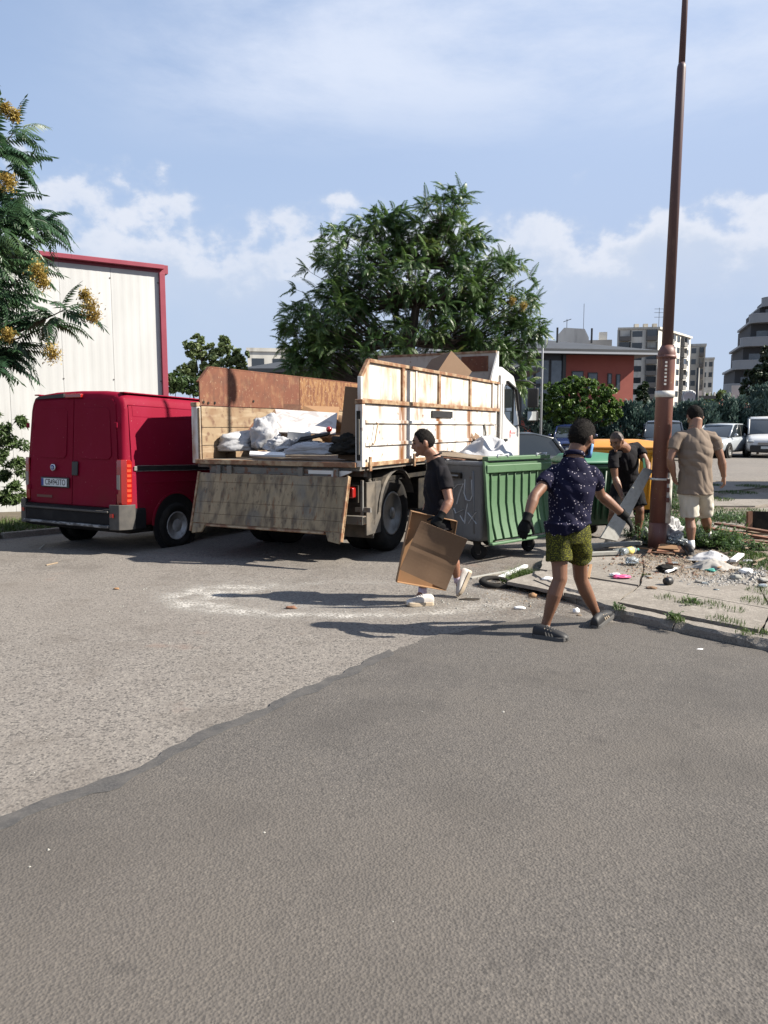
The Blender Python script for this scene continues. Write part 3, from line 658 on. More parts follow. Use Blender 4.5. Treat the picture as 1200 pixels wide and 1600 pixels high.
# ======================= red panel van =======================
M['vanred'] = mat('faded_red_paint', (.30, .003, .030), .62, coat=.0, spec=.12, layers=[dict(s=(2, 2, 1), lo=.45, hi=.7, c=(.34, .010, .050), f=.5), dict(s=45, off=4, lo=.70, hi=.73, c=(.6, .3, .3), f=.6),
    dict(s=3, off=9, lo=.4, hi=.7, c=(.22, .03, .03), f=.7, band=('Z', .2, .3, .5, 1.1))])
M['bumper'] = mat('faded_bumper_plastic', (.018, .018, .021), .7, spec=.15, layers=[dict(s=5, lo=.5, hi=.7, c=(.045, .045, .046), f=.6)], bump=[dict(s=50, k=.1, d=.002)])
M['bumperg'] = mat('greyed_bumper_plastic', (.075, .07, .065), .65, layers=[dict(s=9, lo=.4, hi=.7, c=(.14, .125, .11), f=.6)])
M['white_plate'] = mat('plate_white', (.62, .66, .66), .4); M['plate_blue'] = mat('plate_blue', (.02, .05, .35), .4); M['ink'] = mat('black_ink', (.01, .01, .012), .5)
VA = R(29)
VN = empty('panel_van', (-4.25, 10.23, -.015), -VA, 'dark red panel van with closed rear doors parked left of the tipper truck', 'van')
VN.rotation_euler = (R(-1.9), R(0), -VA)
def Vn(mb, name, m, p=None, **k): return mb.build(name, M[m] if isinstance(m, str) else m, p or VN, **k)
VW = .99; VL = 4.75
def vsec(y, w, zt, zb=.36, cr=.13, tumble=.075):
    """half-profile ring, closed"""
    pts = [(w*.93, zb), (w*.985, zb+.07), (w, .62), (w*1.0, 1.05), (w*.985, 1.25), (w-tumble*.75, zt-cr*1.6), (w-tumble, zt-cr), (w-tumble-cr*.35, zt-cr*.35), (w-tumble-cr, zt-.01), (w*.5, zt+.018)]
    r_ = [V((x, y, z)) for x, z in pts]; return r_+[V((0, y, zt+.028))]+[V((-x, y, z)) for x, z in pts[::-1]]
body = MB()
st = [(-.005, .955, 2.085), (.03, .985, 2.12), (.12, .99, 2.14), (1.5, .99, 2.15), (3.0, .99, 2.14), (3.35, .985, 2.08)]
rings = [vsec(y, w, z) for y, w, z in st]
rings[0] = [V((v.x*.985, v.y+(2.1-v.z)*-.0, v.z)) for v in rings[0]]
# lean the rear face slightly forward towards the roof
def lean(v, k): return V((v.x, v.y+max(0, v.z-.9)*k, v.z))
rings = [[lean(v, .055*(1-min(1, max(0, y)/.6))) for v in r_] for r_, (y, _, _) in zip(rings, st)]
body.loft(rings, True); body_o = Vn(body, 'body', 'vanred', smooth=True)
m_ = body_o.modifiers.new('bevel', 'BEVEL'); m_.width = .02; m_.segments = 3; m_.limit_method = 'ANGLE'; m_.angle_limit = R(50); m_.harden_normals = True
# cab and bonnet ahead
nose = MB(); st2 = [(3.352, .985, 2.07), (3.7, .97, 1.86), (3.95, .96, 1.50), (4.1, .955, 1.24), (4.55, .92, 1.02), (4.72, .86, .8)]
nose.loft([[V((v.x, y, min(v.z, z+.03) if v.z > z-.13 else v.z)) for v in vsec(y, w, max(z, 1.0), cr=.1)] if z > 1.1 else [V((v.x, y, min(v.z, z))) for v in vsec(y, w, 1.5)] for y, w, z in st2], True); Vn(nose, 'cab', 'vanred', smooth=True)
# rear doors proud panels
def lr(x, z, o=0.): return V((x, -.006-o+max(0, z-.9)*.055, z))
def doorpoly(x0, x1, z0, z1, c=.05, t=0.): return [(x0, z0), (x1, z0), (x1-t, z1-c), (x1-t-c*(1 if x1 > x0 else -1), z1), (x0, z1)]
for s_ in (-1, 1):
    poly = [(s_*.006, .62), (s_*.855, .62), (s_*.875, .95), (s_*.865, 1.25), (s_*.80, 1.98), (s_*.74, 2.04), (s_*.006, 2.05)]
    d = MB(); d.prism(poly, lambda p: lr(p[0], p[1], .0), lambda p: lr(p[0], p[1], .014)); do = Vn(d, 'rear_door', 'vanred', bevel=.006)
    # pressed window-shaped recess outline
    wp = [(s_*.12, 1.30), (s_*.17, 1.25), (s_*.70, 1.25), (s_*.755, 1.30), (s_*.70, 1.88), (s_*.65, 1.93), (s_*.17, 1.93), (s_*.12, 1.88)]
    d = MB(); d.prism(wp, lambda p: lr(p[0], p[1], .0145), lambda p: lr(p[0], p[1], .0175)); Vn(d, 'pressed_panel', 'vanred', do, bevel=.002)
    for z in (.8, 1.66):
        Vn(MB().box(*sorted((s_*.845, s_*.905)), -.035, -.018, z, z+.07), 'hinge', 'vanred', do, bevel=.008)
Vn(MB().prism([(.015, 1.02), (.13, 1.02), (.13, 1.21), (.015, 1.21)], lambda p: lr(p[0], p[1], .0145), lambda p: lr(p[0], p[1], .035)), 'door_handle', 'black', bevel=.02)
e = MB(); e.lathe([(.045, .0), (.05, .006), (.045, .014), (.001, .016)], 20, Matrix.Translation((-.36, -.026, 1.12)) @ Matrix.Rotation(math.pi, 4, 'Z'), 'Y'); eo = Vn(e, 'round_emblem', mat('emblem_chrome', (.55, .57, .62), .25, metal=.9), smooth=False)
e = MB(); e.lathe([(.034, .0), (.034, .003)], 18, Matrix.Translation((-.36, -.0425, 1.12)) @ Matrix.Rotation(math.pi, 4, 'Z'), 'Y'); Vn(e, 'emblem_centre', 'plate_blue', eo)
e = MB()
for k in range(4): e.box(-.383+k*.014, -.378+k*.014, -.049, -.046, 1.105, 1.135)
Vn(e, 'emblem_bars', 'white_plate', eo)
Vn(MB().box(-.62, -.04, -.034, -.021, .845, .985), 'plate_surround', 'black', bevel=.01)
pl = Vn(MB().box(-.590, -.075, -.042, -.0345, .862, .968), 'number_plate', 'white_plate'); Vn(MB().box(-.589, -.548, -.0436, -.0425, .864, .966), 'plate_band', 'plate_blue', pl)
def text(body_, size, m, parent, loc, rot, name='lettering', ext=.001, sx=1., align='CENTER'):
    cu = bpy.data.curves.new(name, 'FONT'); cu.body = body_; cu.size = size; cu.extrude = ext; cu.align_x = align; cu.align_y = 'CENTER'
    o = bpy.data.objects.new('temporary', cu); COL.objects.link(o); dg = bpy.context.evaluated_depsgraph_get()
    me = bpy.data.meshes.new_from_object(o.evaluated_get(dg)); bpy.data.objects.remove(o); me.materials.clear(); me.materials.append(m)
    o2 = link(name, me, parent, loc, rot); o2.scale = (sx, 1, 1); return o2
text('CB4943TO', .115, M['ink'], pl, (-.305, -.0436, .914), (R(90), 0, 0), 'plate_number', .0008, .78)
Vn(MB().prism([(-.72, .70), (-.40, .70), (-.40, .735), (-.72, .735)], lambda p: lr(p[0], p[1], .0145), lambda p: lr(p[0], p[1], .017)), 'model_badge', mat('dull_badge', (.18, .05, .03), .5))
Vn(MB().box(-.16, .16, .02, .075, 2.065, 2.12), 'high_brake_lamp', 'redlens', bevel=.012)
mb = MB(); mb.prism([(-.80, 2.06), (-.2, 2.075), (-.2, 2.13), (-.70, 2.10)], lambda p: V((p[0], .035, p[1])), lambda p: V((p[0], .075, p[1]))); Vn(mb, 'roof_gutter', 'black')
# tail lamps wrap the corners
for s_ in (-1, 1):
    q = MB(); rings = []
    for z in (.66, .70, .85, 1.0, 1.15, 1.22, 1.25):
        k = 1 if .68 < z < 1.23 else .72
        rings.append([V((s_*x, y, z)) for x, y in ((.875, -.01), (.88, -.030*k), (.955, -.022*k), (.998+.004*k, .03), (1.000+.004*k, .105*k+.02), (.97, .1))])
    q.loft(rings, True); lo_ = Vn(q, 'tail_lamp', 'redlens', smooth=False, bevel=.008)
    Vn(MB().box(*sorted((s_*.885, s_*.945)), -.0335, -.0305, .86, 1.05), 'lamp_lens', mat('smoky_lens', (.35, .30, .28), .15, coat=.5), lo_, bevel=.001)
    for k in range(8): Vn(MB().box(*sorted((s_*1.0045, s_*1.0065)), .035, .10, .70+k*.065, .735+k*.065), 'lens_rib', mat('orange_lens', (.75, .10, .03), .2, coat=.5) if k == 0 and s_ == -1 else M.setdefault('orl', mat('orange_red_lens', (.70, .07, .03), .2, coat=.5)), lo_)
# bumper
q = MB(); rings = []
bp = [(-1.02, .34, 0), (-1.02, .02, 0), (-.97, -.075, 0), (-.80, -.115, 0), (.80, -.115, 0), (.97, -.075, 0), (1.02, .02, 0), (1.02, .34, 0)]
for x, y, _ in bp:
    n_ = V((x*.1 if abs(x) > .99 else 0, -1 if abs(x) < .99 else 0, 0))
    ix = x*.95 if abs(x) > .9 else x; iy = y+.09 if abs(x) < 1.0 else y
    rings.append([V((x, y, .60)), V((x*1.005, y-.006, .56)), V((x*1.005, y-.006, .42)), V((x*.995, y+.01, .34)), V((ix, iy, .30)), V((ix, iy, .615))])
q.loft(rings, True); bo = Vn(q, 'rear_bumper', 'bumper', bevel=.01)
for s_ in (-1, 1):
    q = MB(); q.loft([[V((s_*x, y, z)) for x, y in ((.84, -.125), (.84, -.10), (.97, -.06), (1.015, .02), (1.015, .15), (1.032, .15), (1.032, .01), (.985, -.09))] for z in (.335, .36, .60, .665)], True); Vn(q, 'corner_cap', 'bumperg', bo, bevel=.01)
    Vn(MB().box(*sorted((s_*.86, s_*.92)), -.132, -.1255, .50, .55), 'reflector', 'redlens', bo)
Vn(MB().box(-.84, .84, -.155, -.118, .555, .585), 'bumper_lip', 'bumperg', bo, bevel=.01); Vn(MB().box(-.86, .84, -.150, -.10, .355, .395), 'bumper_foot', mat('scraped_plastic', (.10, .10, .105), .6, layers=[dict(s=(8, 8, 20), lo=.5, hi=.6, c=(.45, .46, .47), f=.7)]), bo, bevel=.012)
# sides: rub strip, sliding door outline, wheel arches
for s_ in (-1, 1):
    a, b = sorted((s_*.990, s_*1.000))
    Vn(MB().box(a, b, .18, 3.4, 1.105, 1.165), 'door_rail', 'black', bevel=.003)
    for z in (1.168, 1.096): Vn(MB().box(*sorted((s_*.989, s_*1.0035)), .20, 3.4, z, z+.008), 'rail_trim', 'steel')
    Vn(MB().box(*sorted((s_*.989, s_*1.005)), .16, .22, 1.105, 1.165), 'rail_end', 'steel', bevel=.006)
    def sx(z): return .975-(z-1.25)*.0625 if z > 1.25 else .99
    q = MB(); pp = [(.16, 1.30), (.16, 1.86), (.20, 1.90), (2.6, 1.90), (2.6, 1.30)]
    for (y0, z0), (y1, z1) in zip(pp[1:4], pp[2:4]+[pp[4]]): pass
    for (y0, z0), (y1, z1) in (((.13, 1.22), (.13, 1.965)), ((.13, 1.965), (3.0, 1.965)), ((.20, 1.82), (3.0, 1.82)), ((.20, 1.82), (.19, 1.95)),): q.beam((s_*sx(z0)*1.0, y0, z0), (s_*sx(z1)*1.0, y1, z1), .006, .010)
    Vn(q, 'pressed_line', 'vanred')
    q = MB(); q.box(*sorted((s_*.984, s_*.994)), .3, 3.3, .93, .955); Vn(q, 'crease', 'vanred', bevel=.005)
    Vn(MB().box(*sorted((s_*.80, s_*.90)), .1, 3.0, 2.116, 2.134), 'roof_gutter', 'vanred', bevel=.01)
    # arch: dark disc + lip
    for yc in (.92, 3.85):
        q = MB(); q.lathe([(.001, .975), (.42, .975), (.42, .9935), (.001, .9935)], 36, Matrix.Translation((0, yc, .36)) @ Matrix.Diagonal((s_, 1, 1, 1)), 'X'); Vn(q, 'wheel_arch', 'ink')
        q = MB(); rr = []
        for k in range(19):
            an = math.pi*k/18; c, d = math.cos(an), math.sin(an); rr.append([V((s_*x, yc+c*r2, .36+d*r2)) for x, r2 in ((.985, .415), (1.002, .418), (1.002, .445), (.985, .45))])
        q.loft(rr, True); Vn(q, 'arch_lip', 'vanred')
        w_ = wheel(VN, s_*.940, yc, .325, .19, s_, rimr=.62, rimm='vanrim', holes=9, dish=.66)
Vn(MB().box(-.85, .85, .2, 4.3, .26, .40), 'underbody', 'chassis')
# ======================= buildings =======================
M['wallwhite'] = mat('white_sheet_cladding', (.57, .575, .57), .5, layers=[dict(s=(1, 1, .3), lo=.4, hi=.7, c=(.44, .445, .44), f=.5), dict(s=(8, 8, .4), off=6, lo=.6, hi=.75, c=(.40, .39, .36), f=.4)])
M['trimred'] = mat('crimson_trim', (.34, .035, .07), .5, layers=[dict(s=3, lo=.4, hi=.7, c=(.40, .06, .10), f=.5)])
# white clad hall on the left
c0 = V((-5.15, 18.0, 0)); wd = V((-.845, -.534, 0)).normalized(); wn_ = V((wd.y, -wd.x, 0)); wn_ = wn_ if wn_.y < 0 else -wn_
hall = empty('clad_hall', c0, 0, 'white profiled-sheet hall with crimson edge trim behind the red van', 'building'); HT = 5.34
wc = wd.copy(); back_ = -wn_
hm = MB(); a = V((0, 0, -.8)); p1 = wd*11; hm.prism([(0, 0), (11, 0), (11, 14), (0, 14)], lambda p: wd*p[0]+back_*(p[1]+.06)+V((0, 0, -.8)), lambda p: wd*p[0]+back_*(p[1]+.06)+V((0, 0, HT-.15))); hm.build('wall', M['wallwhite'], hall)
PWd = 1.08
pm = MB(); rings = []; n = 24
for k in range(n+1):
    x = .003+k/n*(PWd-.006); ph = k % 4
    rings.append([wd*x-back_*(.0054 if ph in (1, 2) else .004)+V((0, 0, z)) for z in (-.8, HT-.14)]+[wd*x+back_*.03+V((0, 0, z)) for z in (HT-.14, -.8)])
pm.loft(rings, True); pme = pm.mesh('wall_panel', None, M['wallwhite'])
for i in range(10): link('wall_panel', pme, hall, wd*(.07+i*PWd))
mb = MB(); mb.beam(wd*-.02+V((0, 0, HT-.02))-back_*.03, wd*11+V((0, 0, HT-.02))-back_*.03, .24, .10); mb.build('eave_trim', M['trimred'], hall, bevel=.01)
mb = MB(); mb.beam(wd*.015+V((0, 0, -.8))-back_*.04, wd*.015+V((0, 0, HT-.145))-back_*.04, .10, .13, wd); mb.build('corner_trim', M['trimred'], hall, bevel=.01)
mb = MB(); mb.prism([(-.15, -.1), (11, -.1), (11, 14.2), (-.15, 14.2)], lambda p: wd*p[0]+back_*(p[1]+.1)+V((0, 0, HT-.14)), lambda p: wd*p[0]+back_*(p[1]+.1)+V((0, 0, HT+.05))); mb.build('roof', M['trimred'], hall)
M['bolt'] = mat('bolt', (.18, .17, .16), .5)
bme = MB().lathe([(.018, 0), (.018, .012), (.001, .014)], 6, Matrix.Rotation(math.pi, 4, 'Z'), 'Y').mesh('bolt', None, M['bolt'])
for i in range(8):
    for z in (HT-.35, HT-2.6):
        link('bolt', bme, hall, wd*(.10+i*PWd*.985)-back_*.014+V((0, 0, z+rnd.uniform(-.02, .02))), (0, 0, math.atan2(wd.y, wd.x)))

M['redwall'] = mat('red_render', (.44, .12, .09), .85, layers=[dict(s=.5, lo=.4, hi=.7, c=(.32, .065, .05), f=.5)])
M['roofgrey'] = mat('slate_roof', (.055, .060, .068), .6, layers=[dict(s=(1, 1, 8), lo=.4, hi=.6, c=(.09, .095, .10), f=.5)])
M['fascia'] = mat('pale_fascia', (.45, .47, .50), .5); M['darkfr'] = mat('dark_frame', (.03, .032, .036), .5)
M['bluglass'] = mat('reflecting_glass', (.05, .07, .09), .08, spec=.9, layers=[dict(s=.8, lo=.45, hi=.6, c=(.16, .19, .22), f=.6)])
def framed(ax, o, w, u=V((0, 0, 1))):
    """maps (a, z, d) to a point: a along ax, d outwards"""
    nn = V((ax.y, -ax.x, 0)); nn = nn if nn.y < 0 else -nn
    return lambda a, z, d=0.: o+ax*a+V((0, 0, z))+nn*d
def qbox(mb, F, a0, a1, z0, z1, d0, d1):
    vs = [F(a, z, d) for d in (d0, d1) for z in (z0, z1) for a in (a0, a1)]
    mb.add(vs, [(0, 2, 3, 1), (4, 5, 7, 6), (0, 1, 5, 4), (2, 6, 7, 3), (0, 4, 6, 2), (1, 3, 7, 5)]); return mb
# red building with hipped dark roof; right front corner at x=988
DR = 52.0
rc = at(987, 668, DR); rc.z = .3
rb = empty('red_building', rc, 0, 'red rendered two-storey building with overhanging dark hipped roof and narrow windows', 'building')
rx = V((-1, -.16, 0)).normalized(); F = framed(rx, V((0, 0, 0)), 1)
def z_at(py, D): return at(600, py, D).z
zt = z_at(556, DR)-.3
qbox(MB(), F, 0, 14, 0, zt, -12, 0).build('wall', M['redwall'], rb)
qbox(MB(), F, 4.95, 14, zt-4.2, zt+.02, .005, .25).build('glazed_bay_wall', M['darkfr'], rb)
def win(par, F, a0, a1, z0, z1, d=.02, name='window', fr=.07, gm='bluglass', fm='darkfr'):
    w = qbox(MB(), F, a0, a1, z0, z1, d, d+.03).build(name, M[fm], par); qbox(MB(), F, a0+fr, a1-fr, z0+fr, z1-fr, d+.032, d+.04).build('pane', M[gm], w); return w
px2a = lambda px: (987-px)*DR/FPX
for a, b, y0, y1 in ((886, 905, 581, 610), (912, 928, 583, 615), (944, 951, 584, 601), (958, 965, 585, 610), (962, 966, 646, 668)):
    win(rb, F, px2a(b), px2a(a), z_at(y1, DR)-.3, z_at(y0, DR)-.3)
for i in range(8):
    a0 = 5.05+i*1.06
    win(rb, F, a0, a0+1.0, zt-2.0, zt-.35, .26); win(rb, F, a0, a0+1.0, zt-4.1, zt-2.1, .26)
mb = MB(); e = zt; ov = 1.15
P = [F(-ov, e, ov), F(15, e, ov), F(15, e, -13), F(-ov, e, -13)]; P2 = [p+V((0, 0, .28)) for p in P]
rid = [F(5.5, e+1.75, -6), F(9, e+1.75, -6)]
mb.add(P+P2, [(0, 1, 2, 3), (0, 1, 5, 4), (1, 2, 6, 5), (2, 3, 7, 6), (3, 0, 4, 7)]); mb.add(P2+rid, [(0, 1, 5, 4), (3, 0, 4), (2, 3, 4, 5), (1, 2, 5)]); rf = mb.build('roof', M['roofgrey'], rb)
qbox(MB(), F, -ov-.04, 15, e-.03, e+.10, ov+.005, ov+.08).build('fascia', M['fascia'], rf)
qbox(MB(), F, px2a(871), px2a(868), 0, zt, .3, .42).build('downpipe', M['darkfr'], rb)
for px in (871, 927): 
    q = MB(); b_ = F(px2a(px), e+.9, -1); q.tube([b_, b_+V((0, 0, 1.0))], .07, 6); q.build('roof_vent', M['darkfr'], rf)
# long grey-roofed wing on the left behind the tree
DG = 40.0; gc = at(575, 668, DG); gc.z = .2
gw = empty('low_hall', gc, 0, 'long low hall with dark hipped roof, seen past the left of the big tree', 'building')
F = framed(V((-1, .05, 0)).normalized(), V((0, 0, 0)), 1); zg = z_at(583, DG)-.2
qbox(MB(), F, -8, 5.4, 0, zg, -9, 0).build('wall', M['darkfr'], gw)
for i in range(9): win(gw, F, -7.4+i*1.4, -6.4+i*1.4, zg-1.9, zg-.6, .01)
P = [F(-8.8, zg, .9), F(6.6, zg, .9), F(6.6, zg, -10), F(-8.8, zg, -10)]; P2 = [p+V((0, 0, .2)) for p in P]; rid = [F(-3, zg+1.55, -4.5), F(1.8, zg+1.55, -4.5)]
mb = MB(); mb.add(P+P2, [(0, 1, 2, 3), (0, 1, 5, 4), (1, 2, 6, 5), (2, 3, 7, 6), (3, 0, 4, 7)]); mb.add(P2+rid, [(0, 1, 5, 4), (3, 0, 4), (2, 3, 4, 5), (1, 2, 5)]); mb.build('roof', M['roofgrey'], gw)
# panel-block flats
M['flat1'] = mat('weathered_white_render', (.66, .64, .58), .85, layers=[dict(s=(.25, .25, .12), lo=.4, hi=.65, c=(.44, .42, .38), f=.6), dict(s=(.9, .9, .2), off=4, lo=.55, hi=.7, c=(.36, .34, .31), f=.5)])
M['flat2'] = mat('pale_panel_render', (.62, .58, .50), .85, layers=[dict(s=(.2, .2, .3), lo=.4, hi=.6, c=(.44, .41, .35), f=.6)])
M['slabgrey'] = mat('loggia_grey', (.24, .24, .24), .8, layers=[dict(s=.4, lo=.4, hi=.6, c=(.30, .26, .22), f=.6)], randcol=.25)
M['darkroom'] = mat('dark_window', (.045, .055, .065), .15, spec=.8, randcol=.4)
M['darkgreyb'] = mat('dark_grey_render', (.075, .08, .088), .8); M['railg'] = mat('grey_balcony_panel', (.36, .38, .40), .5)
M['terracotta'] = mat('terracotta_tiles', (.42, .13, .07), .8, layers=[dict(s=(4, 4, 1), lo=.4, hi=.6, c=(.34, .11, .06), f=.6)])
def wmesh(w, h, name='window', m='darkroom', d=.12):
    return MB().box(-w/2, w/2, -.02, d, 0, h).mesh(name, None, M[m])
def face_windows(par, F, ax, cols, floors, z0, fh, kinds, wh=1.4):
    ang = math.atan2(ax.y, ax.x)
    nn = F(0, 0, 1)-F(0, 0, 0)
    for fl_ in range(floors):
        for a, w, k in cols:
            z = z0+fl_*fh
            if k == 'w':
                key = ('w', round(w, 1)); me = WM.get(key) or WM.setdefault(key, wmesh(w, wh))
                o = link('window', me, par, F(a, z+.9, .0), (0, 0, ang))
            else:
                key = ('l', round(w, 1)); me = WM.get(key)
                if not me:
                    q = MB(); q.box(-w/2, w/2, -.9, .9, -.1, .08); q.cur = 0; q.box(-w/2, w/2, -.9, -.82, .08, 1.0); q.box(-w/2, w/2, .82, .9, .08, 1.0); q.box(-w/2, -w/2+.1, -.8, .8, .08, 2.5); q.box(w/2-.1, w/2, -.8, .8, .08, 2.5)
                    me = WM.setdefault(key, q.mesh('balcony', None, M['slabgrey']))
                link('balcony', me, par, F(a, z, .1), (0, 0, ang))
                key = ('d', round(w, 1)); me = WM.get(key) or WM.setdefault(key, wmesh(w-.3, 1.45, 'window', 'darkroom', .2))
                if rnd.random() < .75: link('window', me, par, F(a, z+1.02, .6 if rnd.random() < .5 else .1), (0, 0, ang))
WM = {}
# block A: corner px 1023 (near), left face to 963, right face recedes to 1075
DA = 190.; ca = at(1023, 668, DA); ca.z = .3
A = empty('apartment_block', ca, 0, 'tall weathered white apartment block with grey loggias, left of the leaning pole', 'building', 'panel apartment blocks')
xl = V((-1, .15, 0)).normalized(); xr = V((.62, .78, 0)).normalized()
hA = z_at(514, DA)-.3
q = MB(); w1 = 9.8; w2 = 26.
def para(q, o, a, la, b, lb, h): 
    P = [o, o+a*la, o+a*la+b*lb, o+b*lb]; q.add(P+[p+V((0, 0, h)) for p in P], [(0, 1, 2, 3), (4, 5, 6, 7), (0, 1, 5, 4), (1, 2, 6, 5), (2, 3, 7, 6), (3, 0, 4, 7)])
para(q, V((0, 0, 0)), xl, w1, xr, w2, hA); q.build('wall', M['flat1'], A)
q = MB(); para(q, V((.1, -.3, hA))-xl*.2, xl, w1+.3, xr, w2, .5); q.build('parapet', M['flat2'], A)
F = lambda a, z, d=0.: xl*a+V((0, 0, z))+V((-.15, -1, 0)).normalized()*d
fh = hA/9
face_windows(A, F, V((1, -.15, 0)), [(1.6, 2.6, 'l'), (5.0, 2.4, 'w'), (8.0, 2.8, 'l')], 9, .1, fh, None)
nr = V((.78, -.62, 0)).normalized(); F2 = lambda a, z, d=0.: xr*a+V((0, 0, z))+nr*d
face_windows(A, F2, xr*-1, [(4.5, 2.0, 'w'), (8, 2.8, 'l'), (12, 2.2, 'w'), (15.5, 2.0, 'w'), (19, 2.6, 'l'), (23, 2.2, 'w')], 9, .1, fh, None)
for k in range(3):
    q = MB(); b_ = xl*(2+k*2.2)+xr*3+V((0, 0, hA)); q.box(b_.x-.5, b_.x+.5, b_.y-.5, b_.y+.5, hA, hA+1.6); q.build('chimney', M['flat2'], A)
q = MB(); b_ = xl*1.0+xr*3+V((0, 0, hA)); q.tube([b_, b_+V((0, 0, 5.5))], .06, 5)
for z in (3.2, 4.3, 5.2): q.tube([b_+V((-1.2, 0, z)), b_+V((1.2, 0, z))], .05, 4)
q.build('aerial', M['darkfr'], A)
# blocks B, C step back to the right
def slab_block(px0, px1, ytop, D, lab, m, side):
    c = at(px0, 668, D); c.z = .3; w = (px1-px0)*D/FPX; h = z_at(ytop, D)-.3
    o = empty('apartment_block', c, -math.atan((px0-600)/FPX)*.92, lab, 'building', 'panel apartment blocks')
    q = MB(); q.box(0, w, 0, 14, 0, h); q.build('wall', M[m], o); q = MB(); q.box(-.2, w+.2, -.2, 14, h, h+.6); q.build('parapet', M['flat1'], o)
    n = max(2, int(w/2.9)); fl_ = max(3, int(h/2.95))
    F = lambda a, z, d=0.: V((a, -d, z))
    face_windows(o, F, V((1, 0, 0)), [((i+.5)*w/n, min(2.2, w/n*.6), 'l' if (i % 3) == side else 'w') for i in range(n)], fl_, .1, h/fl_, None)
    return o
slab_block(1073, 1095, 541, 215, 'middle pale apartment block stepping back behind the utility pole', 'flat2', 1)
slab_block(1092, 1109, 562, 235, 'narrowest and farthest of the pale apartment blocks, at their right end', 'flat1', 2)
slab_block(389, 452, 549, 130, 'distant white flat-roofed block above the left side wall of the truck', 'flat1', 9)
# white attic building behind the red one
D = 90; c = at(868, 668, D); o = empty('attic_house', c, 0, 'white rounded attic storey rising behind the dark hipped roof', 'building'); o.location.z = .3; o.rotation_euler.z = -R(13)
h = z_at(515, D)-.3; w = 46*D/FPX
q = MB(); q.prism([(0, 0), (w, 0), (w, h-1.0), (w*.86, h), (w*.2, h+.2), (0, h-.6)], lambda p: V((p[0], 0, p[1])), lambda p: V((p[0], 9, p[1]))); q.build('wall', M['flat1'], o)
q = MB(); q.box(w, w+2.6, 0, 8, 0, h-1.3); q.build('annex', M['flat2'], o); q = MB(); q.box(w+1.2, w+2.1, 1, 2, h-1.3, h-.3); q.build('chimney', M['flat1'], o)
q = MB(); q.tube([(1, 1, h), (1, 1, h+1.3)], .04, 5); q.tube([(.6, 1, h+1), (1.5, 1, h+1.3)], .04, 5); q.build('aerial', M['darkfr'], o); q = MB(); q.tube([(2.9, 1, h), (2.9, 1, h+3)], .03, 5); q.build('mast', M['darkfr'], o)
# dark stepped terrace building at the right edge
D = 125; k = D/FPX; c = at(1128, 668, D); tb = empty('terraced_building', c, 0, 'dark grey stepped building with curved balconies at the right edge', 'building'); tb.location.z = .3; tb.rotation_euler.z = -R(17)
lv = [(1128, 578, 612), (1138, 543, 576), (1147, 507, 541), (1158, 482, 505), (1174, 462, 480)]
for i, (px, y0, y1) in enumerate(lv):
    x0 = (px-1128)*k; z0 = z_at(y1, D)-.3; z1 = z_at(y0, D)-.3
    q = MB(); q.box(x0+1.6, 26, .5, 14, z0-.2 if i else 0, z1); q.build('storey', M['darkgreyb'], tb)
    def ringp(inset, z): return [V((x0+inset+1.6*(1-math.cos(t)), -1.6+inset+1.6*(1-math.sin(t)), z)) for t in [math.pi/2*j/5 for j in range(6)]]+[V((26, -1.6+inset, z)), V((26, 12, z)), V((x0+inset, 12, z))]
    q = MB(); q.loft([ringp(0, z0-.25), ringp(0, z0+.1)], True); s_ = q.build('terrace_slab', M['railg'], tb)
    a_, b_ = ringp(0.02, z0+.1), ringp(.02, z0+1.15); q = MB(); q.loft([a_[:7], b_[:7]], False, False); q.build('balcony_rail', M['railg'], s_)
    q = MB(); q.tube([p+V((0, 0, 0)) for p in b_[:7]], .06, 5); q.build('handrail', M['fascia'], s_)
    for j in range(5): win(tb, lambda a, z, d=0., y=.5: V((a, y-d, z)), x0+2.4+j*2.6, x0+4.2+j*2.6, z0+.3, z0+2.4, .02)
q = MB(); x0 = 7.6; z0 = z_at(468, D)-.3; q.loft([[V((x0, 0, z0)), V((26, 0, z0)), V((26, 12, z0)), V((x0, 12, z0))], [V((x0+1, 1, z0+2.6)), V((20, 1, z0+2.6)), V((20, 8, z0+2.6)), V((x0+1, 8, z0+2.6))]], True); q.build('roof', M['roofgrey'], tb)
# terracotta-roofed houses
for px0, px1, yt, ye, D, lab in ((1045, 1118, 624, 645, 95, 'low house with an orange-red tiled roof behind the hedge, by the pole'), (1118, 1164, 617, 640, 84, 'small house with pointed terracotta roof left of the white delivery van')):
    c = at(px0, 668, D); k = D/FPX; o = empty('tiled_house', c, -R(20), lab, 'house', 'tiled-roof houses beyond the hedge'); o.location.z = .3; w = (px1-px0)*k; ze = z_at(ye, D)-.3; zr = z_at(yt, D)-.3
    MB().box(0, w, 0, 8, 0, ze).build('wall', M['flat2'], o)
    q = MB(); P = [V((-.5, -.6, ze)), V((w+.5, -.6, ze)), V((w+.5, 8.6, ze)), V((-.5, 8.6, ze))]; q.add(P+[V((w*.35, 4, zr)), V((w*.65, 4, zr))], [(0, 1, 2, 3), (0, 1, 5, 4), (1, 2, 5), (2, 3, 4, 5), (3, 0, 4)]); q.build('roof', M['terracotta'], o)
    MB().box(w*.5, w*.5+.8, 2, 2.8, ze+.5, zr+1.1).build('chimney', M['flat1'], o)
    for i in range(3): win(o, lambda a, z, d=0.: V((a, -d, z)), w*(.1+.3*i), w*(.1+.3*i)+1.0, 1.2, 2.5, .02)
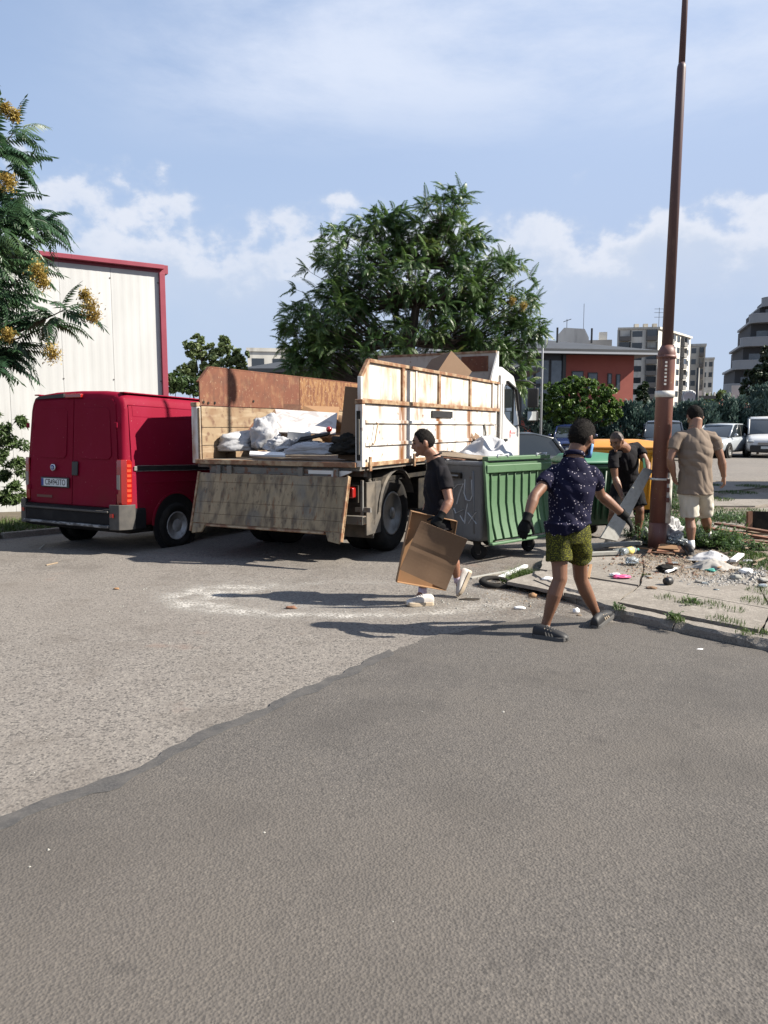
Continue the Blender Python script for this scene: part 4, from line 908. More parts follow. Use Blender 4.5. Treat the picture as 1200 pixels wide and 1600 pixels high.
# unseen building added out of frame, sized to cast the far pavement's broad shade
o = empty('unseen_shade_building', (12.4, 15.9, 0), 0, 'unseen flat-roofed building added off frame to shade the far pavement', 'building')
MB().box(0, 6, 0, 5.4, 0, 4.1).build('wall', M['flat2'], o); MB().box(-.1, 6.1, -.1, 5.5, 4.1, 4.25).build('roof', M['roofgrey'], o)

# ======================= poles =======================
M['polerust'] = mat('rust_brown_pole_paint', (.25, .10, .075), .55, layers=[dict(s=(3, 3, .8), lo=.4, hi=.66, c=(.135, .05, .045), f=.8), dict(s=(12, 12, 3), off=4, lo=.56, hi=.68, c=(.32, .15, .085), f=.7), dict(s=40, off=9, lo=.68, hi=.71, c=(.5, .42, .36), f=.7)], bump=[dict(s=25, k=.15, d=.004)])
M['polegrey'] = mat('plum_brown_pole_paint', (.15, .075, .075), .5, layers=[dict(s=(3, 3, .8), lo=.4, hi=.66, c=(.10, .055, .06), f=.8), dict(s=(12, 12, 3), off=4, lo=.60, hi=.70, c=(.26, .16, .13), f=.6)])
M['paper'] = mat('weathered_paper', (.66, .64, .60), .8, layers=[dict(s=12, lo=.45, hi=.65, c=(.48, .45, .40), f=.7)])
pb = gnd(1026, 858, PZ-.02); lean_ = V((.0125, .004, 1))
lp = empty('street_light_pole', pb, 0, 'tall rust-brown tubular street light pole standing in weeds with a paper band', 'pole')
def pp_(z): return V((lean_.x*z, lean_.y*z, z))
def ptube(zs, rs, name, m='polerust', par=None): 
    q = MB(); q.tube([pp_(z) for z in zs], rs, 20); return q.build(name, M[m], par or lp, smooth=True)
ptube([0, 2.46, 2.50, 2.54, 2.60], [.110, .106, .109, .100, .070], 'lower_shaft'); ptube([2.58, 5.9, 5.93, 5.97], [.068, .052, .050, .038], 'middle_shaft', 'polegrey'); ptube([5.95, 6.95, 7.3], [.039, .033, .032], 'upper_shaft', 'polegrey')
ptube([2.435, 2.475], [.119, .119], 'collar'); ptube([0, .35], [.1135, .1125], 'base_sleeve')
q = MB(); q.tube([pp_(7.0), pp_(7.0)+V((.05, 0, .06)), pp_(7.05)+V((.35, 0, .14))], .03, 8); q.blob(pp_(7.08)+V((.6, 0, .10)), (.30, .10, .06)); q.build('lamp_head', M['darkfr'], lp, smooth=True)
q = MB(); q.tube([pp_(1.95), pp_(2.03)], .1195, 20); q.build('paper_band', M['paper'], lp, smooth=True)
q = MB(); q.tube([pp_(.9), pp_(.925)], .1225, 20); q.build('white_tie', M['paper'], lp, smooth=True)
q = MB(); q.tube([pp_(z)+V((.085, -.075, 0)) for z in (.35, .8, 1.18, 1.22)], [(.045, .02), (.045, .02), (.04, .02), (.02, .01)], 8); q.build('cable_cover', M['paper'], lp, smooth=True)
for z in (.62, .75, .86, 1.0): MB().box(.05, .095, -.112, -.10, z, z+.06).build('torn_flake', M['polerust'], lp)
for k in range(7): 
    z = 2.10+k*.045; q = MB(); b_ = pp_(z); q.box(b_.x-.052, b_.x-.028, b_.y-.114, b_.y-.098, z, z+.024); q.build('punched_mark', M['paper'], lp)
# thin galvanised lamp post behind the cab
D = 30; b0 = at(845, 668, D); h = z_at(524, D); o = empty('thin_lamp_post', (b0.x, D, .15), 0, 'slim galvanised lamp post with curved tip rising behind the truck cab', 'lamp post')
q = MB(); q.tube([(0, 0, 0), (0, 0, h-.5), (-.08, 0, h-.15), (-.30, 0, h), (-.5, 0, h+.02)], [.05, .04, .035, .03, .03], 8); q.build('post', M['fascia'], o, smooth=True); MB().blob((-.62, 0, h), (.18, .07, .04)).build('lamp_head', M['fascia'], o, smooth=True)
# utility pole with dish
D = 75; b0 = at(1087, 668, D); h = z_at(578, D); o = empty('utility_pole', (b0.x, D, .2), 0, 'dark wooden utility pole with insulators in front of the apartment blocks', 'utility pole')
q = MB(); q.tube([(0, 0, 0), (0, 0, h)], [.2, .14], 8); q.build('pole', M['darkfr'], o, smooth=True); q = MB(); q.box(-.1, 1.8, -.1, .1, h-3.0, h-2.7); q.build('cross_arm', M['darkfr'], o)
for x in (.7, 1.2, 1.7): MB().tube([(x, 0, h-2.7), (x, 0, h-2.35)], .1, 6).build('insulator', M['paper'], o)
o2 = empty('satellite_dish', at(1077, 622, 94.2), 0, 'white satellite dish on the orange-roofed house', 'satellite dish'); q = MB(); q.lathe([(.01, .25), (.6, .15), (1.0, 0), (.98, .03), (.6, .19)], 16, None, 'Y'); q.build('dish', M['fascia'], o2, smooth=True)
MB().tube([(0, .2, 0), (0, .3, -1.8)], .06, 6).build('mast', M['darkfr'], o2)

# ======================= trees =======================
M['bark'] = mat('grey_bark', (.13, .10, .08), .9, layers=[dict(s=(12, 12, 2), lo=.45, hi=.6, c=(.07, .055, .045), f=.8)], bump=[dict(s=(20, 20, 4), k=.5, d=.01)])
M['leafA'] = leafmat('pinnate_leaf', (.044, .098, .026), (.095, .165, .038), (.18, .20, .045), .38, .42)
M['leafB'] = leafmat('near_pinnate_leaf', (.030, .075, .036), (.060, .120, .050), (.09, .14, .045), .35, .42)
M['leafC'] = leafmat('bright_broad_leaf', (.060, .125, .022), (.13, .21, .035), (.26, .20, .04), .35, .45)
M['leafD'] = leafmat('bluish_conifer', (.045, .085, .070), (.095, .150, .125), None, .2, .6)
M['leafE'] = leafmat('olive_leaf', (.10, .15, .055), (.17, .22, .08), (.22, .24, .09), .3, .5)
M['leafF'] = leafmat('dark_leaf', (.015, .032, .014), (.035, .06, .022), None, .2, .5)
M['leafG'] = leafmat('mid_green_leaf', (.05, .095, .03), (.09, .14, .04), (.16, .15, .04), .3, .5)
M['seed'] = leafmat('ochre_samara', (.34, .24, .06), (.44, .33, .09), (.34, .20, .05), .3, .6)
def frond(ln, n, lw, ll, droop, seed, twist=0.):
    """compound leaf: midrib along +X, leaflets both sides, drooping"""
    r_ = random.Random(seed); mb = MB(); pts = []
    for i in range(7):
        t = i/6; pts.append(V((ln*t*math.cos(droop*t*.6), r_.uniform(-.01, .01)*ln, ln*(.16*t-droop*.55*t*t))))
    mb.tube(pts, [.006*(1-.7*i/6)*(ln/.6)**.5 for i in range(7)], 3, cap=False)
    for i in range(n):
        t = .14+.84*i/(n-1); k = min(5, int(t*6)); f = t*6-k; p = pts[k].lerp(pts[k+1], f); d = (pts[k+1]-pts[k]).normalized()
        sz = ll*(.65+.5*math.sin(math.pi*min(1, .25+t*.8)))*r_.uniform(.85, 1.1)
        for s_ in (-1, 1):
            u = (V((0, s_, 0))*.86+d*.45+V((0, 0, -.42-.3*r_.random()))).normalized(); nn = d.cross(u).normalized()*s_; w = d*lw*.5
            a = p; b = p+u*sz*.42+w+nn*lw*.12; c = p+u*sz+V((0, 0, -.06*sz)); e = p+u*sz*.42-w+nn*lw*.12
            mb.add([a, b, c, e], [(0, 1, 2), (0, 2, 3)])
    t = pts[-1]; d = (pts[-1]-pts[-2]).normalized(); mb.add([t, t+d*ll*.5+V((0, lw*.5, 0)), t+d*ll, t+d*ll*.5-V((0, lw*.5, 0))], [(0, 1, 2), (0, 2, 3)])
    return mb
def basis(d, roll=0.):
    d = d.normalized(); s_ = V((-d.y, d.x, 0)); s_ = s_.normalized() if s_.length > 1e-3 else V((0, 1, 0)); u = d.cross(s_)
    return Matrix((d, s_, u)).transposed().to_4x4() @ Matrix.Rotation(roll, 4, 'X')
def branch_tree(root, trunk_pts, tr, tips, par, name='trunk', r0=.03, m='bark'):
    mb = MB(); mb.tube(trunk_pts, tr, 9)
    for tip in tips:
        z = tip.z; best = min(range(len(trunk_pts)), key=lambda i: (trunk_pts[i]-tip).length+max(0, trunk_pts[i].z-tip.z+.5)*3)
        s0 = trunk_pts[best]; md = s0.lerp(tip, .5)+V((0, 0, -.12*(tip-s0).length)); mb.tube([s0, s0.lerp(md, .6)+V((0, 0, .05)), md, tip], [r0, r0*.8, r0*.55, r0*.25], 5, cap=False)
    return mb.build(name, M[m], par, smooth=True)
def ailanthus(name, base, lab, lobes, nt_, trunk_pts, tr, fl_, per, mname, seed, nobj=300, cam_side=V((0, -1, 0)), seeds=(), keep=None, limb=.03, group=None):
    r_ = random.Random(seed); root = empty(name, base, 0, lab, 'tree', group); tips = []
    tries = 0
    while len(tips) < nt_ and tries < nt_*60:
        tries += 1; c, rad, wgt = r_.choices(lobes, [l[2] for l in lobes])[0]
        d = V((r_.gauss(0, 1), r_.gauss(0, 1), r_.gauss(0, 1))).normalized(); rr = r_.random()**.45
        p = V(c)+V((d.x*rad[0], d.y*rad[1], d.z*rad[2]))*rr
        if keep and not keep(p): continue
        if any((p-q[0]).length < fl_*.30 for q in tips[-90:]): continue
        tips.append((p, d, rr))
    fr = [frond(fl_*k, 12, fl_*.075, fl_*.25, dr, seed+i) for i, (k, dr) in enumerate(((1, .8), (.85, 1.1), (1.1, .6), (.7, .9), (.95, 1.3)))]
    fm = [f.mesh('leaf', None, M[mname], False, False) for f in fr]
    rest = MB(); arr = []; items = []
    for p, d, rr in tips:
        out = (d*V((1, 1, 1)).length*0+V((d.x, d.y, d.z*.4+.25))).normalized() if rr > .35 else V((r_.gauss(0, 1), r_.gauss(0, 1), .3)).normalized()
        a0 = r_.uniform(0, 6.28)
        for k in range(per):
            a = a0+k*6.283/per+r_.uniform(-.3, .3); side_, up_ = frame(out, V((0, 0, 1)))
            rad_ = side_*math.cos(a)+up_*math.sin(a)*.9; dd = V((out.x*.8+rad_.x, out.y*.8+rad_.y, (out.z*.7+rad_.z)*(.38 if mname == 'leafB' else .75)+.08)).normalized()
            i = r_.randrange(5); M4 = Matrix.Translation(p-out*r_.uniform(0, .12)) @ basis(dd, r_.uniform(-.5, .5)) @ Matrix.Scale(r_.uniform(.75, 1.1), 4)
            items.append((p.dot(cam_side)*.6+rr*1.2+r_.random()*.2, i, M4))
    items.sort(key=lambda q: -q[0])
    for sc, i, M4 in items[:nobj]:
        o = link('leaf', fm[i], root); o.matrix_local = M4
    bm_v = []; fs = []; base_v = 0; fa = [(np.array([tuple(v) for v in f.v]), f.f) for f in fr]
    for sc, i, M4 in items[nobj:]:
        a_ = np.array(M4)[:3, :3]; t_ = np.array(M4)[:3, 3]; bm_v.append(fa[i][0] @ a_.T+t_); fs += [[q+base_v for q in f] for f in fa[i][1]]; base_v += len(fa[i][0])
    me = bpy.data.meshes.new('crown'); vv = np.concatenate(bm_v); me.from_pydata(vv.tolist(), [], fs); me.materials.append(M[mname]); me.update()
    o = link('crown', me, root); o['kind'] = 'stuff'
    branch_tree(root, trunk_pts, tr, [t[0] for t in tips], root, r0=limb)
    for (p, s_) in seeds:
        mb = MB(); p = V(p)
        for _ in range(int(420)):
            d = V((r_.gauss(0, .42), r_.gauss(0, .42), r_.gauss(0, .5))); c = p+d*s_; u = V((r_.gauss(0, 1), r_.gauss(0, 1), r_.gauss(0, 1))).normalized(); w = u.cross(V((.3, .2, .9))).normalized()
            mb.add([c, c+u*.024+w*.011, c+u*.048, c+u*.024-w*.011], [(0, 1, 2, 3)])
        o = mb.build('seed_cluster', M['seed'], root, fix=False); o['kind'] = 'stuff'
    return root
# big tree behind the truck; crown centre (645, 460)
D = 23.; k = D/FPX; B = at(650, 668, D); B.z = 0
def P(px, py, dy=0.): q = at(px, py, D+dy); return V((q.x-B.x, q.y-B.y, q.z))
def lobe(px, py, rx_, ry_, w, dy=0.): return (P(px, py, dy), (rx_*k, rx_*k*.9, ry_*k), w)
lobes = [lobe(690, 365, 66, 66, 1.4), lobe(560, 425, 85, 74, 1.7, .3), lobe(520, 495, 86, 66, 1.6), lobe(650, 460, 118, 84, 2.3), lobe(765, 470, 76, 92, 1.8), lobe(640, 548, 165, 42, 1.4, .5), lobe(775, 565, 62, 56, 1.1), lobe(500, 560, 62, 34, 1.0), lobe(470, 520, 38, 50, .5), lobe(600, 350, 40, 30, .5), lobe(820, 500, 34, 60, .6)]
tp = [P(640, 700, .1), P(640, 600), P(640, 540), P(650, 480), P(668, 420), P(690, 350)]; tp[0].z = 0
r2 = random.Random(3)
ss = [(P(x, y, -1.2), .10) for x, y in ((818, 478), (800, 470))]
ailanthus('ailanthus_tree', B, 'big tree with feathery compound leaves rising behind the tipper truck', lobes, 860, tp, [.24, .20, .17, .12, .08, .03], .50, 6, 'leafA', 11, 295, seeds=ss, limb=.022)
# near tree on the left, partly out of frame
D = 11.6; k = D/FPX; B = V((-8.0, 12.4, gz(-8, 12.4)+.05))
def P(px, py, dy=0.): q = at(px, py, D+dy); return V((q.x, q.y, q.z))-B
def lobe(px, py, rx_, ry_, w, dy=0.): return (P(px, py, dy), (rx_*k, rx_*k*.9, ry_*k), w)
lobes = [lobe(-90, 250, 130, 90, 1.1), lobe(-60, 340, 130, 75, 1.4), lobe(-70, 440, 130, 80, 1.4), lobe(-60, 530, 105, 60, .9), lobe(75, 492, 34, 22, .28, -.2), lobe(20, 545, 30, 22, .2, -.2), lobe(-170, 400, 130, 190, 1.6), lobe(-90, 180, 75, 55, .6)]
tp = [V((0, 0, -.1)), P(-190, 650), P(-150, 540), P(-130, 420), P(-110, 320), P(-90, 200)]
ss = [(P(60, 425, -.9), .12), (P(66, 440, -.9), .11), (P(140, 478, -.4), .14), (P(146, 492, -.4), .11), (P(132, 462, -.4), .08), (P(82, 552, -.7), .13), (P(12, 523, -.8), .10), (P(22, 180, -.8), .08), (P(12, 285, -.9), .12), (P(8, 170, -.8), .07)]
ailanthus('ailanthus_tree', B, 'near tree with long feathery leaves and ochre seed clusters at the left edge', lobes, 165, tp, [.16, .14, .11, .09, .06, .02], .66, 6, 'leafB', 5, 300, V((.75, -.65, 0)), seeds=ss, limb=.03)
# leafy trees made of small leaf clumps
def leafy(name, base, lab, lobes, n, ls, mname, seed, trunk_h, tr=.12, cat='tree', group=None, shell=.5, asp=.55):
    r_ = np.random.RandomState(seed); root = empty(name, base, 0, lab, cat, group)
    V_ = []; F_ = []; wt = np.array([l[2] for l in lobes], float); wt /= wt.sum(); ids = r_.choice(len(lobes), n, p=wt)
    d = r_.normal(size=(n, 3)); d /= np.linalg.norm(d, axis=1)[:, None]; rr = r_.rand(n)**shell
    c = np.array([tuple(l[0]) for l in lobes])[ids]; rad = np.array([l[1] for l in lobes])[ids]
    p = c+d*rad*rr[:, None]
    cl = r_.normal(size=(max(8, n//75), 3)); cl /= np.linalg.norm(cl, axis=1)[:, None]
    # pull leaves towards twig clumps so that gaps open between them
    m_ = len(cl); ci_ = r_.randint(0, m_, n); src = p[r_.randint(0, n, m_)]; p = p*.45+src[ci_]*.55 if False else p
    seeds_ = p[r_.choice(n, m_, replace=False)]
    dist = ((p[:, None, :]-seeds_[None])**2).sum(2) if n*m_ < 8e6 else None
    if dist is not None:
        j = dist.argmin(1); p = p*.48+seeds_[j]*.52
    nrm = d*.7+r_.normal(size=(n, 3))*.8+np.array([0, 0, .5]); nrm /= np.linalg.norm(nrm, axis=1)[:, None]
    t = np.cross(nrm, r_.normal(size=(n, 3))); t /= np.linalg.norm(t, axis=1)[:, None]; b = np.cross(nrm, t); s_ = ls*(.6+.8*r_.rand(n))[:, None]
    vs = np.stack([p-t*s_, p+b*s_*asp+nrm*s_*.15, p+t*s_, p-b*s_*asp+nrm*s_*.15], 1).reshape(-1, 3)
    me = bpy.data.meshes.new('crown'); me.from_pydata(vs.tolist(), [], (np.arange(n*4).reshape(-1, 4)).tolist()); me.materials.append(M[mname]); me.update()
    o = link('crown', me, root); o['kind'] = 'stuff'
    q = MB(); top = max(l[0][2] for l in lobes); q.tube([V((0, 0, 0)), V((.03, 0, trunk_h)), V((lobes[0][0][0]*.5, lobes[0][0][1]*.5, top))], [tr, tr*.8, tr*.25], 7)
    for l in lobes: q.tube([V((.02, 0, trunk_h*.9)), V((l[0][0]*.6, l[0][1]*.6, (trunk_h+l[0][2])*.5)), V(l[0])], [tr*.5, tr*.35, tr*.12], 5)
    q.build('trunk', M['bark'], root, smooth=True); return root
def tree_px(name, lab, D, pxc, lob, n, ls, mn_, seed, th=1.2, tr=.1, cat='tree', group=None, **kw):
    b = at(pxc, 668, D); b.z = gz(b.x, D); k = D/FPX
    L_ = []
    for px, py, rx_, ry_, w in lob:
        q = at(px, py, D); L_.append(((q.x-b.x, 0, q.z-b.z), (rx_*k, rx_*k*.9, ry_*k), w))
    return leafy(name, b, lab, L_, n, ls, mn_, seed, th, tr, cat, group, **kw)
tree_px('broadleaf_tree', 'bushy bright green tree in front of the red building', 34, 905, [(868, 612, 22, 18, .8), (892, 602, 20, 16, .7), (915, 608, 24, 20, .9), (945, 618, 22, 20, .8), (960, 640, 16, 18, .5), (890, 635, 40, 26, 1.3), (935, 645, 32, 24, 1.1), (855, 636, 18, 22, .5), (880, 655, 26, 14, .6)], 20000, .075, 'leafC', 1)
tree_px('small_tree', 'small olive-green tree above the van roof, right of the white hall', 25, 325, [(305, 545, 22, 18, .8), (345, 548, 24, 18, .8), (372, 560, 18, 20, .6), (330, 575, 44, 22, 1.4), (295, 585, 24, 18, .7), (312, 526, 9, 9, .15), (350, 530, 12, 8, .2), (372, 585, 20, 16, .5)], 12000, .062, 'leafE', 2)
tree_px('shrub', 'dense green shrub at the foot of the white hall, behind the van roof', 21, 262, [(240, 602, 24, 14, 1), (275, 598, 30, 16, 1.2), (300, 604, 26, 16, 1)], 7000, .06, 'leafG', 3, .5, .05, 'shrub')
tree_px('dark_conifer', 'tall dark conifer between the red building and the flats', 50, 1004, [(1004, 610, 12, 16, .7), (1003, 635, 17, 26, 1.4), (1005, 655, 19, 20, 1)], 3500, .13, 'leafF', 4, 1.5)
tree_px('dark_tree', 'dark dense tree below the terraced building at the right edge', 60, 1195, [(1188, 590, 26, 22, 1), (1208, 565, 24, 30, 1), (1222, 600, 45, 36, 1.5), (1176, 612, 26, 18, .8)], 15000, .14, 'leafF', 5, 2)
tree_px('far_tree', 'rounded green tree beside the orange-roofed house', 88, 1125, [(1128, 622, 18, 12, 1), (1108, 626, 16, 10, .8)], 2200, .28, 'leafE', 6, 1.5)
tree_px('far_tree', 'mid-green tree between the terracotta roof and the terraced building', 92, 1160, [(1150, 620, 16, 14, 1), (1168, 628, 18, 14, 1)], 2200, .28, 'leafC', 7, 1.5)
tree_px('far_tree', 'dark green tree in the gap left of the leaning pole', 70, 1020, [(1018, 640, 16, 14, 1), (1045, 645, 18, 12, 1)], 1800, .22, 'leafF', 8, 1.5)
tree_px('far_tree', 'hazy treetop at the far end of the street, right of the flats', 150, 1112, [(1112, 640, 14, 18, 1)], 1500, .5, 'leafE', 9, 1.5)
# shrub on the verge at the left edge
b = V((-7.6, 13.3, gz(-7.6, 13.3)+.05)); q_ = lambda px, py, D: at(px, py, D)-b
leafy('verge_shrub', b, 'wild shrub with feathery leaves at the left edge beside the van', [(q_(8, 690, 13.2), (.50, .45, .55), 1.2), (q_(20, 735, 13.1), (.36, .34, .36), 1), (q_(-20, 660, 13.3), (.5, .4, .5), .8), (q_(10, 775, 13), (.34, .35, .30), .9), (q_(25, 655, 13.2), (.22, .2, .18), .4)], 2900, .062, 'leafG', 21, .4, .03, 'shrub', asp=.3)
# hedge of upright bluish conifers
def conifer(base, h, r0, lab, seed, n=2600, m='leafD'):
    root = empty('hedge_conifer', base, 0, lab, 'tree', 'bluish conifers planted in a row along the parking'); r_ = np.random.RandomState(seed)
    n1 = n; z = r_.rand(n1)**1.05*h; nb = 26
    # side leaders: plumes pointing up and out
    pl_a = r_.rand(nb)*6.283; pl_z = r_.rand(nb)*h*.78+.05*h; ids = r_.randint(0, nb, n1); t = r_.rand(n1)
    rad = r0*(1-pl_z[ids]/h)**.6*(.35+.75*t)+.02; zz_ = pl_z[ids]+t*h*.26
    a = pl_a[ids]+r_.normal(size=n1)*.16; sp = .05+.10*(1-t)
    p = np.stack([np.cos(a)*rad+r_.normal(size=n1)*sp, np.sin(a)*rad+r_.normal(size=n1)*sp, np.minimum(zz_, h*(1.02-.1*rad/r0))+r_.normal(size=n1)*.05], 1)
    ax = np.stack([np.cos(a)*.45, np.sin(a)*.45, np.ones(n1)], 1)+r_.normal(size=(n1, 3))*.35; ax /= np.linalg.norm(ax, axis=1)[:, None]
    w = np.cross(ax, r_.normal(size=(n1, 3))); w /= np.linalg.norm(w, axis=1)[:, None]; L_ = .14+.14*r_.rand(n1)[:, None]; wd_ = .035
    vs = np.stack([p, p+ax*L_*.5+w*wd_, p+ax*L_, p+ax*L_*.5-w*wd_], 1).reshape(-1, 3)
    me = bpy.data.meshes.new('foliage'); me.from_pydata(vs.tolist(), [], np.arange(n1*4).reshape(-1, 4).tolist()); me.materials.append(M[m]); me.update(); o = link('foliage', me, root); o['kind'] = 'stuff'
    q = MB(); q.tube([V((0, 0, -.1)), V((0, 0, h*.9))], [.07, .015], 6); q.build('trunk', M['bark'], root)
r_ = random.Random(8); DH = 37
hed = [(838, 640), (858, 628), (879, 640), (900, 632), (922, 642), (943, 625), (964, 640), (986, 632), (1008, 642), (1029, 628), (1052, 640), (1074, 632), (1100, 628), (1122, 636), (1144, 620), (1166, 628), (1186, 606), (1208, 598), (1232, 610)]
where = ['right behind the truck cab', 'just right of the truck cab', 'behind the blue car', 'behind the head of the man in the dotted shirt', 'right of the dotted-shirt man', 'left of the red wall', 'in front of the red wall', 'above the crouching man', 'behind the dark parked car', 'hidden behind the leaning pole', 'just right of the leaning pole', 'above the head of the man in beige', 'right of the head of the man in beige', 'above the silver car', 'between silver car and white van', 'left of the white van roof', 'tallest, behind the white van', 'at the very right edge', 'last in the row, cut by the frame']
for i, (px, y) in enumerate(hed):
    D = DH+r_.uniform(-.5, .8); c = at(px, 668, D); c.z = gz(c.x, D); conifer(c, z_at(y, D)-c.z, r_.uniform(.62, .85), 'bluish upright hedge conifer '+where[i], 40+i)
q = MB()
# ======================= bins =======================
M['galv'] = mat('dull_galvanised_steel', (.24, .255, .275), .6, metal=.25, layers=[dict(s=(4, 4, 1.2), lo=.4, hi=.7, c=(.31, .33, .35), f=.7), dict(s=(14, 14, 3), off=3, lo=.55, hi=.7, c=(.16, .17, .185), f=.6), dict(s=22, off=9, lo=.66, hi=.70, c=(.22, .14, .09), f=.7)], bump=[dict(s=7, k=.15, d=.01)])
M['greenp'] = mat('faded_green_plastic', (.095, .205, .095), .55, layers=[dict(s=(3, 3, 1), lo=.4, hi=.7, c=(.12, .24, .12), f=.7), dict(s=18, off=4, lo=.58, hi=.70, c=(.065, .14, .065), f=.6)], bump=[dict(s=30, k=.05, d=.003)])
M['greend'] = mat('dark_green_plastic', (.012, .075, .03), .5, layers=[dict(s=4, lo=.4, hi=.7, c=(.022, .10, .045), f=.7)])
M['teal'] = mat('light_green_lid', (.05, .24, .13), .5, layers=[dict(s=5, lo=.4, hi=.7, c=(.07, .28, .16), f=.6)])
M['yellow'] = mat('yellow_plastic', (.58, .27, .012), .5, layers=[dict(s=3, lo=.4, hi=.7, c=(.60, .31, .03), f=.6), dict(s=15, off=4, lo=.6, hi=.7, c=(.45, .22, .03), f=.5)])
M['orange'] = mat('orange_lid', (.58, .25, .04), .5)
M['whitefab'] = mat('white_woven_sack', (.50, .50, .515), .65, layers=[dict(s=5, lo=.45, hi=.7, c=(.42, .42, .44), f=.6), dict(s=16, off=4, lo=.62, hi=.74, c=(.42, .38, .34), f=.5)], bump=[dict(s=90, k=.2, d=.002), dict(s=12, k=.5, d=.02)])
M['foam'] = mat('white_foam', (.62, .62, .61), .7, bump=[dict(t='vor', s=120, k=.15, d=.002)])
M['card'] = mat('brown_cardboard', (.29, .175, .10), .85, layers=[dict(s=(3, 3, 3), lo=.4, hi=.7, c=(.27, .155, .085), f=.6), dict(s=(50, 50, 50), off=2, lo=.5, hi=.7, c=(.36, .22, .13), f=.3)], randcol=.12)
M['cardl'] = mat('light_cardboard', (.42, .235, .115), .85, layers=[dict(s=4, lo=.4, hi=.7, c=(.36, .20, .095), f=.6)], randcol=.10)
M['wood'] = mat('weathered_plank', (.36, .27, .18), .85, layers=[dict(s=(30, 30, 3), lo=.4, hi=.7, c=(.24, .17, .11), f=.6), dict(s=3, off=4, lo=.5, hi=.7, c=(.42, .36, .28), f=.6)], bump=[dict(s=(40, 40, 6), k=.3, d=.002)], randcol=.2)
M['woodr'] = mat('reddish_plank', (.30, .13, .07), .8, layers=[dict(s=(30, 30, 4), lo=.4, hi=.7, c=(.18, .08, .045), f=.7), dict(s=4, off=4, lo=.55, hi=.7, c=(.42, .26, .15), f=.6)], bump=[dict(s=(40, 40, 6), k=.3, d=.002)], randcol=.25)
M['woodg'] = mat('pale_grey_board', (.42, .41, .37), .8, layers=[dict(s=(20, 20, 20), lo=.45, hi=.7, c=(.34, .32, .28), f=.7)], randcol=.12)
M['marble'] = mat('veined_white_board', (.58, .54, .52), .5, layers=[dict(s=(6, 6, 6), dist=1.5, lo=.52, hi=.60, c=(.44, .40, .39), f=.7)])
M['graf'] = mat('spray_white', (.60, .63, .66), .8); M['plasterw'] = mat('plaster_white', (.40, .38, .35), .9, randcol=.1)
M['white'] = mat('white_plastic', (.78, .78, .78), .45); M['pink'] = mat('pink_print', (.70, .10, .25), .5); M['clear'] = mat('clear_plastic', (.75, .82, .84), .12, trans=.75); M['ylab'] = mat('yellow_label', (.75, .62, .18), .5)
M['tealcloth'] = mat('teal_cloth', (.08, .42, .34), .8)

def rring(x0, x1, y0, y1, z, r=.05, n=4):
    out = []
    for cx, cy, a0 in ((x1-r, y1-r, 0), (x0+r, y1-r, 90), (x0+r, y0+r, 180), (x1-r, y0+r, 270)):
        for k in range(n+1):
            a = R(a0+90*k/n); out.append(V((cx+math.cos(a)*r, cy+math.sin(a)*r, z)))
    return out
def caster(par, x, y, a=0., r=.10):
    w = empty('caster', (x, y, r), a); w.parent = par
    q = MB(); q.lathe([(r*.55, -.024), (r*.92, -.026), (r, -.012), (r, .012), (r*.92, .026), (r*.55, .024)], 22, None, 'X'); q.build('tyre', M['rubber'], w, smooth=True)
    q = MB(); q.lathe([(.02, -.028), (r*.56, -.018), (r*.56, .018), (.02, .028)], 16, None, 'X'); q.build('hub', M['rim'], w)
    q = MB()
    for s_ in (-1, 1): q.prism([(-.03, -.02), (.03, -.02), (.07, .13), (-.02, .13)], lambda p: V((s_*.031, p[0], p[1])), lambda p: V((s_*.038, p[0], p[1])))
    q.box(-.05, .05, -.03, .09, .1305, .145); q.build('fork', M['chassis'], w)
    return w
B1 = empty('open_waste_container', (1.19, 9.12, 0), math.atan2(.669, .743), 'grey metal waste container with graffiti and its ribbed green lid hanging open in front', 'waste container')
WX, WY, ZB, ZTp = 1.30, 1.02, .25, 1.24
q = MB(); ro = [rring(.07, WX-.07, .08, WY-.08, ZB), rring(.05, WX-.05, .05, WY-.05, ZB+.06), rring(.012, WX-.012, .012, WY-.012, ZTp-.06), rring(0, WX, 0, WY, ZTp-.055), rring(0, WX, 0, WY, ZTp-.012), rring(.02, WX-.02, .02, WY-.02, ZTp), rring(.045, WX-.045, .045, WY-.045, ZTp), rring(.05, WX-.05, .05, WY-.05, 1.0)]
q.loft(ro, True); q.build('body', M['galv'], B1, smooth=True).modifiers.new('b', 'BEVEL').width = .006
def sidept(y, z, d): t = (z-ZB)/(ZTp-ZB); return V((.055-.045*t-d, y, z))
for x_ in (.25, .65, 1.05): pass
for y in (.16, .83):
    q = MB(); q.tube([sidept(y, .34, .0), sidept(y, 1.12, .0)], .014, 6); q.build('pressed_rib', M['galv'], B1, smooth=True)
q = MB(); q.box(-.03, .03, .34, .62, 1.02, 1.09, None); q.build('side_handle_recess', M['chassis'], B1); q = MB(); q.tube([(.012, .36, 1.06), (-.035, .38, 1.055), (-.035, .58, 1.055), (.012, .60, 1.06)], .012, 6); q.build('side_handle', M['galv'], B1, smooth=True)
def stroke(pts, w=.030):
    q = MB(); P_ = []
    for px, py in pts:
        y = (752-px)/92*.98; z = 1.65-(py-668)*9.4/1180; P_.append((y, z))
    for a, b in zip(P_[:-1], P_[1:]):
        q.beam(sidept(a[0], a[1], .004), sidept(b[0], b[1], .004), .002, w, V((1, 0, 0)))
    return q.build('graffiti_stroke', M['graf'], B1)
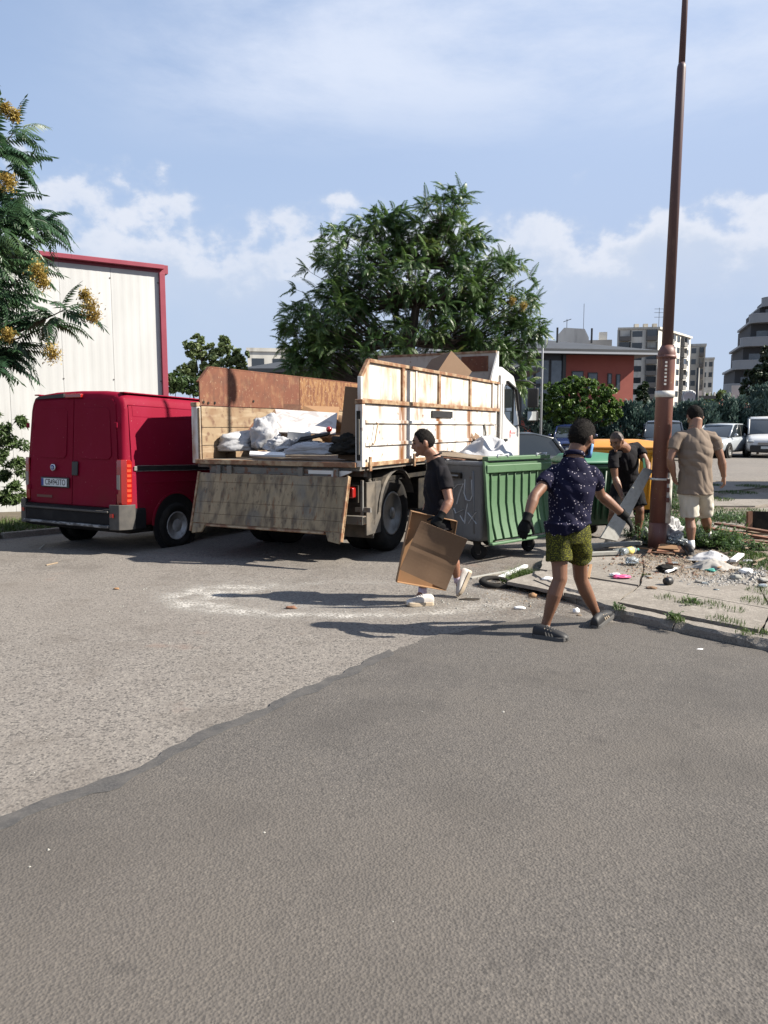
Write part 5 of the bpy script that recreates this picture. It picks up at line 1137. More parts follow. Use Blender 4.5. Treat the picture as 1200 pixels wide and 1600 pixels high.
for s_ in ([(725, 748), (723, 770), (726, 780), (732, 781), (736, 772), (735, 748)], [(703, 768), (712, 758), (722, 755), (716, 770), (711, 788)], [(706, 795), (709, 803), (721, 796)], [(728, 786), (725, 800), (723, 818)], [(728, 800), (735, 808), (741, 816)], [(741, 798), (734, 808), (729, 817)], [(716, 806), (722, 816)]): stroke(s_)
# lid
q = MB(); LP = [(-.045, 1.245), (-.075, 1.0), (-.10, .70), (-.135, .48), (-.15, .27)]        # rim line y,z
IN = [(-.035, 1.235), (-.028, 1.0), (-.030, .72), (-.070, .48), (-.125, .29)]                 # recessed sheet
rings = []
for (y, z), (yi, zi) in zip(LP, IN):
    rings.append([V((-.02, y, z)), V((.03, y, z)), V((.075, yi, zi)), V((WX-.075, yi, zi)), V((WX-.03, y, z)), V((WX+.02, y, z)), V((WX+.02, y+.035, z)), V((WX-.075, yi+.016, zi)), V((.075, yi+.016, zi)), V((-.02, y+.035, z))])
q.loft(rings, True); lid = q.build('lid', M['greenp'], B1, bevel=.006)
q = MB(); q.box(-.02, WX+.02, -.19, -.125, .235, .268); q.build('lid_lip', M['greenp'], lid, bevel=.012)
q = MB(); q.box(.0, WX, -.075, -.038, 1.10, 1.20); q.build('lid_band', M['greenp'], lid, bevel=.012)
q = MB(); q.box(.02, WX-.02, -.065, .03, 1.246, 1.30); q.build('hinge_bar', M['greenp'], lid, bevel=.012)
for x in (.20, .98): q = MB(); q.tube([(x, -.06, 1.29), (x, -.07, 1.32), (x+.2, -.07, 1.32), (x+.2, -.06, 1.29)], .012, 6); q.build('lid_handle', M['graf'], lid, smooth=True)
n_ = 8
for i in range(n_):
    x = .115+i*(WX-.23)/(n_-1); q = MB(); q.tube([(x, yi-.006, zi) for (yi, zi) in [(-.0275, 1.10)]+IN[1:]], [(.0055, .020)]*5, 6, V((1, 0, 0))); q.build('lid_rib', M['greenp'], lid, smooth=True)
for x, y, a in ((.16, .18, .5), (WX-.16, .16, 1.3), (.16, WY-.18, .2), (WX-.16, WY-.18, .9)): caster(B1, x, y, a)
q = MB(); q.box(.08, WX-.08, .10, WY-.10, .235, .262); q.build('base_frame', M['chassis'], B1)
# second container, dark green
def plastic_bin(name, lab, loc, rz, bm_, lm, w=1.30, d=.95, h=1.14, group=None):
    o = empty(name, loc, rz, lab, 'waste container'); q = MB()
    q.loft([rring(-w/2+.10, w/2-.10, -d/2+.10, d/2-.10, .22, .08), rring(-w/2+.03, w/2-.03, -d/2+.03, d/2-.03, h-.10, .08), rring(-w/2, w/2, -d/2, d/2, h-.09, .08), rring(-w/2, w/2, -d/2, d/2, h-.02, .08)], True); q.build('body', M[bm_], o, smooth=True).modifiers.new('b', 'BEVEL').width = .01
    for k in range(5):
        x = -w/2+.2+k*(w-.4)/4; q = MB(); q.tube([(x*.93, -d/2+.085, .3), (x, -d/2+.028, h-.12)], .022, 6); q.build('rib', M[bm_], o, smooth=True)
    q = MB(); q.loft([rring(-w/2-.02, w/2+.02, -d/2-.03, d/2+.02, h-.018, .08), rring(-w/2-.02, w/2+.02, -d/2-.03, d/2+.02, h+.02, .08), rring(-w/2+.08, w/2-.08, -d/2+.14, d/2-.05, h+.11, .1), rring(-w/2+.3, w/2-.3, -d/2+.4, d/2-.15, h+.14, .1)], True); q.build('lid', M[lm], o, smooth=True).modifiers.new('b', 'BEVEL').width = .01
    for s_ in (-1, 1): q = MB(); q.tube([(s_*(w/2-.01), -.1, h-.2), (s_*(w/2+.06), -.1, h-.2), (s_*(w/2+.06), .1, h-.2), (s_*(w/2-.01), .1, h-.2)], .018, 6); q.build('side_trunnion', M[bm_], o, smooth=True)
    q = MB(); q.box(-w/2+.12, w/2-.12, -d/2+.12, d/2-.12, .20, .219); q.build('base_frame', M['chassis'], o)
    for x in (-w/2+.2, w/2-.2):
        for y in (-d/2+.2, d/2-.2): caster(o, x, y, .4, .095)
    return o
plastic_bin('closed_waste_container', 'dark green plastic waste container with light green lid, behind the man in dotted shirt', (3.12, 11.45, 0), .30, 'greend', 'teal', .86, .9)
plastic_bin('yellow_container', 'yellow recycling container with orange lid behind the crouching man', (4.22, 13.6, .0), -.05, 'yellow', 'orange', 1.30, 1.0, 1.30)

# ======================= truck load =======================
TI = None
def tw(x, y, z): return V(TL.location)+rt*x*TS+fw*y*TS+V((0, 0, z))
def crumple(name, c, size, lab, cat, m='whitefab', amp=.22, seed=0, ears=(), rot=0., fr=2.6, flat=True, group=None, res=46):
    q = MB(); n, m_ = res, int(res*.7); rings = []; c = V(c); sx_, sy_, sz_ = size; ca, sa = math.cos(rot), math.sin(rot)
    for i in range(m_+1):
        ph = math.pi*(i+.02)/(m_+.04); ring = []
        for k in range(n):
            a = 2*math.pi*k/n; d = V((math.cos(a)*math.sin(ph), math.sin(a)*math.sin(ph), -math.cos(ph)))
            e = V((abs(d.x)**.8*math.copysign(1, d.x), abs(d.y)**.8*math.copysign(1, d.y), d.z))
            f = 1+amp*(mn.noise(d*fr*.6+V((seed, 0, 0)))*1.0+(.5-abs(mn.noise(d*fr*1.6+V((0, seed, 3)))))*.75-.25+(.5-abs(mn.noise(d*fr*3.4+V((seed, 7, 3)))))*.35)
            p = V((e.x*sx_, e.y*sy_, e.z*sz_))*f
            for ev, el_, ew in ears:
                ed = V(ev).normalized(); t = max(0, d.dot(ed)); p += ed*el_*t**ew
            if flat and p.z < -sz_*.55: p.z = -sz_*.55+(p.z+sz_*.55)*.15
            ring.append(c+V((p.x*ca-p.y*sa, p.x*sa+p.y*ca, p.z)))
        rings.append(ring)
    q.loft(rings, True); o = q.build(name, M[m], None, off=c, smooth=True); o.location = c
    return tag(o, lab, cat, group)
FZ = .066+ZF*TS
def drape(name, c, rx, ry, h, lab, cat, m='whitefab', seed=0, rot=0., peak=(0, 0), sharp=1.3, fold=1., res=44, edge=.25, group=None):
    c = V(c); q = MB(); n = res; rings = []; ca, sa = math.cos(rot), math.sin(rot); m_ = 18
    def zf(x, y, r):
        p = V((x*1.7+seed, y*1.7, seed)); rid = 1-abs(mn.noise(p*1.0))*2.2; rid2 = 1-abs(mn.noise(p*2.3+V((3, 1, 0))))*2.0
        d = math.hypot(x-peak[0], y-peak[1]); base = max(0, 1-d**sharp*.9)
        return max(0., h*(base*(.75+.25*rid*fold)+fold*(.20*rid+.12*rid2+.06*mn.noise(p*5))*(1-r**4)))*min(1, (1-r)*6+.02)
    for i in range(m_+1):
        r = i/m_; ring = []
        for k in range(n):
            a = 2*math.pi*k/n; e = 1+edge*mn.noise(V((math.cos(a)*1.6, math.sin(a)*1.6, seed)))*1.6+edge*.5*mn.noise(V((math.cos(a)*5, math.sin(a)*5, seed+3)))
            x, y = math.cos(a)*r*e, math.sin(a)*r*e; z = zf(x, y, r); ring.append(V(((x*rx)*ca-(y*ry)*sa, (x*rx)*sa+(y*ry)*ca, z)))
        rings.append(ring)
    q.loft(rings, False); q.add([v+V((0, 0, -.004)) for v in rings[-1]], [tuple(range(n))]); o = q.build(name, M[m], None, smooth=True); o.location = c; return tag(o, lab, cat, group)
def fl_pt(px, D, dz=0.):
    p = at(px, 668, D); return V((p.x, p.y, FZ+dz))
def on_bed(name, px, py, D, size, lab, cat='sack', **k):
    p = at(px, py, D*TS); return crumple(name, p, tuple(v*TS for v in size), lab, cat, **k)
on_bed('rubble_sack', 367, 694, 10.75, (.27, .22, .16), 'white sack slumped to the left on the truck bed edge', seed=3, ears=(((.9, 0, .75), .17, 12),), rot=.1, amp=.3)
on_bed('rubble_sack', 414, 686, 10.7, (.19, .2, .24), 'upright white sack with twisted top, second from the left on the bed', seed=8, ears=(((.6, 0, .9), .12, 8), ((-.2, 0, 1), .05, 6)), amp=.34, fr=3.2)
on_bed('rubble_sack', 441, 698, 10.25, (.20, .16, .12), 'low crumpled white sack in front of the foam block', seed=12, amp=.45, fr=4)
on_bed('rubble_sack', 492, 703, 9.95, (.33, .18, .105), 'long flat white sack lying at the right rear of the bed', seed=17, amp=.28, ears=(((-1, 0, -.25), .14, 6),), rot=-.25)
on_bed('rubble_sack', 471, 694, 10.4, (.20, .14, .08), 'small white sack half under the dark strip of board', seed=23, amp=.5, fr=4)
def board(name, corners, th, m, lab, cat, n_=None, parent=None, bevel=0.):
    P_ = [V(c) for c in corners]; nn = (P_[1]-P_[0]).cross(P_[3]-P_[0]).normalized()*th/2; c0_ = sum(P_, V((0, 0, 0)))/4
    q = MB(); q.add([p-nn for p in P_]+[p+nn for p in P_], [(0, 1, 2, 3), (7, 6, 5, 4), (0, 4, 5, 1), (1, 5, 6, 2), (2, 6, 7, 3), (3, 7, 4, 0)])
    o = q.build(name, M[m], parent, off=c0_, bevel=bevel); o.location = c0_; return tag(o, lab, cat)
def pb_(name, pts, th, m, lab, cat, **k): return board(name, [at(*p) for p in pts], th, m, lab, cat, **k)
def pbt(name, pts, th, m, lab, cat, **k): return board(name, [at(p[0], p[1], p[2]*TS) for p in pts], th, m, lab, cat, **k)
pbt('foam_block', [(449, 681, 10.3), (486, 684, 10.35), (478, 669, 10.7), (456, 666, 10.65)], .13, 'foam', 'white foam block with slanted top among the sacks', 'foam block', bevel=.01)
pbt('veined_board', [(437, 676, 10.9), (524, 679, 10.9), (527, 646, 11.4), (430, 640, 11.4)], .02, 'marble', 'veined pale board leaning across the load behind the sacks', 'board')
pbt('cardboard_sheet', [(405, 680, 11.3), (440, 690, 11.3), (436, 641, 11.6), (428, 640, 11.6)], .01, 'card', 'brown cardboard sheet at the left end of the veined board', 'cardboard')
pbt('red_board', [(374, 684, 11.2), (397, 684, 11.2), (399, 662, 11.4), (378, 658, 11.4)], .02, 'woodr', 'small red-brown board behind the leftmost sack', 'board')
pbt('red_board', [(443, 645, 11.9), (470, 646, 11.9), (470, 633, 12.0), (443, 632, 12.0)], .03, 'woodr', 'small red-brown board above the veined board', 'board')
pbt('cardboard_sheet', [(470, 654, 12.0), (528, 656, 11.8), (530, 636, 12.2), (474, 634, 12.2)], .012, 'cardl', 'light cardboard sheet upright behind the right part of the load', 'cardboard')
pbt('dark_strip', [(465, 690, 10.1), (512, 680, 10.2), (516, 676, 10.3), (470, 684, 10.2)], .02, 'chassis', 'dark narrow strip lying over the sacks', 'strip')
pbt('white_lath', [(390, 711, 10.1), (446, 713, 9.9), (446, 708, 10.0), (391, 706, 10.2)], .025, 'white', 'white lath lying along the rear edge of the bed', 'lath')
# big cardboard box inside right side
def boxt(name, M4, sx_, sy_, sz_, m, lab, cat='box', flaps=True):
    q = MB(); t = .008; q.box(-sx_/2, sx_/2, -sy_/2, sy_/2, -sz_/2, sz_/2); o = q.build(name, M[m], None, bevel=.004); o.matrix_world = M4
    return tag(o, lab, cat)
b = tw(.88, .95, 0); boxt('cardboard_box', Matrix.Translation((b.x, b.y, FZ+.455)) @ Matrix.Rotation(-TA+.04, 4, 'Z') @ Matrix.Rotation(R(7), 4, 'Y'), .32, .9, .90, 'card', 'tall brown cardboard box standing against the right side wall')
b = tw(.50, 1.9, 0); boxt('cardboard_box', Matrix.Translation((b.x, b.y, FZ+.42)) @ Matrix.Rotation(-TA+.3, 4, 'Z'), .6, .6, .82, 'cardl', 'lighter cardboard box further inside the truck bed')
b = at(694, 588, 12.7); boxt('cardboard_box', Matrix.Translation(b) @ Matrix.Rotation(R(22), 4, 'Z') @ Matrix.Rotation(R(40), 4, 'Y') @ Matrix.Rotation(R(-12), 4, 'X'), .50, .60, .50, 'card', 'open brown box tilted on top of the load at the front')
for i, (x, y, z, s_) in enumerate(((-.3, 3.4, .3, 1.0), (.5, 4.3, .6, .9), (-.6, 4.6, .35, .8))):
    b = tw(x, y, FZ+z*.5); crumple('rubbish_heap', b, (.75*s_, .7*s_, z), ('heap of mixed rubbish in the middle of the bed', 'heap of rubbish under the tilted box', 'heap of rubbish in the far left corner of the bed')[i], 'rubbish', m='card', seed=30+i, amp=.5, fr=3)
b = tw(.85, .55, FZ+.1); crumple('dark_bag', b, (.24, .22, .14), 'dark torn bag in the rear right corner of the bed', 'bag', m='chassis', seed=41, amp=.6, fr=4)
o = MB().blob((0, 0, 0), .042, 14, 10).build('red_ball', M['redlens'], None, smooth=True); o.location = at(514, 671, 10.45); tag(o, 'small red ball lying on the veined board', 'ball')
# on and in the grey container
c = V(B1.matrix_world.translation); bu = V((.743, .669, 0)); bv = V((-.669, .743, 0)); bl = V((1.19, 9.12, 0))
o = MB().box(.06, WX-.06, .06, WY-.06, 1.02, 1.10).build('waste_fill', M['chassis'], None); o.parent = B1
drape('white_sheet_heap', bl+bu*.72+bv*.60+V((0, 0, 1.20)), .54, .42, .34, 'crumpled translucent white sheeting heaped on the grey container', 'sheeting', m='whitefab', seed=5, rot=R(42), peak=(.35, .15), sharp=1.1, fold=.8, res=60)
board('cardboard_sheet', [bl+bu*.02+bv*1.0+V((0, 0, 1.30)), bl+bu*.1+bv*.18+V((0, 0, 1.26)), bl+bu*.5+bv*.25+V((0, 0, 1.27)), bl+bu*.42+bv*1.05+V((0, 0, 1.34))], .012, 'wood', 'flattened dirty cardboard on the left corner of the grey container', 'cardboard')
board('dark_board', [bl+bu*.0+bv*.85+V((0, 0, 1.275)), bl+bu*.03+bv*.35+V((0, 0, 1.25)), bl+bu*.22+bv*.30+V((0, 0, 1.256)), bl+bu*.25+bv*.9+V((0, 0, 1.29))], .012, 'woodr', 'dark thin board under the flattened cardboard on the grey container', 'board')

# ======================= litter =======================
G = lambda px, py, z=PZ: gnd(px, py, z)
def plank(px0, py0, px1, py1, w, th, m, lab, z0=PZ+.01, z1=None, name='plank', cat='plank'):
    a = G(px0, py0, z0); b = G(px1, py1, z1 if z1 is not None else z0); c_ = (a+b)/2
    q = MB(); q.beam(a+V((0, 0, th/2)), b+V((0, 0, th/2)), w, th, V((0, 0, 1))); o = q.build(name, M[m], None, off=c_, bevel=.003); o.location = c_; return tag(o, lab, cat)
plank(915, 856, 1000, 851, .09, .05, 'woodg', 'pale straight board on the ground left of the pole foot')
plank(917, 868, 966, 866, .07, .04, 'woodg', 'greenish-white board lying in front of the pale straight board')
plank(960, 864, 990, 858, .06, .04, 'clear', 'crushed clear plastic tube beside the pole', name='plastic_tube', cat='plastic tube')
for i, (a, b_, c_, d_, w, m_, lab, z0, z1) in enumerate((
    (1100, 826, 1215, 846, .10, 'woodr', 'reddish plank, topmost of the plank pile on the right', .16, .14), (1095, 832, 1200, 855, .09, 'wood', 'pale plank in front in the plank pile', .12, .12),
    (1120, 820, 1230, 838, .11, 'woodr', 'dark reddish plank at the back of the plank pile', .18, .2), (1125, 838, 1190, 858, .07, 'woodr', 'short broken plank at the near end of the plank pile', .12, .12),
    (1145, 834, 1240, 836, .14, 'wood', 'wide pale plank lying under the dark upright board', .13, .13), (1050, 822, 1100, 838, .09, 'wood', 'pale broken plank in front of the pole between the weeds', .13, .12),
    (1040, 815, 1078, 834, .10, 'woodr', 'dark brown plank leaning behind the left calf of the man in beige', .2, .12), (1150, 845, 1215, 852, .08, 'woodr', 'thin reddish plank in the near edge of the pile', .12, .14))):
    plank(a, b_, c_, d_, w, .035, m_, lab, z0, z1)
board('dark_board', [G(1168, 829, .13), G(1235, 833, .13), G(1238, 833, .13)+V((0, 0.03, .30)), G(1170, 829, .13)+V((0, 0.03, .29))], .05, 'chassis', 'dark brown wooden board standing upright at the right edge', 'board')
board('brown_post', [G(1167, 831, .12), G(1174, 831, .12), G(1174, 831, .12)+V((0, .02, .30)), G(1167, 831, .12)+V((0, .02, .30))], .06, 'woodr', 'short red-brown post at the left end of the dark upright board', 'post')
board('bark_sheet', [G(1026, 862, .115), G(1070, 863, .115), G(1062, 853, .17), G(1030, 850, .16)], .015, 'woodr', 'curled brown board lying at the foot of the pole', 'board')
board('tan_board', [G(1028, 857, .14), G(1060, 859, .15), G(1058, 853, .18), G(1032, 850, .18)], .012, 'cardl', 'tan piece of board on top of the brown one at the pole foot', 'board')
plank(919, 905, 923, 884, .03, .02, 'cardl', 'thin upright stick of a broken wooden frame', PZ+.01, PZ+.08, 'frame_stick', 'stick'); plank(905, 890, 922, 884, .02, .02, 'cardl', 'short cross stick of the broken wooden frame', PZ+.01, PZ+.06, 'frame_stick', 'stick')
rs = random.Random(77); splinters = []; scraps = []
for i in range(16):
    px = rs.uniform(1000, 1195); py = rs.uniform(852, 892); a = rs.uniform(0, 3.14); L_ = rs.uniform(8, 22)
    if abs(px-1085) < 14: continue
    o = plank(px-math.cos(a)*L_, py-math.sin(a)*L_*.3, px+math.cos(a)*L_, py+math.sin(a)*L_*.3, rs.uniform(.015, .045), rs.uniform(.008, .02), rs.choice(['wood', 'woodr', 'wood', 'cardl']), 'short splinter of broken wood lying in the litter around the pole', PZ+.008, PZ+rs.choice([.01, .04]), 'wood_splinter', 'splinter'); o['group'] = 'wood splinters around the pole'; splinters.append(o)
for i in range(18):
    px = rs.uniform(990, 1198); py = rs.uniform(856, 925); s_ = rs.uniform(.015, .04)
    mm = rs.choice(['plasterw', 'card', 'whitefab', 'woodg', 'tealcloth', 'clear'])
    o = crumple('litter_scrap', G(px, py)+V((0, 0, s_*.3)), (s_*1.4, s_, s_*.4), 'litter scrap', 'litter', m=mm, seed=100+i, amp=.6, res=14, group='litter scraps near the pole'); scraps.append((o, {'plasterw': 'off-white', 'card': 'brown cardboard', 'whitefab': 'white cloth', 'woodg': 'pale grey', 'tealcloth': 'teal', 'clear': 'clear plastic'}[mm]))
ORD = 'leftmost|second|third|fourth|fifth|sixth|seventh|eighth|ninth|tenth|eleventh|twelfth|thirteenth|fourteenth|fifteenth|sixteenth|seventeenth|rightmost'.split('|')
def ordn(i, n): return 'leftmost' if i == 0 else ('rightmost' if i == n-1 else ORD[i]+' from the left')
ang = lambda o: o.location.x/o.location.y
splinters.sort(key=ang)
for i, o in enumerate(splinters): o['label'] = 'short splinter of broken wood near the pole, '+ordn(i, len(splinters))+' of the splinters'
for cw in sorted(set(c for _, c in scraps)):
    L_ = sorted([o for o, c in scraps if c == cw], key=ang)
    for i, o in enumerate(L_): o['label'] = 'small '+cw+' litter scrap near the pole'+(', '+ordn(i, len(L_))+' of its colour' if len(L_) > 1 else ', the only one of its colour')
# bottle
bt = empty('plastic_bottle', G(970, 868), 0, 'clear plastic bottle with yellow label lying left of the pole', 'bottle'); Mx = Matrix.Rotation(R(35), 4, 'Z') @ Matrix.Translation((0, 0, .045))
q = MB(); q.lathe([(.001, 0), (.04, .004), (.045, .03), (.045, .10)], 16, Mx, 'X'); q.lathe([(.045, .205), (.045, .23), (.03, .27), (.014, .29), (.014, .31)], 16, Mx, 'X'); q.build('shell', M['clear'], bt, smooth=True)
MB().lathe([(.0455, .10), (.0455, .205)], 16, Mx, 'X').build('label', M['ylab'], bt, smooth=True); MB().lathe([(.001, .335), (.017, .334), (.017, .31), (.001, .309)], 12, Mx, 'X').build('cap', M['tealcloth'], bt, smooth=True)
crumple('crushed_cup', G(988, 882)+V((0, 0, .04)), (.07, .06, .04), 'crushed clear plastic cup below the bottle', 'cup', m='clear', seed=60, amp=.5)
crumple('pink_packet', G(971, 904)+V((0, 0, .02)), (.085, .05, .018), 'small pink and white food packet on the concrete', 'packet', m='pink', seed=61, amp=.4); crumple('white_packet', G(961, 901)+V((0, 0, .02)), (.05, .035, .016), 'white torn end beside the pink packet', 'packet', m='white', seed=62, amp=.4)
o = MB().lathe([(.001, -.04), (.036, -.04), (.04, -.02), (.04, .03), (.034, .035), (.034, .0), (.001, .0)], 18, Matrix.Rotation(R(-60), 4, 'Z'), 'Y').build('black_cap', M['black'], None, smooth=True); o.location = G(1044, 914)+V((0, 0, .04)); tag(o, 'round black plastic cap standing on the slab', 'cap')
crumple('grey_lump', G(1040, 893)+V((0, 0, .03)), (.09, .07, .035), 'dark grey crumpled lump on the dirt in front of the pole', 'lump', m='rubber', seed=63, amp=.5)
plank(1041, 895, 1056, 889, .035, .02, 'white', 'small white plastic strip beside the grey lump', PZ+.01, PZ+.03, 'plastic_strip', 'strip')
drape('white_cloth', G(1110, 874), .24, .13, .11, 'long folded white cloth beside the black shoe', 'cloth', m='whitefab', seed=14, rot=-.1, fold=.5); drape('plastic_bag', G(1112, 887), .24, .16, .07, 'crumpled translucent plastic bag in front of the white cloth', 'plastic bag', m='plasterw', seed=25, fold=1.4, edge=.5)
plank(1145, 878, 1158, 868, .07, .03, 'white', 'white plastic piece right of the plastic bag', PZ+.02, PZ+.05, 'plastic_piece', 'plastic')
drape('knotted_bag', G(1016, 847), .16, .14, .22, 'white knotted plastic bag left behind the pole', 'plastic bag', m='whitefab', seed=66, sharp=2); crumple('knotted_bag', at(1049, 834, 9.9), (.12, .10, .15), 'white plastic bag with torn top right behind the pole', 'plastic bag', m='whitefab', seed=67, amp=.6, fr=4, ears=(((-.2, 0, 1), .08, 6),))
crumple('pale_litter', at(1058, 845, 9.7), (.10, .08, .06), 'crumpled pale wrapper in the weeds right of the pole', 'wrapper', m='clear', seed=68, amp=.6, fr=4)
drape('teal_cloth', G(1001, 838), .12, .10, .10, 'teal cloth on the ground behind the right glove', 'cloth', m='tealcloth', seed=69)
for i, (px, py, z, sz, m_, lab, nm) in enumerate(((812, 952, .0, (.055, .035, .018), 'white', 'small crushed white paper on the road near the kerb', 'paper_scrap'), (900, 958, .0, (.03, .022, .03), 'white', 'small white cube of foam beside the kerb', 'foam_scrap'),
    (856, 906, PZ, (.06, .035, .02), 'white', 'white plastic shard at the pavement corner', 'plastic_shard'), (832, 934, .0, (.04, .035, .03), 'cardl', 'small tan lump in the gutter at the kerb end', 'clod'), (455, 951, .0, (.05, .025, .016), 'woodr', 'reddish chip lying in the white dust', 'chip'),
    (182, 921, 0, (.03, .015, .012), 'cardl', 'small tan chip on the road in front of the van', 'chip'), (905, 962, 0, (.02, .015, .008), 'wood', 'tiny brown leaf by the kerb', 'dry_leaf'), (876, 1003, 0, (.02, .016, .014), 'cardl', 'tiny tan stone near the black shoe', 'pebble'),
    (1165, 896, PZ, (.07, .05, .035), 'white', 'white rubble lump at the right side of the pavement', 'rubble_lump'), (735, 937, 0, (.10, .04, .008), 'chassis', 'flat dark scrap on the road behind the raised shoe', 'rubber_scrap'), (1093, 1016, 0, (.03, .015, .008), 'white', 'thin pale chip on the road below the kerb', 'chip'), (1150, 905, PZ, (.06, .05, .03), 'woodg', 'grey rubble lump beside the white one', 'rubble_lump'))):
    crumple(nm, gnd(px, py, z)+V((0, 0, sz[2]*.6)), sz, lab, nm.replace('_', ' '), m=m_, seed=70+i, amp=.4, res=14)
# black rubber ring and white lath at the corner
o = MB(); n = 22; rg = [[V((math.cos(a)*r1+0, math.sin(a)*r1, z)) for r1, z in ((.17, .0), (.185, .025), (.165, .05), (.12, .05), (.11, .02))] for a in [2*math.pi*k/n for k in range(n+1)]]; o.loft(rg, False); o = o.build('rubber_ring', M['rubber'], None, smooth=True); o.location = gnd(775, 914, .012); o.rotation_euler = (R(6), R(4), 0); tag(o, 'black rubber ring lying on the road at the pavement corner', 'rubber ring')
plank(778, 906, 822, 886, .05, .03, 'white', 'broken white lath beside the grass tuft at the pavement corner', .02, .06, 'lath', 'lath')
plank(72, 884, 90, 880, .02, .015, 'wood', 'small dry stick on the road left of the van', .0, .0, 'stick', 'stick'); plank(62, 858, 70, 851, .02, .01, 'woodg', 'thin pale twig in the van shade', .0, .0, 'stick', 'twig')
plank(735, 905, 800, 893, .05, .02, 'woodg', 'thin grey lath under the front of the container', .0, .0, 'lath', 'lath')
crumbs_seed = 0
# fine rubble, crumbs, litter chips (uncountable)
def crumbs(name, lab, fn, n, s0, s1, m, seed, z=0.):
    r_ = random.Random(seed); q = MB()
    for _ in range(n):
        x, y = fn(r_); s_ = r_.uniform(s0, s1)*(1+r_.random()**4*1.5); a = r_.uniform(0, 6.28); h = s_*r_.uniform(.3, .8); c_, d_ = math.cos(a)*s_, math.sin(a)*s_
        q.add([(x+c_, y+d_, z), (x-d_*.7, y+c_*.7, z), (x-c_*.9, y-d_*.9, z), (x+d_*.8, y-c_*.8, z), (x+c_*.2, y-d_*.2, z+h)], [(0, 1, 4), (1, 2, 4), (2, 3, 4), (3, 0, 4)])
    o = q.build(name, M[m], None, fix=False); tag(o, lab, name.replace('_', ' '), kind='stuff'); return o
def pxspread(cx, cy, rx_, ry_, z):
    def f(r_):
        a = r_.uniform(0, 6.28); k = math.sqrt(r_.random())*(1+.3*r_.gauss(0, .5)); p = gnd(cx+math.cos(a)*rx_*k, cy+math.sin(a)*ry_*k, z); return p.x, p.y
    return f
crumbs('white_rubble', 'white broken plaster rubble spread on the pavement', pxspread(1115, 908, 42, 9, PZ), 420, .004, .014, 'plasterw', 1, PZ)
crumbs('plaster_pieces', 'white plaster pieces at the right side of the pavement', pxspread(1170, 897, 26, 16, PZ), 260, .005, .022, 'plasterw', 2, PZ)
crumbs('wood_chips', 'brown wood chips and litter in the dirt around the pole', pxspread(1060, 885, 105, 20, PZ), 1300, .004, .014, 'wood', 3, PZ)
crumbs('brown_litter', 'reddish litter and bark in the dirt around the pole', pxspread(1050, 880, 120, 22, PZ), 420, .004, .015, 'woodr', 4, PZ)
crumbs('gravel', 'loose grit on the pavement and road', lambda r_: (r_.uniform(-2.5, 5), r_.uniform(5.5, 10)), 900, .002, .007, 'woodg', 5, .001)
crumbs('road_grit', 'loose grit around the containers and the kerb end', pxspread(800, 925, 110, 38, .0), 900, .003, .012, 'woodg', 6, .001)
crumbs('gutter_dirt', 'brown crumbs of dirt by the kerb end', pxspread(825, 915, 75, 26, .0), 900, .003, .012, 'wood', 7, .001)
crumbs('pale_grit', 'a few pale stones scattered on the newer asphalt', lambda r_: (r_.uniform(-2.5, 3.2), r_.uniform(1.6, 5.8)), 45, .002, .006, 'woodg', 12, .011)
def ring(r_):
    a = r_.uniform(0, 6.28); k = 1+r_.gauss(0, .13); return -.35+1.55*math.cos(a)*k, 7.22+.72*math.sin(a)*k
crumbs('plaster_crumbs', 'white plaster crumbs in the dust ring on the road', ring, 260, .002, .009, 'plasterw', 8, .002)
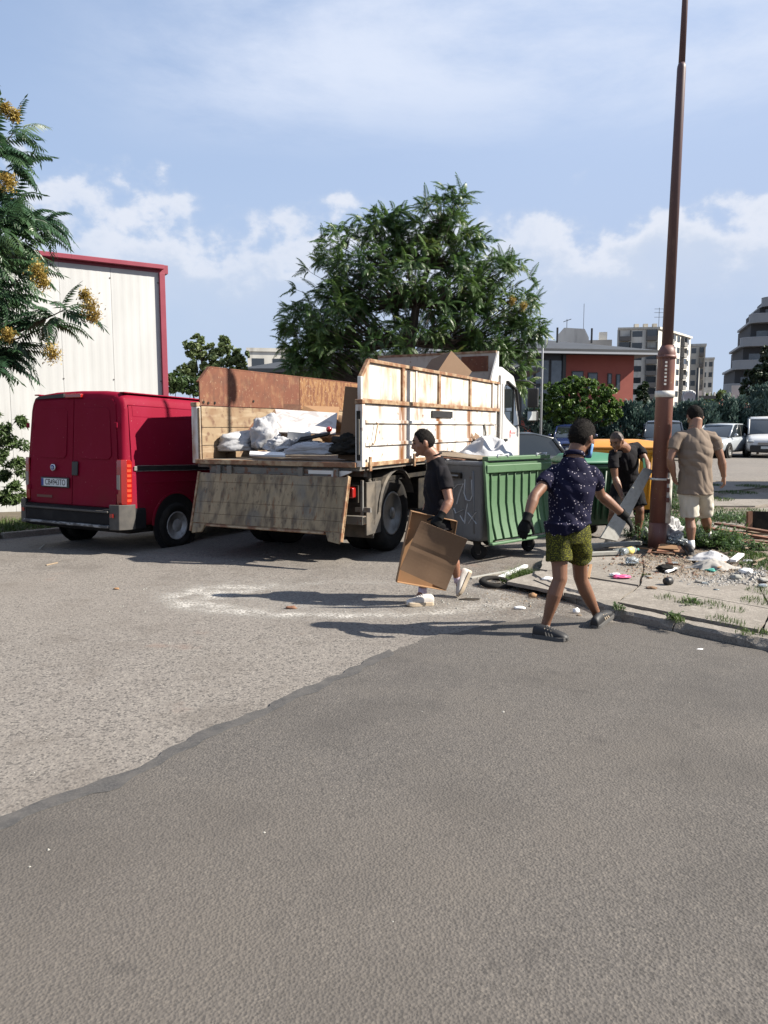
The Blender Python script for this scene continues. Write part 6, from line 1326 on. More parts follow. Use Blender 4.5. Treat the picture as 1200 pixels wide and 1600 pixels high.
# dust sheets with soft density
def dust(name, x0, x1, y0, y1, step, z, dens, m, lab):
    xs_ = np.arange(x0, x1, step); ys_ = np.arange(y0, y1, step); q = MB(); q.v = [(x, y, z) for y in ys_ for x in xs_]; nx_ = len(xs_)
    q.f = [[j*nx_+i, j*nx_+i+1, (j+1)*nx_+i+1, (j+1)*nx_+i] for j in range(len(ys_)-1) for i in range(nx_-1)]; q.mi = [0]*len(q.f)
    o = q.build(name, m, None, fix=False); at_ = o.data.attributes.new('dens', 'FLOAT', 'POINT'); at_.data.foreach_set('value', [dens(v[0], v[1]) for v in q.v]); tag(o, lab, name.replace('_', ' '), kind='stuff'); return o
def dustmat(name, c1, c2, sc=9., k=1., grain=60):
    m = bpy.data.materials.new(name); m.use_nodes = True; nt = m.node_tree; N = nt.nodes; L = nt.links; p = N['Principled BSDF']; p.inputs['Roughness'].default_value = .95
    tc = N.new('ShaderNodeTexCoord'); a = N.new('ShaderNodeAttribute'); a.attribute_name = 'dens'
    def nz(s_, det, lo, hi):
        n = N.new('ShaderNodeTexNoise'); n.inputs['Scale'].default_value = s_; n.inputs['Detail'].default_value = det; L.new(tc.outputs['Object'], n.inputs[0])
        r_ = N.new('ShaderNodeMapRange'); r_.inputs['From Min'].default_value = lo; r_.inputs['From Max'].default_value = hi; L.new(n.outputs['Fac'], r_.inputs[0]); return r_.outputs[0]
    def mul(x, y):
        n = N.new('ShaderNodeMath'); n.operation = 'MULTIPLY'; n.use_clamp = True; L.new(x, n.inputs[0])
        if isinstance(y, float): n.inputs[1].default_value = y
        else: L.new(y, n.inputs[1])
        return n.outputs[0]
    f = mul(mul(mul(a.outputs['Fac'], nz(sc, 6, .32, .62)), nz(grain, 3, .30, .60)), k)
    mx = N.new('ShaderNodeMix'); mx.data_type = 'RGBA'; L.new(nz(20, 4, .4, .6), mx.inputs['Factor']); mx.inputs['A'].default_value = (*c1, 1); mx.inputs['B'].default_value = (*c2, 1); L.new(mx.outputs['Result'], p.inputs['Base Color'])
    t = N.new('ShaderNodeBsdfTransparent'); s_ = N.new('ShaderNodeMixShader'); L.new(f, s_.inputs[0]); L.new(t.outputs[0], s_.inputs[1]); L.new(p.outputs[0], s_.inputs[2]); L.new(s_.outputs[0], N['Material Output'].inputs[0]); return m
def dring(x, y):
    dx, dy = (x+.35)/1.55, (y-7.22)/.72; r1 = math.hypot(dx, dy); a = math.atan2(dy, dx)
    w = math.exp(-((r1-1)/.15)**2)*(1.0 if dy < .2 else max(.15, 1-.8*(dy-.2)))*(.65+.35*max(0, -dx+.3)+.3*max(0, -dy))
    p = .75*math.exp(-((x+1.55)/.55)**2-((y-7.55)/.40)**2); q_ = .35*math.exp(-((x-1.0)/.6)**2-((y-7.0)/.22)**2); s2 = .35*math.exp(-((x+.2)/1.2)**2-((y-6.85)/.16)**2)
    s3 = .5*math.exp(-((x-1.35)/.35)**2-((y-7.85)/.5)**2)
    return min(1, w+p+q_+s2+s3)
dust('plaster_dust', -3.2, 2.3, 6.0, 9.0, .04, .004, dring, dustmat('plaster_dust', (.40, .38, .35), (.32, .305, .28), 4., 1.25, 45), 'ring-shaped smear of white plaster dust on the road')
dust('road_dirt', -.3, 3.4, 6.0, 10.8, .06, .0165, lambda x, y: .75*math.exp(-((x-1.75)/.85)**2-((y-8.3)/1.0)**2)+.45*math.exp(-((x-1.5)/.9)**2-((y-6.9)/.55)**2), dustmat('brown_dirt', (.13, .10, .075), (.085, .06, .042), 4., 1.0, 40), 'brown dirt spread between the containers and the kerb')
# vegetation on the pavement
def gs(px, py, r_, n, z=PZ): p = gnd(px, py, z); return (p.x, p.y, z, r_, n)
blades('joint_grass', [gs(1040, 935, .10, 60), (*gnd(1075, 942, PZ)[:2], PZ, .12, 90), gs(1110, 946, .14, 110), gs(1055, 968, .07, 110), gs(1062, 972, .05, 60), gs(1125, 968, .11, 60), gs(1145, 975, .10, 50), gs(1163, 990, .07, 70), gs(1190, 990, .10, 50), gs(968, 952, .06, 60), gs(1185, 940, .16, 130), gs(1200, 925, .2, 160), gs(1150, 955, .10, 40), gs(1010, 900, .05, 20)], M['grass'], 'short grass growing in the joints of the cracked pavement', 'grass', .055, .0025, .9)
blades('corner_grass', [gs(815, 899, .16, 420, .01), gs(800, 905, .10, 120, .01), gs(795, 912, .08, 40, .01)], M['grass'], 'grass tuft at the pavement corner beside the white lath', 'grass', .11, .003, 1.2)
blades('lawn_grass', [gs(x, y, .5, 420) for x, y in ((1150, 770), (1110, 780), (1180, 760), (1150, 805), (1180, 800), (1120, 812), (1095, 795), (1215, 810), (1100, 758))]+[gs(1180, 872, .3, 500), gs(1200, 885, .3, 400), gs(1150, 862, .2, 200)], M['grass'], 'grass growing between the far pavement slabs', 'grass', .07, .005, .9)
blades('verge_grass', [(rnd.uniform(-8.6, -5.2), 0, 0, 0, 0) for _ in range(0)]+[(x, y, gz(x, y)+.07, .45, 420) for x, y in ((-6.2, 12), (-6.8, 12.2), (-7.4, 12.0), (-5.9, 12.7), (-6.5, 13.0), (-7.2, 13), (-6.3, 13.8), (-7, 11.4), (-7.8, 11.2), (-5.6, 13.4), (-7.9, 12.4), (-5.3, 14.4))], M['grass'], 'rough grass on the verge behind the van', 'grass', .16, .005, .9)
def weeds(name, spots, lab, h=.25, lw=.05, seed=0):
    r_ = random.Random(seed); q = MB()
    for px, py, rad, n in spots:
        c_ = gnd(px, py, PZ)
        for _ in range(n):
            a = r_.uniform(0, 6.28); rr = rad*math.sqrt(r_.random()); b = V((c_.x+math.cos(a)*rr, c_.y+math.sin(a)*rr, PZ)); hh = h*r_.uniform(.3, 1.1); t = b+V((r_.gauss(0, .3)*hh, r_.gauss(0, .3)*hh, hh))
            q.tube([b, t], .003, 3, cap=False)
            for j in range(7):
                f = .15+.85*j/6; p = b.lerp(t, f); d = V((r_.gauss(0, 1), r_.gauss(0, 1), r_.uniform(-.1, .7))).normalized(); w = d.cross(V((0, 0, 1))).normalized()*lw*.32*r_.uniform(.6, 1.2); L_ = lw*r_.uniform(.6, 1.4)
                q.add([p, p+d*L_*.5+w, p+d*L_, p+d*L_*.5-w], [(0, 1, 2, 3)])
    o = q.build(name, M['weed'], None, fix=False); return tag(o, lab, 'weeds', kind='stuff')
weeds('pole_weeds', [(1000, 842, .22, 60), (1012, 850, .15, 30), (1055, 820, .22, 80), (1075, 840, .25, 80), (1060, 798, .25, 70), (1048, 785, .2, 60), (1095, 850, .25, 70), (1130, 850, .22, 60), (1010, 828, .2, 50), (1085, 830, .2, 50)], 'leafy weeds around the pole and under the planks', .24, .055, 3)
weeds('low_weeds', [(1105, 850, .35, 150), (1135, 846, .3, 110), (1070, 850, .3, 110), (1160, 858, .3, 90), (1090, 838, .3, 110), (1125, 810, .4, 110), (1150, 815, .4, 90)], 'low ground weeds on the dirt right of the pole', .10, .05, 4)
weeds('tall_weeds', [(1050, 782, .25, 60), (1040, 770, .2, 40)], 'taller weeds behind the pole beside the yellow container', .5, .06, 5)
weeds('slab_weeds', [(1052, 966, .05, 12), (968, 950, .05, 8), (1080, 944, .1, 14)], 'tiny weeds sprouting at the kerb joints', .05, .03, 6)
# ======================= people =======================
SK = dict(lo=.4, hi=.7)
M['skinA'] = mat('tanned_skin', (.40, .19, .115), .5, sss=.12, layers=[dict(s=9, c=(.30, .13, .075), f=.6, **SK), dict(s=70, off=3, lo=.5, hi=.7, c=(.24, .11, .07), f=.35)], bump=[dict(s=90, k=.08, d=.002)])
M['skinB'] = mat('brown_skin', (.30, .145, .085), .5, sss=.1, layers=[dict(s=9, c=(.24, .105, .06), f=.6, **SK)], bump=[dict(s=90, k=.08, d=.002)])
M['skinC'] = mat('light_tan_skin', (.38, .20, .13), .5, sss=.12, layers=[dict(s=9, c=(.32, .16, .10), f=.6, **SK)], bump=[dict(s=90, k=.08, d=.002)])
M['hair'] = mat('short_dark_hair', (.010, .008, .007), .85, spec=.15, layers=[dict(s=90, lo=.4, hi=.7, c=(.028, .022, .018), f=.7)], bump=[dict(s=(160, 160, 70), k=1., d=.006)])
M['stubble'] = mat('shaven_scalp', (.10, .065, .05), .6, layers=[dict(s=80, lo=.4, hi=.7, c=(.05, .035, .03), f=.7)])
M['blacktee'] = mat('black_cotton', (.011, .010, .013), .9, spec=.2, layers=[dict(s=5, lo=.4, hi=.7, c=(.020, .017, .022), f=.6)], bump=[dict(s=(10, 10, 16), k=.35, d=.02), dict(s=200, k=.1, d=.001)])
M['navydot'] = mat('navy_dotted_cotton', (.013, .013, .040), .8, spec=.1, layers=[dict(s=5, lo=.4, hi=.7, c=(.022, .021, .052), f=.6), dict(t='vor', s=40, lo=.22, hi=.15, c=(.55, .50, .55), f=.85)], bump=[dict(s=(9, 9, 14), k=.35, d=.02)])
M['shortsy'] = mat('yellow_green_patterned_cloth', (.27, .27, .035), .8, spec=.1, layers=[dict(s=6, lo=.4, hi=.7, c=(.20, .20, .03), f=.6), dict(t='vor', s=(75, 75, 110), lo=.34, hi=.44, c=(.025, .028, .018), f=.85)], bump=[dict(s=(9, 9, 12), k=.4, d=.02)])
M['beige'] = mat('taupe_cotton', (.30, .235, .185), .85, spec=.1, layers=[dict(s=4, lo=.4, hi=.7, c=(.34, .27, .215), f=.6)], bump=[dict(s=(8, 8, 6), k=.3, d=.02), dict(s=200, k=.1, d=.001)])
M['cream'] = mat('cream_cotton', (.58, .54, .46), .85, layers=[dict(s=4, lo=.4, hi=.7, c=(.50, .46, .39), f=.6)], bump=[dict(s=(9, 9, 7), k=.35, d=.02)])
M['blackshort'] = mat('black_shorts_cloth', (.014, .014, .017), .8, spec=.1, bump=[dict(s=(9, 9, 12), k=.4, d=.02)])
M['glove'] = mat('black_work_glove', (.014, .015, .016), .7, spec=.1, bump=[dict(s=120, k=.3, d=.002)])
M['shoew'] = mat('white_trainer', (.62, .58, .54), .6, layers=[dict(s=16, lo=.45, hi=.7, c=(.42, .38, .34), f=.7)], bump=[dict(s=40, k=.2, d=.003)])
M['shoeb'] = mat('black_trainer', (.018, .018, .02), .6, bump=[dict(s=60, k=.2, d=.002)]); M['soleg'] = mat('grey_sole', (.12, .115, .11), .7); M['solec'] = mat('cream_sole', (.52, .42, .30), .7)
M['sock'] = mat('white_sock', (.72, .70, .68), .85, bump=[dict(s=90, k=.3, d=.002)]); M['sockl'] = mat('lilac_sock', (.60, .50, .60), .85)
M['eye'] = mat('eye', (.03, .025, .02), .2); M['lip'] = mat('lips', (.28, .11, .08), .5); M['mask'] = mat('blue_face_mask', (.12, .28, .55), .8)
def folds(amp, k1=(9, 7, 26), k2=(22, -14, 12), seed=0.):
    def f(co):
        x, y, z = co[:, 0], co[:, 1], co[:, 2]
        w = np.sin(x*11+seed)+np.sin(y*13+z*5+seed*2)+np.sin(z*9-x*6+seed*.7)
        a = np.sin(k1[0]*x+k1[1]*y+k1[2]*z+1.6*w+seed); b = np.sin(k2[0]*x+k2[1]*y+k2[2]*z+1.3*w+seed*3)
        c = np.sin(31*x-27*y+38*z+2.1*w)
        return (amp*(.6*np.abs(a)+.45*np.abs(b)+.2*c-.4)).astype('f')
    return f
def lerp(a, b, t): return a+(b-a)*t
def head_mesh(mb, c, f, u, s=1.):
    """c = centre of the skull, f = facing, u = up; one deformed egg with jaw, nose, brow, ears"""
    f = f.normalized(); u = (u-f*u.dot(f)).normalized(); r = f.cross(u)
    def W_(x, y, z): return c+(r*x+f*y+u*z)*s
    n, m_ = 36, 28; rings = []
    for i in range(m_+1):
        ph = math.pi*(i+.02)/(m_+.04); ring = []
        for k in range(n):
            a = 2*math.pi*k/n; dx, dy, dz = math.cos(a)*math.sin(ph), math.sin(a)*math.sin(ph), -math.cos(ph)
            x, y, z = dx*.077, dy*.097, dz*.118
            if dz < 0:
                t = -dz; x *= 1-.30*t**1.6
                if dy > 0: y = dy*.092*(1-.05*t)+.012*t
                else: y *= 1-.48*t**1.1
            if dy < 0 and dz > -.2: y *= 1.05
            if dy > .35 and .02 < dz < .32: y -= .006*math.exp(-((abs(dx)-.42)/.2)**2)       # eye sockets
            if dy > .5 and .3 < dz < .45: y += .003
            ring.append(W_(x, y, z))
        rings.append(ring)
    mb.loft(rings, True)
    mb.tube([W_(0, .088, .022), W_(0, .104, -.008), W_(0, .112, -.024), W_(0, .096, -.034)], [.009, .011, .014, .009], 8, r)     # nose
    for sx_ in (-1, 1):
        mb.blob(W_(sx_*.010, .100, -.027), .009*s, 8, 6)
        mb.tube([W_(sx_*.012, .091, .032), W_(sx_*.040, .082, .034)], [(.006, .006), (.005, .005)], 6, u)
        B_ = Matrix((r, f, u)).transposed()
        mb.blob(W_(sx_*.078, -.006, -.005), (.010*s, .019*s, .032*s), 10, 8, B_); mb.blob(W_(sx_*.080, .0, -.028), (.007*s, .010*s, .012*s), 8, 6, B_)
        mb.blob(W_(sx_*.046, .058, -.020), (.022*s, .024*s, .022*s), 8, 6, B_)
    mb.tube([W_(-.020, .090, -.056), W_(0, .098, -.056), W_(.020, .090, -.056)], [(.006, .005), (.008, .007), (.006, .005)], 8, u)
    mb.blob(W_(0, .080, -.094), .020*s, 10, 8)
    return W_
def hair_mesh(c, f, u, s, front=.52, back=-.42, thick=.010, temple=.05, seed=0):
    f = f.normalized(); u = (u-f*u.dot(f)).normalized(); r = f.cross(u); mb = MB(); n, m_ = 56, 44; rings = []
    for i in range(m_+1):
        ph = math.pi*(i+.02)/(m_+.04); ring = []
        for k in range(n):
            a = 2*math.pi*k/n; dx, dy, dz = math.cos(a)*math.sin(ph), math.sin(a)*math.sin(ph), -math.cos(ph)
            line = lerp(lerp(back, .10+temple*.5, sm(-.50, -.18, dy)), front, sm(.40, .66, dy)); line -= .16*math.exp(-((dy-.20)/.10)**2)
            line += mn.noise(V((dx*9, dy*9, dz*9+seed)))*.05
            g = sm(line-.10, line+.14, dz)
            x, y, z = dx*.077, dy*.097, dz*.118
            if dz < 0:
                t = -dz; x *= 1-.30*t**1.6
                if dy > 0: y = dy*.092*(1-.05*t)+.012*t
                else: y *= 1-.48*t**1.1
            if dy < 0 and dz > -.2: y *= 1.05
            k_ = lerp(-.012, thick*(.7+.5*max(0, dz))+mn.noise(V((dx*14, dy*14, dz*14+seed)))*.0025, g)
            nl = V((dx, dy, dz)); p = V((x, y, z))+nl*k_; ring.append(c+(r*p.x+f*p.y+u*p.z)*s)
        rings.append(ring)
    mb.loft(rings, True); r_ = random.Random(seed)
    for _ in range(2600):
        i = r_.randrange(2, m_-1); k = r_.randrange(n); p = rings[i][k]; nl = (p-c).normalized(); dz = nl.dot(u); dy = nl.dot(f)
        line = lerp(lerp(back, .10+temple*.5, sm(-.50, -.18, dy)), front, sm(.40, .66, dy))
        if dz < line+.03: continue
        t = (nl*.45-u*.5*(1-abs(dz))-f*.1+V((r_.gauss(0, .35), r_.gauss(0, .35), r_.gauss(0, .35)))).normalized(); w = t.cross(nl).normalized()*.0016; L_ = r_.uniform(.006, .012)*(thick/.009); q = p+V((r_.gauss(0, .002), r_.gauss(0, .002), r_.gauss(0, .002)))
        mb.add([q-w, q+w, q+t*L_+nl*.003], [(0, 1, 2)])
    return mb
def hand(mb, w, d, n, side, curl=.45, s=1., fat=1., spread=0., thumb_in=0.):
    d = d.normalized(); n = (n-d*n.dot(d)).normalized(); sd = d.cross(n); sd = sd if sd.dot(side) > 0 else -sd
    mb.tube([w-d*.03*s, w+d*.012*s, w+d*.05*s, w+d*.088*s, w+d*.098*s], [(.026*s*fat, .019*s*fat), (.030*s*fat, .019*s*fat), (.040*s*fat, .018*s*fat), (.042*s*fat, .014*s*fat), (.036*s*fat, .010*s*fat)], 12, sd)
    for off, ln, cc in ((.030, .070, .9), (.0105, .079, 1.), (-.010, .073, 1.05), (-.030, .057, 1.15)):
        p = w+d*(.082-.12*abs(off))*s+sd*off*s; dd = (d+sd*off*spread*8).normalized(); pts = [p]; ang = 0
        for q_, L_ in enumerate((.42, .32, .26)):
            ang += curl*cc*(.7 if q_ == 0 else 1.); v = dd*math.cos(ang)+n*math.sin(ang); pts.append(pts[-1]+v*ln*s*L_*1.15)
        mb.tube(pts, [.0095*s*fat, .009*s*fat, .0082*s*fat, .0062*s*fat], 8, sd)
    p = w+d*.018*s+sd*.026*s; v = (sd*(.75-thumb_in*.3)+d*.65+n*(.25+thumb_in)).normalized(); p2 = p+v*.042*s; v2 = (v*.7+d*.6+n*thumb_in*.5).normalized(); p3 = p2+v2*.032*s; p4 = p3+(v2+d*.3).normalized()*.026*s
    mb.tube([p, p2, p3, p4], [.0145*s*fat, .0115*s*fat, .0098*s*fat, .0072*s*fat], 8, n)
def limb(mb, a, b, r, ref=V((0, 1, 0)), n=14):
    k = len(r); pts = [a.lerp(b, i/(k-1)) for i in range(k)]; mb.tube(pts, r, n, ref)
def shoe(par, off, heel, toe, up, s, mu, ms, stripes=None, collar=.075, name='shoe'):
    d = toe-heel; L_ = d.length; d.normalize(); up = (up-d*up.dot(d)).normalized(); r = d.cross(up)
    prof = [(.0, .030, .050), (.03, .036, .068), (.22, .038, collar), (.38, .036, .072), (.55, .040, .060), (.75, .048, .048), (.90, .043, .038), (.98, .028, .026), (1.0, .015, .015)]
    q = MB(); rings = []
    for t, w, h in prof:
        c = heel+d*L_*t; ring = []
        for k in range(14):
            a = 2*math.pi*k/14; x = math.cos(a)*w*s; z = (math.sin(a)*.5+.5)*h*s*1.28+.014*s; z = z if math.sin(a) > -.3 else .014*s
            ring.append(c+r*x+up*z)
        rings.append(ring)
    q.loft(rings, True); o = q.build(name, M[mu], par, off=off, smooth=True, sub=1)
    q = MB(); n = 20; lo_ = []; hi = []
    for k in range(n):
        a = 2*math.pi*k/n; t = .5-.52*math.cos(a); w = np.interp(t, [p[0] for p in prof], [p[1] for p in prof])*1.12+.002; sg = 1 if math.sin(a) >= 0 else -1
        w = w*min(1, abs(math.sin(a))*1.9)*sg
        c = heel+d*L_*t+r*w*s; tz = .012*max(0, (t-.8)/.2)*s; lo_.append(c+up*(tz)); hi.append(c+up*(.034*s+tz*.6))
    q.loft([lo_, hi], True); q.build('sole', M[ms], o, off=off, bevel=.003)
    if stripes:
        for sgn in (-1, 1):
            for k in range(3):
                t = .42+k*.09; w = np.interp(t, [p[0] for p in prof], [p[1] for p in prof]); h = np.interp(t, [p[0] for p in prof], [p[2] for p in prof])
                a = heel+d*L_*t+r*sgn*(w+.0015)*s*.99+up*(.5*h+.010)*s; b = heel+d*L_*(t-.07)+r*sgn*(w*.66+.0015)*s+up*(1.12*h+.012)*s
                q = MB(); q.tube([a-up*.012*s+d*.005, a, b], [(.006, .003)]*3, 6, d); q.build('stripe', M[stripes], o, off=off)
    for k in range(4):
        t = .40+k*.07; h = np.interp(t, [p[0] for p in prof], [p[2] for p in prof]); a = heel+d*L_*t+up*(h*1.28+.014)*s
        q = MB(); q.tube([a-r*.018*s-up*.004, a+up*.002, a+r*.018*s-up*.004], .0032*s, 5, up); q.build('lace', M['sock' if ms == 'solec' else 'soleg'], o, off=off)
    return o
def person(J, lab, skin, shirt, shorts, fat=1., H=1., hair=None, shirt_len=.0, sleeve=.62, short_len=.75, gloves=False, handL=None, handR=None, seed=0, loose=.022, shoes=None, sock=None, polo=False, belly=0.):
    base = J['base']; root = empty('person', base, 0, lab, 'person'); off = base
    sv = (J['shR']-J['shL']).normalized(); hv = (J['hipR']-J['hipL']).normalized(); pel = (J['hipL']+J['hipR'])/2; chest_top = (J['shL']+J['shR'])/2
    neck = J['neck']; shw = (J['shR']-J['shL']).length/2
    sp = [pel-V((0, 0, .05))*H, pel.lerp(chest_top, .12), pel.lerp(chest_top, .38), pel.lerp(chest_top, .68), pel.lerp(chest_top, .90), chest_top.lerp(neck, .22), neck]
    fwd = V((0, 0, 1)).cross(sv); fwd = fwd if fwd.dot(J['face']) >= -.2 else fwd
    def torso(mb, g, lo_=0, hi=7):
        a_ = [.155, .160, .142, .165, .172, .125, .058]; b_ = [.112, .115, .100+belly, .118, .108, .085, .056]
        mb.tube(sp[lo_:hi], [((a_[i]+(g if i < 6 else g*.3))*H*(1+.0)*(fat if i < 5 else 1), (b_[i]+(g if i < 6 else g*.3))*H*fat) for i in range(lo_, hi)], 20, [hv.lerp(sv, i/6) for i in range(lo_, hi)])
    up3 = {}
    # ---- body (one continuous surface)
    b = MB(); torso(b, 0); hf = J['face'].normalized(); hu = J['hup']
    W_ = head_mesh(b, J['head'], hf, hu, H*J.get('hs', 1.0))
    hb_ = W_(0, -.022, -.070); b.tube([neck-V((0, 0, .04)), neck.lerp(hb_, .5), hb_, W_(0, -.01, -.03)], [.080*H*fat, .068*H*fat, .066*H, .058*H], 14, sv)
    for s_ in 'LR':
        sh, el_, wr = J['sh'+s_], J['el'+s_], J['wr'+s_]; rf = fwd
        limb(b, sh-V((0, 0, .012)), el_, [.040*H*fat, .049*H*fat, .051*H*fat, .046*H*fat, .041*H], rf); b.blob(el_, .040*H, 10, 8)
        limb(b, el_, wr, [.041*H, .048*H*fat, .043*H*fat, .034*H, (.027*H, .032*H)], rf)
        hd = (J['ha'+s_]-wr); hp, hsd, cu = J['hp'+s_]
        if not gloves: hand(b, wr, hd, hp, hsd, cu, H, 1.02)
        hi_, kn, an = J['hip'+s_], J['kn'+s_], J['an'+s_]
        limb(b, hi_+V((0, 0, .02)), kn, [.090*H*fat, .088*H*fat, .080*H*fat, .066*H*fat, .058*H], rf); b.blob(kn, .057*H, 12, 8)
        cv = (kn-an).normalized(); ax = kn.lerp(an, .3)-J['cf'].normalized()*.014*H
        b.tube([kn, kn.lerp(an, .12)-J['cf'].normalized()*.008, ax, kn.lerp(an, .55)-J['cf'].normalized()*.008, kn.lerp(an, .82), an], [.056*H, .056*H, .062*H*fat, .050*H, .037*H, .036*H], 14, rf)
        b.tube([an, an+(J['toe'+s_]-an).normalized()*.08-V((0, 0, .01))], [.036*H, .028*H], 10, rf)
    body = remesh(b, 'body', M[skin], root, off, .0065, 3)
    # eyes, lips
    for sx_ in (-1, 1): MB().blob(W_(sx_*.032, .0835, .012), .0095, 10, 8).build('eye', M['eye'], body, off=off, smooth=True)
    for sx_ in (-1, 1): q = MB(); q.tube([W_(sx_*.016, .0965, .033), W_(sx_*.034, .0925, .040), W_(sx_*.052, .079, .034)], [.0035, .004, .0025], 6); q.build('eyebrow', M['hair'], body, off=off, smooth=True)
    q = MB(); q.tube([W_(-.018, .0985, -.056), W_(0, .1065, -.055), W_(.018, .0985, -.056)], [(.002, .003), (.003, .0045), (.002, .003)], 6); q.build('lips', M['lip'], body, off=off, smooth=True)
    hk = hair or {}; hm = hair_mesh(J['head'], hf, hu, H*J.get('hs', 1.0), hk.get('front', .52), hk.get('back', -.42), hk.get('thick', .010), hk.get('temple', .05), seed); hm.build('hair', M[hk.get('m', 'hair')], root, off=off, smooth=True, fix=False)
    # ---- shirt
    b = MB(); g = loose; drop = V((0, 0, shirt_len)); rr0 = sp
    a_ = [.158, .160, .150, .168, .176, .130, .066]; b_ = [.120, .122, .112+belly, .124, .112, .090, .060]
    lowp = sp[0]-drop*1.0
    pts = [lowp, sp[0]-drop*.5]+sp[1:6]+[neck.lerp(sp[5], .12)]
    rad = [((a_[0]+g+.026)*H*fat, (b_[0]+g+.024)*H*fat), ((a_[0]+g+.014)*H*fat, (b_[0]+g+.014)*H*fat)]+[((a_[i]+g)*H*fat, (b_[i]+g)*H*fat) for i in (1, 2, 3)]+[((a_[4]+g*.5)*H, (b_[4]+g*.6)*H*fat), ((a_[5]+.012+g*.3)*H, (b_[5]+g*.3)*H), (.076*H, .074*H)]
    b.tube(pts, rad, 24, [hv]*3+[hv.lerp(sv, .5)]+[sv]*4)
    for s_ in 'LR':
        sh, el_ = J['sh'+s_], J['el'+s_]; inn = chest_top.lerp(sh, .45)+V((0, 0, .004)); en = sh.lerp(el_, sleeve)
        b.tube([inn, sh.lerp(chest_top, .10)-V((0, 0, .006)), sh.lerp(el_, sleeve*.45), en], [(.052*H, .062*H*fat), (.063*H*fat, .068*H*fat), (.064*H*fat, .068*H*fat), (.064*H*fat, .068*H*fat)], 18, fwd)
    sh_o = remesh(b, 'shirt', M[shirt], root, off, .0075, 4, folds(.011, seed=seed))
    # neckline ring
    q = MB(); ns = [neck+V((0, 0, .0))+sv*math.cos(a)*.071*H+fwd.normalized()*math.sin(a)*.067*H+V((0, 0, .012-.020*math.sin(a)*(1 if fwd.dot(J['face']) > 0 else -1))) for a in [2*math.pi*k/16 for k in range(17)]]
    if polo:
        q.loft([[p+V((0, 0, -.012)) for p in ns], [p.lerp(neck, -.02)+V((0, 0, .024)) for p in ns], [p.lerp(neck, -.14)+V((0, 0, .012)) for p in ns], [p.lerp(neck, -.22)+V((0, 0, -.018)) for p in ns]], False)
        c_ = q.build('collar', M[shirt], sh_o, off=off, smooth=True); m_ = c_.modifiers.new('solid', 'SOLIDIFY'); m_.thickness = .004
    else:
        q.tube(ns, .007, 6, cap=False); q.build('neckband', M[shirt], sh_o, off=off, smooth=True)
    # ---- shorts
    b = MB(); wst = pel.lerp(chest_top, .16)
    b.tube([pel-V((0, 0, .10)), pel-V((0, 0, .02)), pel.lerp(chest_top, .08), wst], [(.150*H*fat, .115*H*fat), (.168*H*fat, .130*H*fat), (.152*H*fat, .118*H*fat), (.138*H*fat, .104*H*fat)], 22, hv)
    for s_ in 'LR':
        hi_, kn = J['hip'+s_], J['kn'+s_]; en = hi_.lerp(kn, short_len); cc = hi_.lerp(pel, .12)
        b.tube([cc+V((0, 0, .03)), cc.lerp(en, .25), hi_.lerp(en, .6), en], [.105*H*fat, .112*H*fat, .105*H*fat, .104*H*fat], 20, hv)
    so_ = remesh(b, 'shorts', M[shorts], root, off, .0075, 4, folds(.011, (12, 9, 10), (30, -22, 5), seed+2))
    # ---- gloves, socks, shoes
    for s_ in 'LR':
        wr = J['wr'+s_]
        if gloves:
            g_ = MB(); hp, hsd, cu = J['hp'+s_]; hd = J['ha'+s_]-wr; hand(g_, wr, hd, hp, hsd, cu, H, 1.22); d = (J['el'+s_]-wr).normalized()
            g_.tube([wr-d*.02, wr+d*.02, wr+d*.05], [(.036*H, .036*H), (.036*H, .036*H), (.040*H, .042*H)], 14, fwd)
            remesh(g_, 'glove', M['glove'], root, off, .004, 2)
        an, toe, heel = J['an'+s_], J['toe'+s_], J['heel'+s_]
        sd = shoes or {}
        if sock:
            q = MB(); kn = J['kn'+s_]; q.tube([an-V((0, 0, .03)), an, an.lerp(kn, sock[1])], [.043*H, .043*H, .041*H], 14, fwd); q.build('sock', M[sock[0]], root, off=off, smooth=True)
        shoe(root, off, heel, toe, J.get('up'+s_, V((0, 0, 1))), H*sd.get('s', 1), sd.get('u', 'shoeb'), sd.get('sole', 'soleg'), sd.get('stripes'), sd.get('collar', .075))
    return root
def jt(d): return {k: (at(*v) if isinstance(v, tuple) and len(v) == 3 and k not in ('x',) else v) for k, v in d.items()}
# --- man carrying cardboard, walking left in profile
J = jt(dict(head=(662, 692, 7.08), neck=(679, 713, 7.1), shL=(692, 737, 6.95), shR=(678, 737, 7.26), elL=(702, 783, 6.86), wrL=(688, 808, 6.80), haL=(679, 820, 6.78), elR=(672, 783, 7.32), wrR=(662, 806, 7.15), haR=(654, 816, 7.08),
    hipL=(686, 812, 7.00), hipR=(684, 812, 7.20), knL=(662, 866, 6.98), anL=(660, 926, 7.02), knR=(703, 868, 7.22), anR=(716, 906, 7.28)))
gh = gnd(678, 946, 0); J.update(heelL=gnd(677, 945, 0)+V((0, 0, .0)), toeL=gnd(634, 948, 0)+V((0, 0, .006)), heelR=at(737, 893, 7.30), toeR=at(719, 933, 7.22), upR=V((-.75, 0, .5)))
J.update(face=V((-1, -.06, -.20)), hup=V((-.22, 0, 1)), base=gnd(680, 940, 0), cf=V((-1, 0, 0)), hs=1.06)
J['hpL'] = (V((.2, 1, 0)), V((-1, 0, 0)), .75); J['hpR'] = (V((0, -1, -.2)), V((-1, 0, 0)), .8)
person(J, 'man in black t-shirt and gloves walking left, carrying sheets of cardboard', 'skinA', 'blacktee', 'blackshort', .97, .98, dict(front=.62, back=-.55, thick=.006, temple=-.12), .035, .60, .60, True, seed=1, shoes=dict(u='shoew', sole='solec', s=1.03), sock=('sockl', .14))
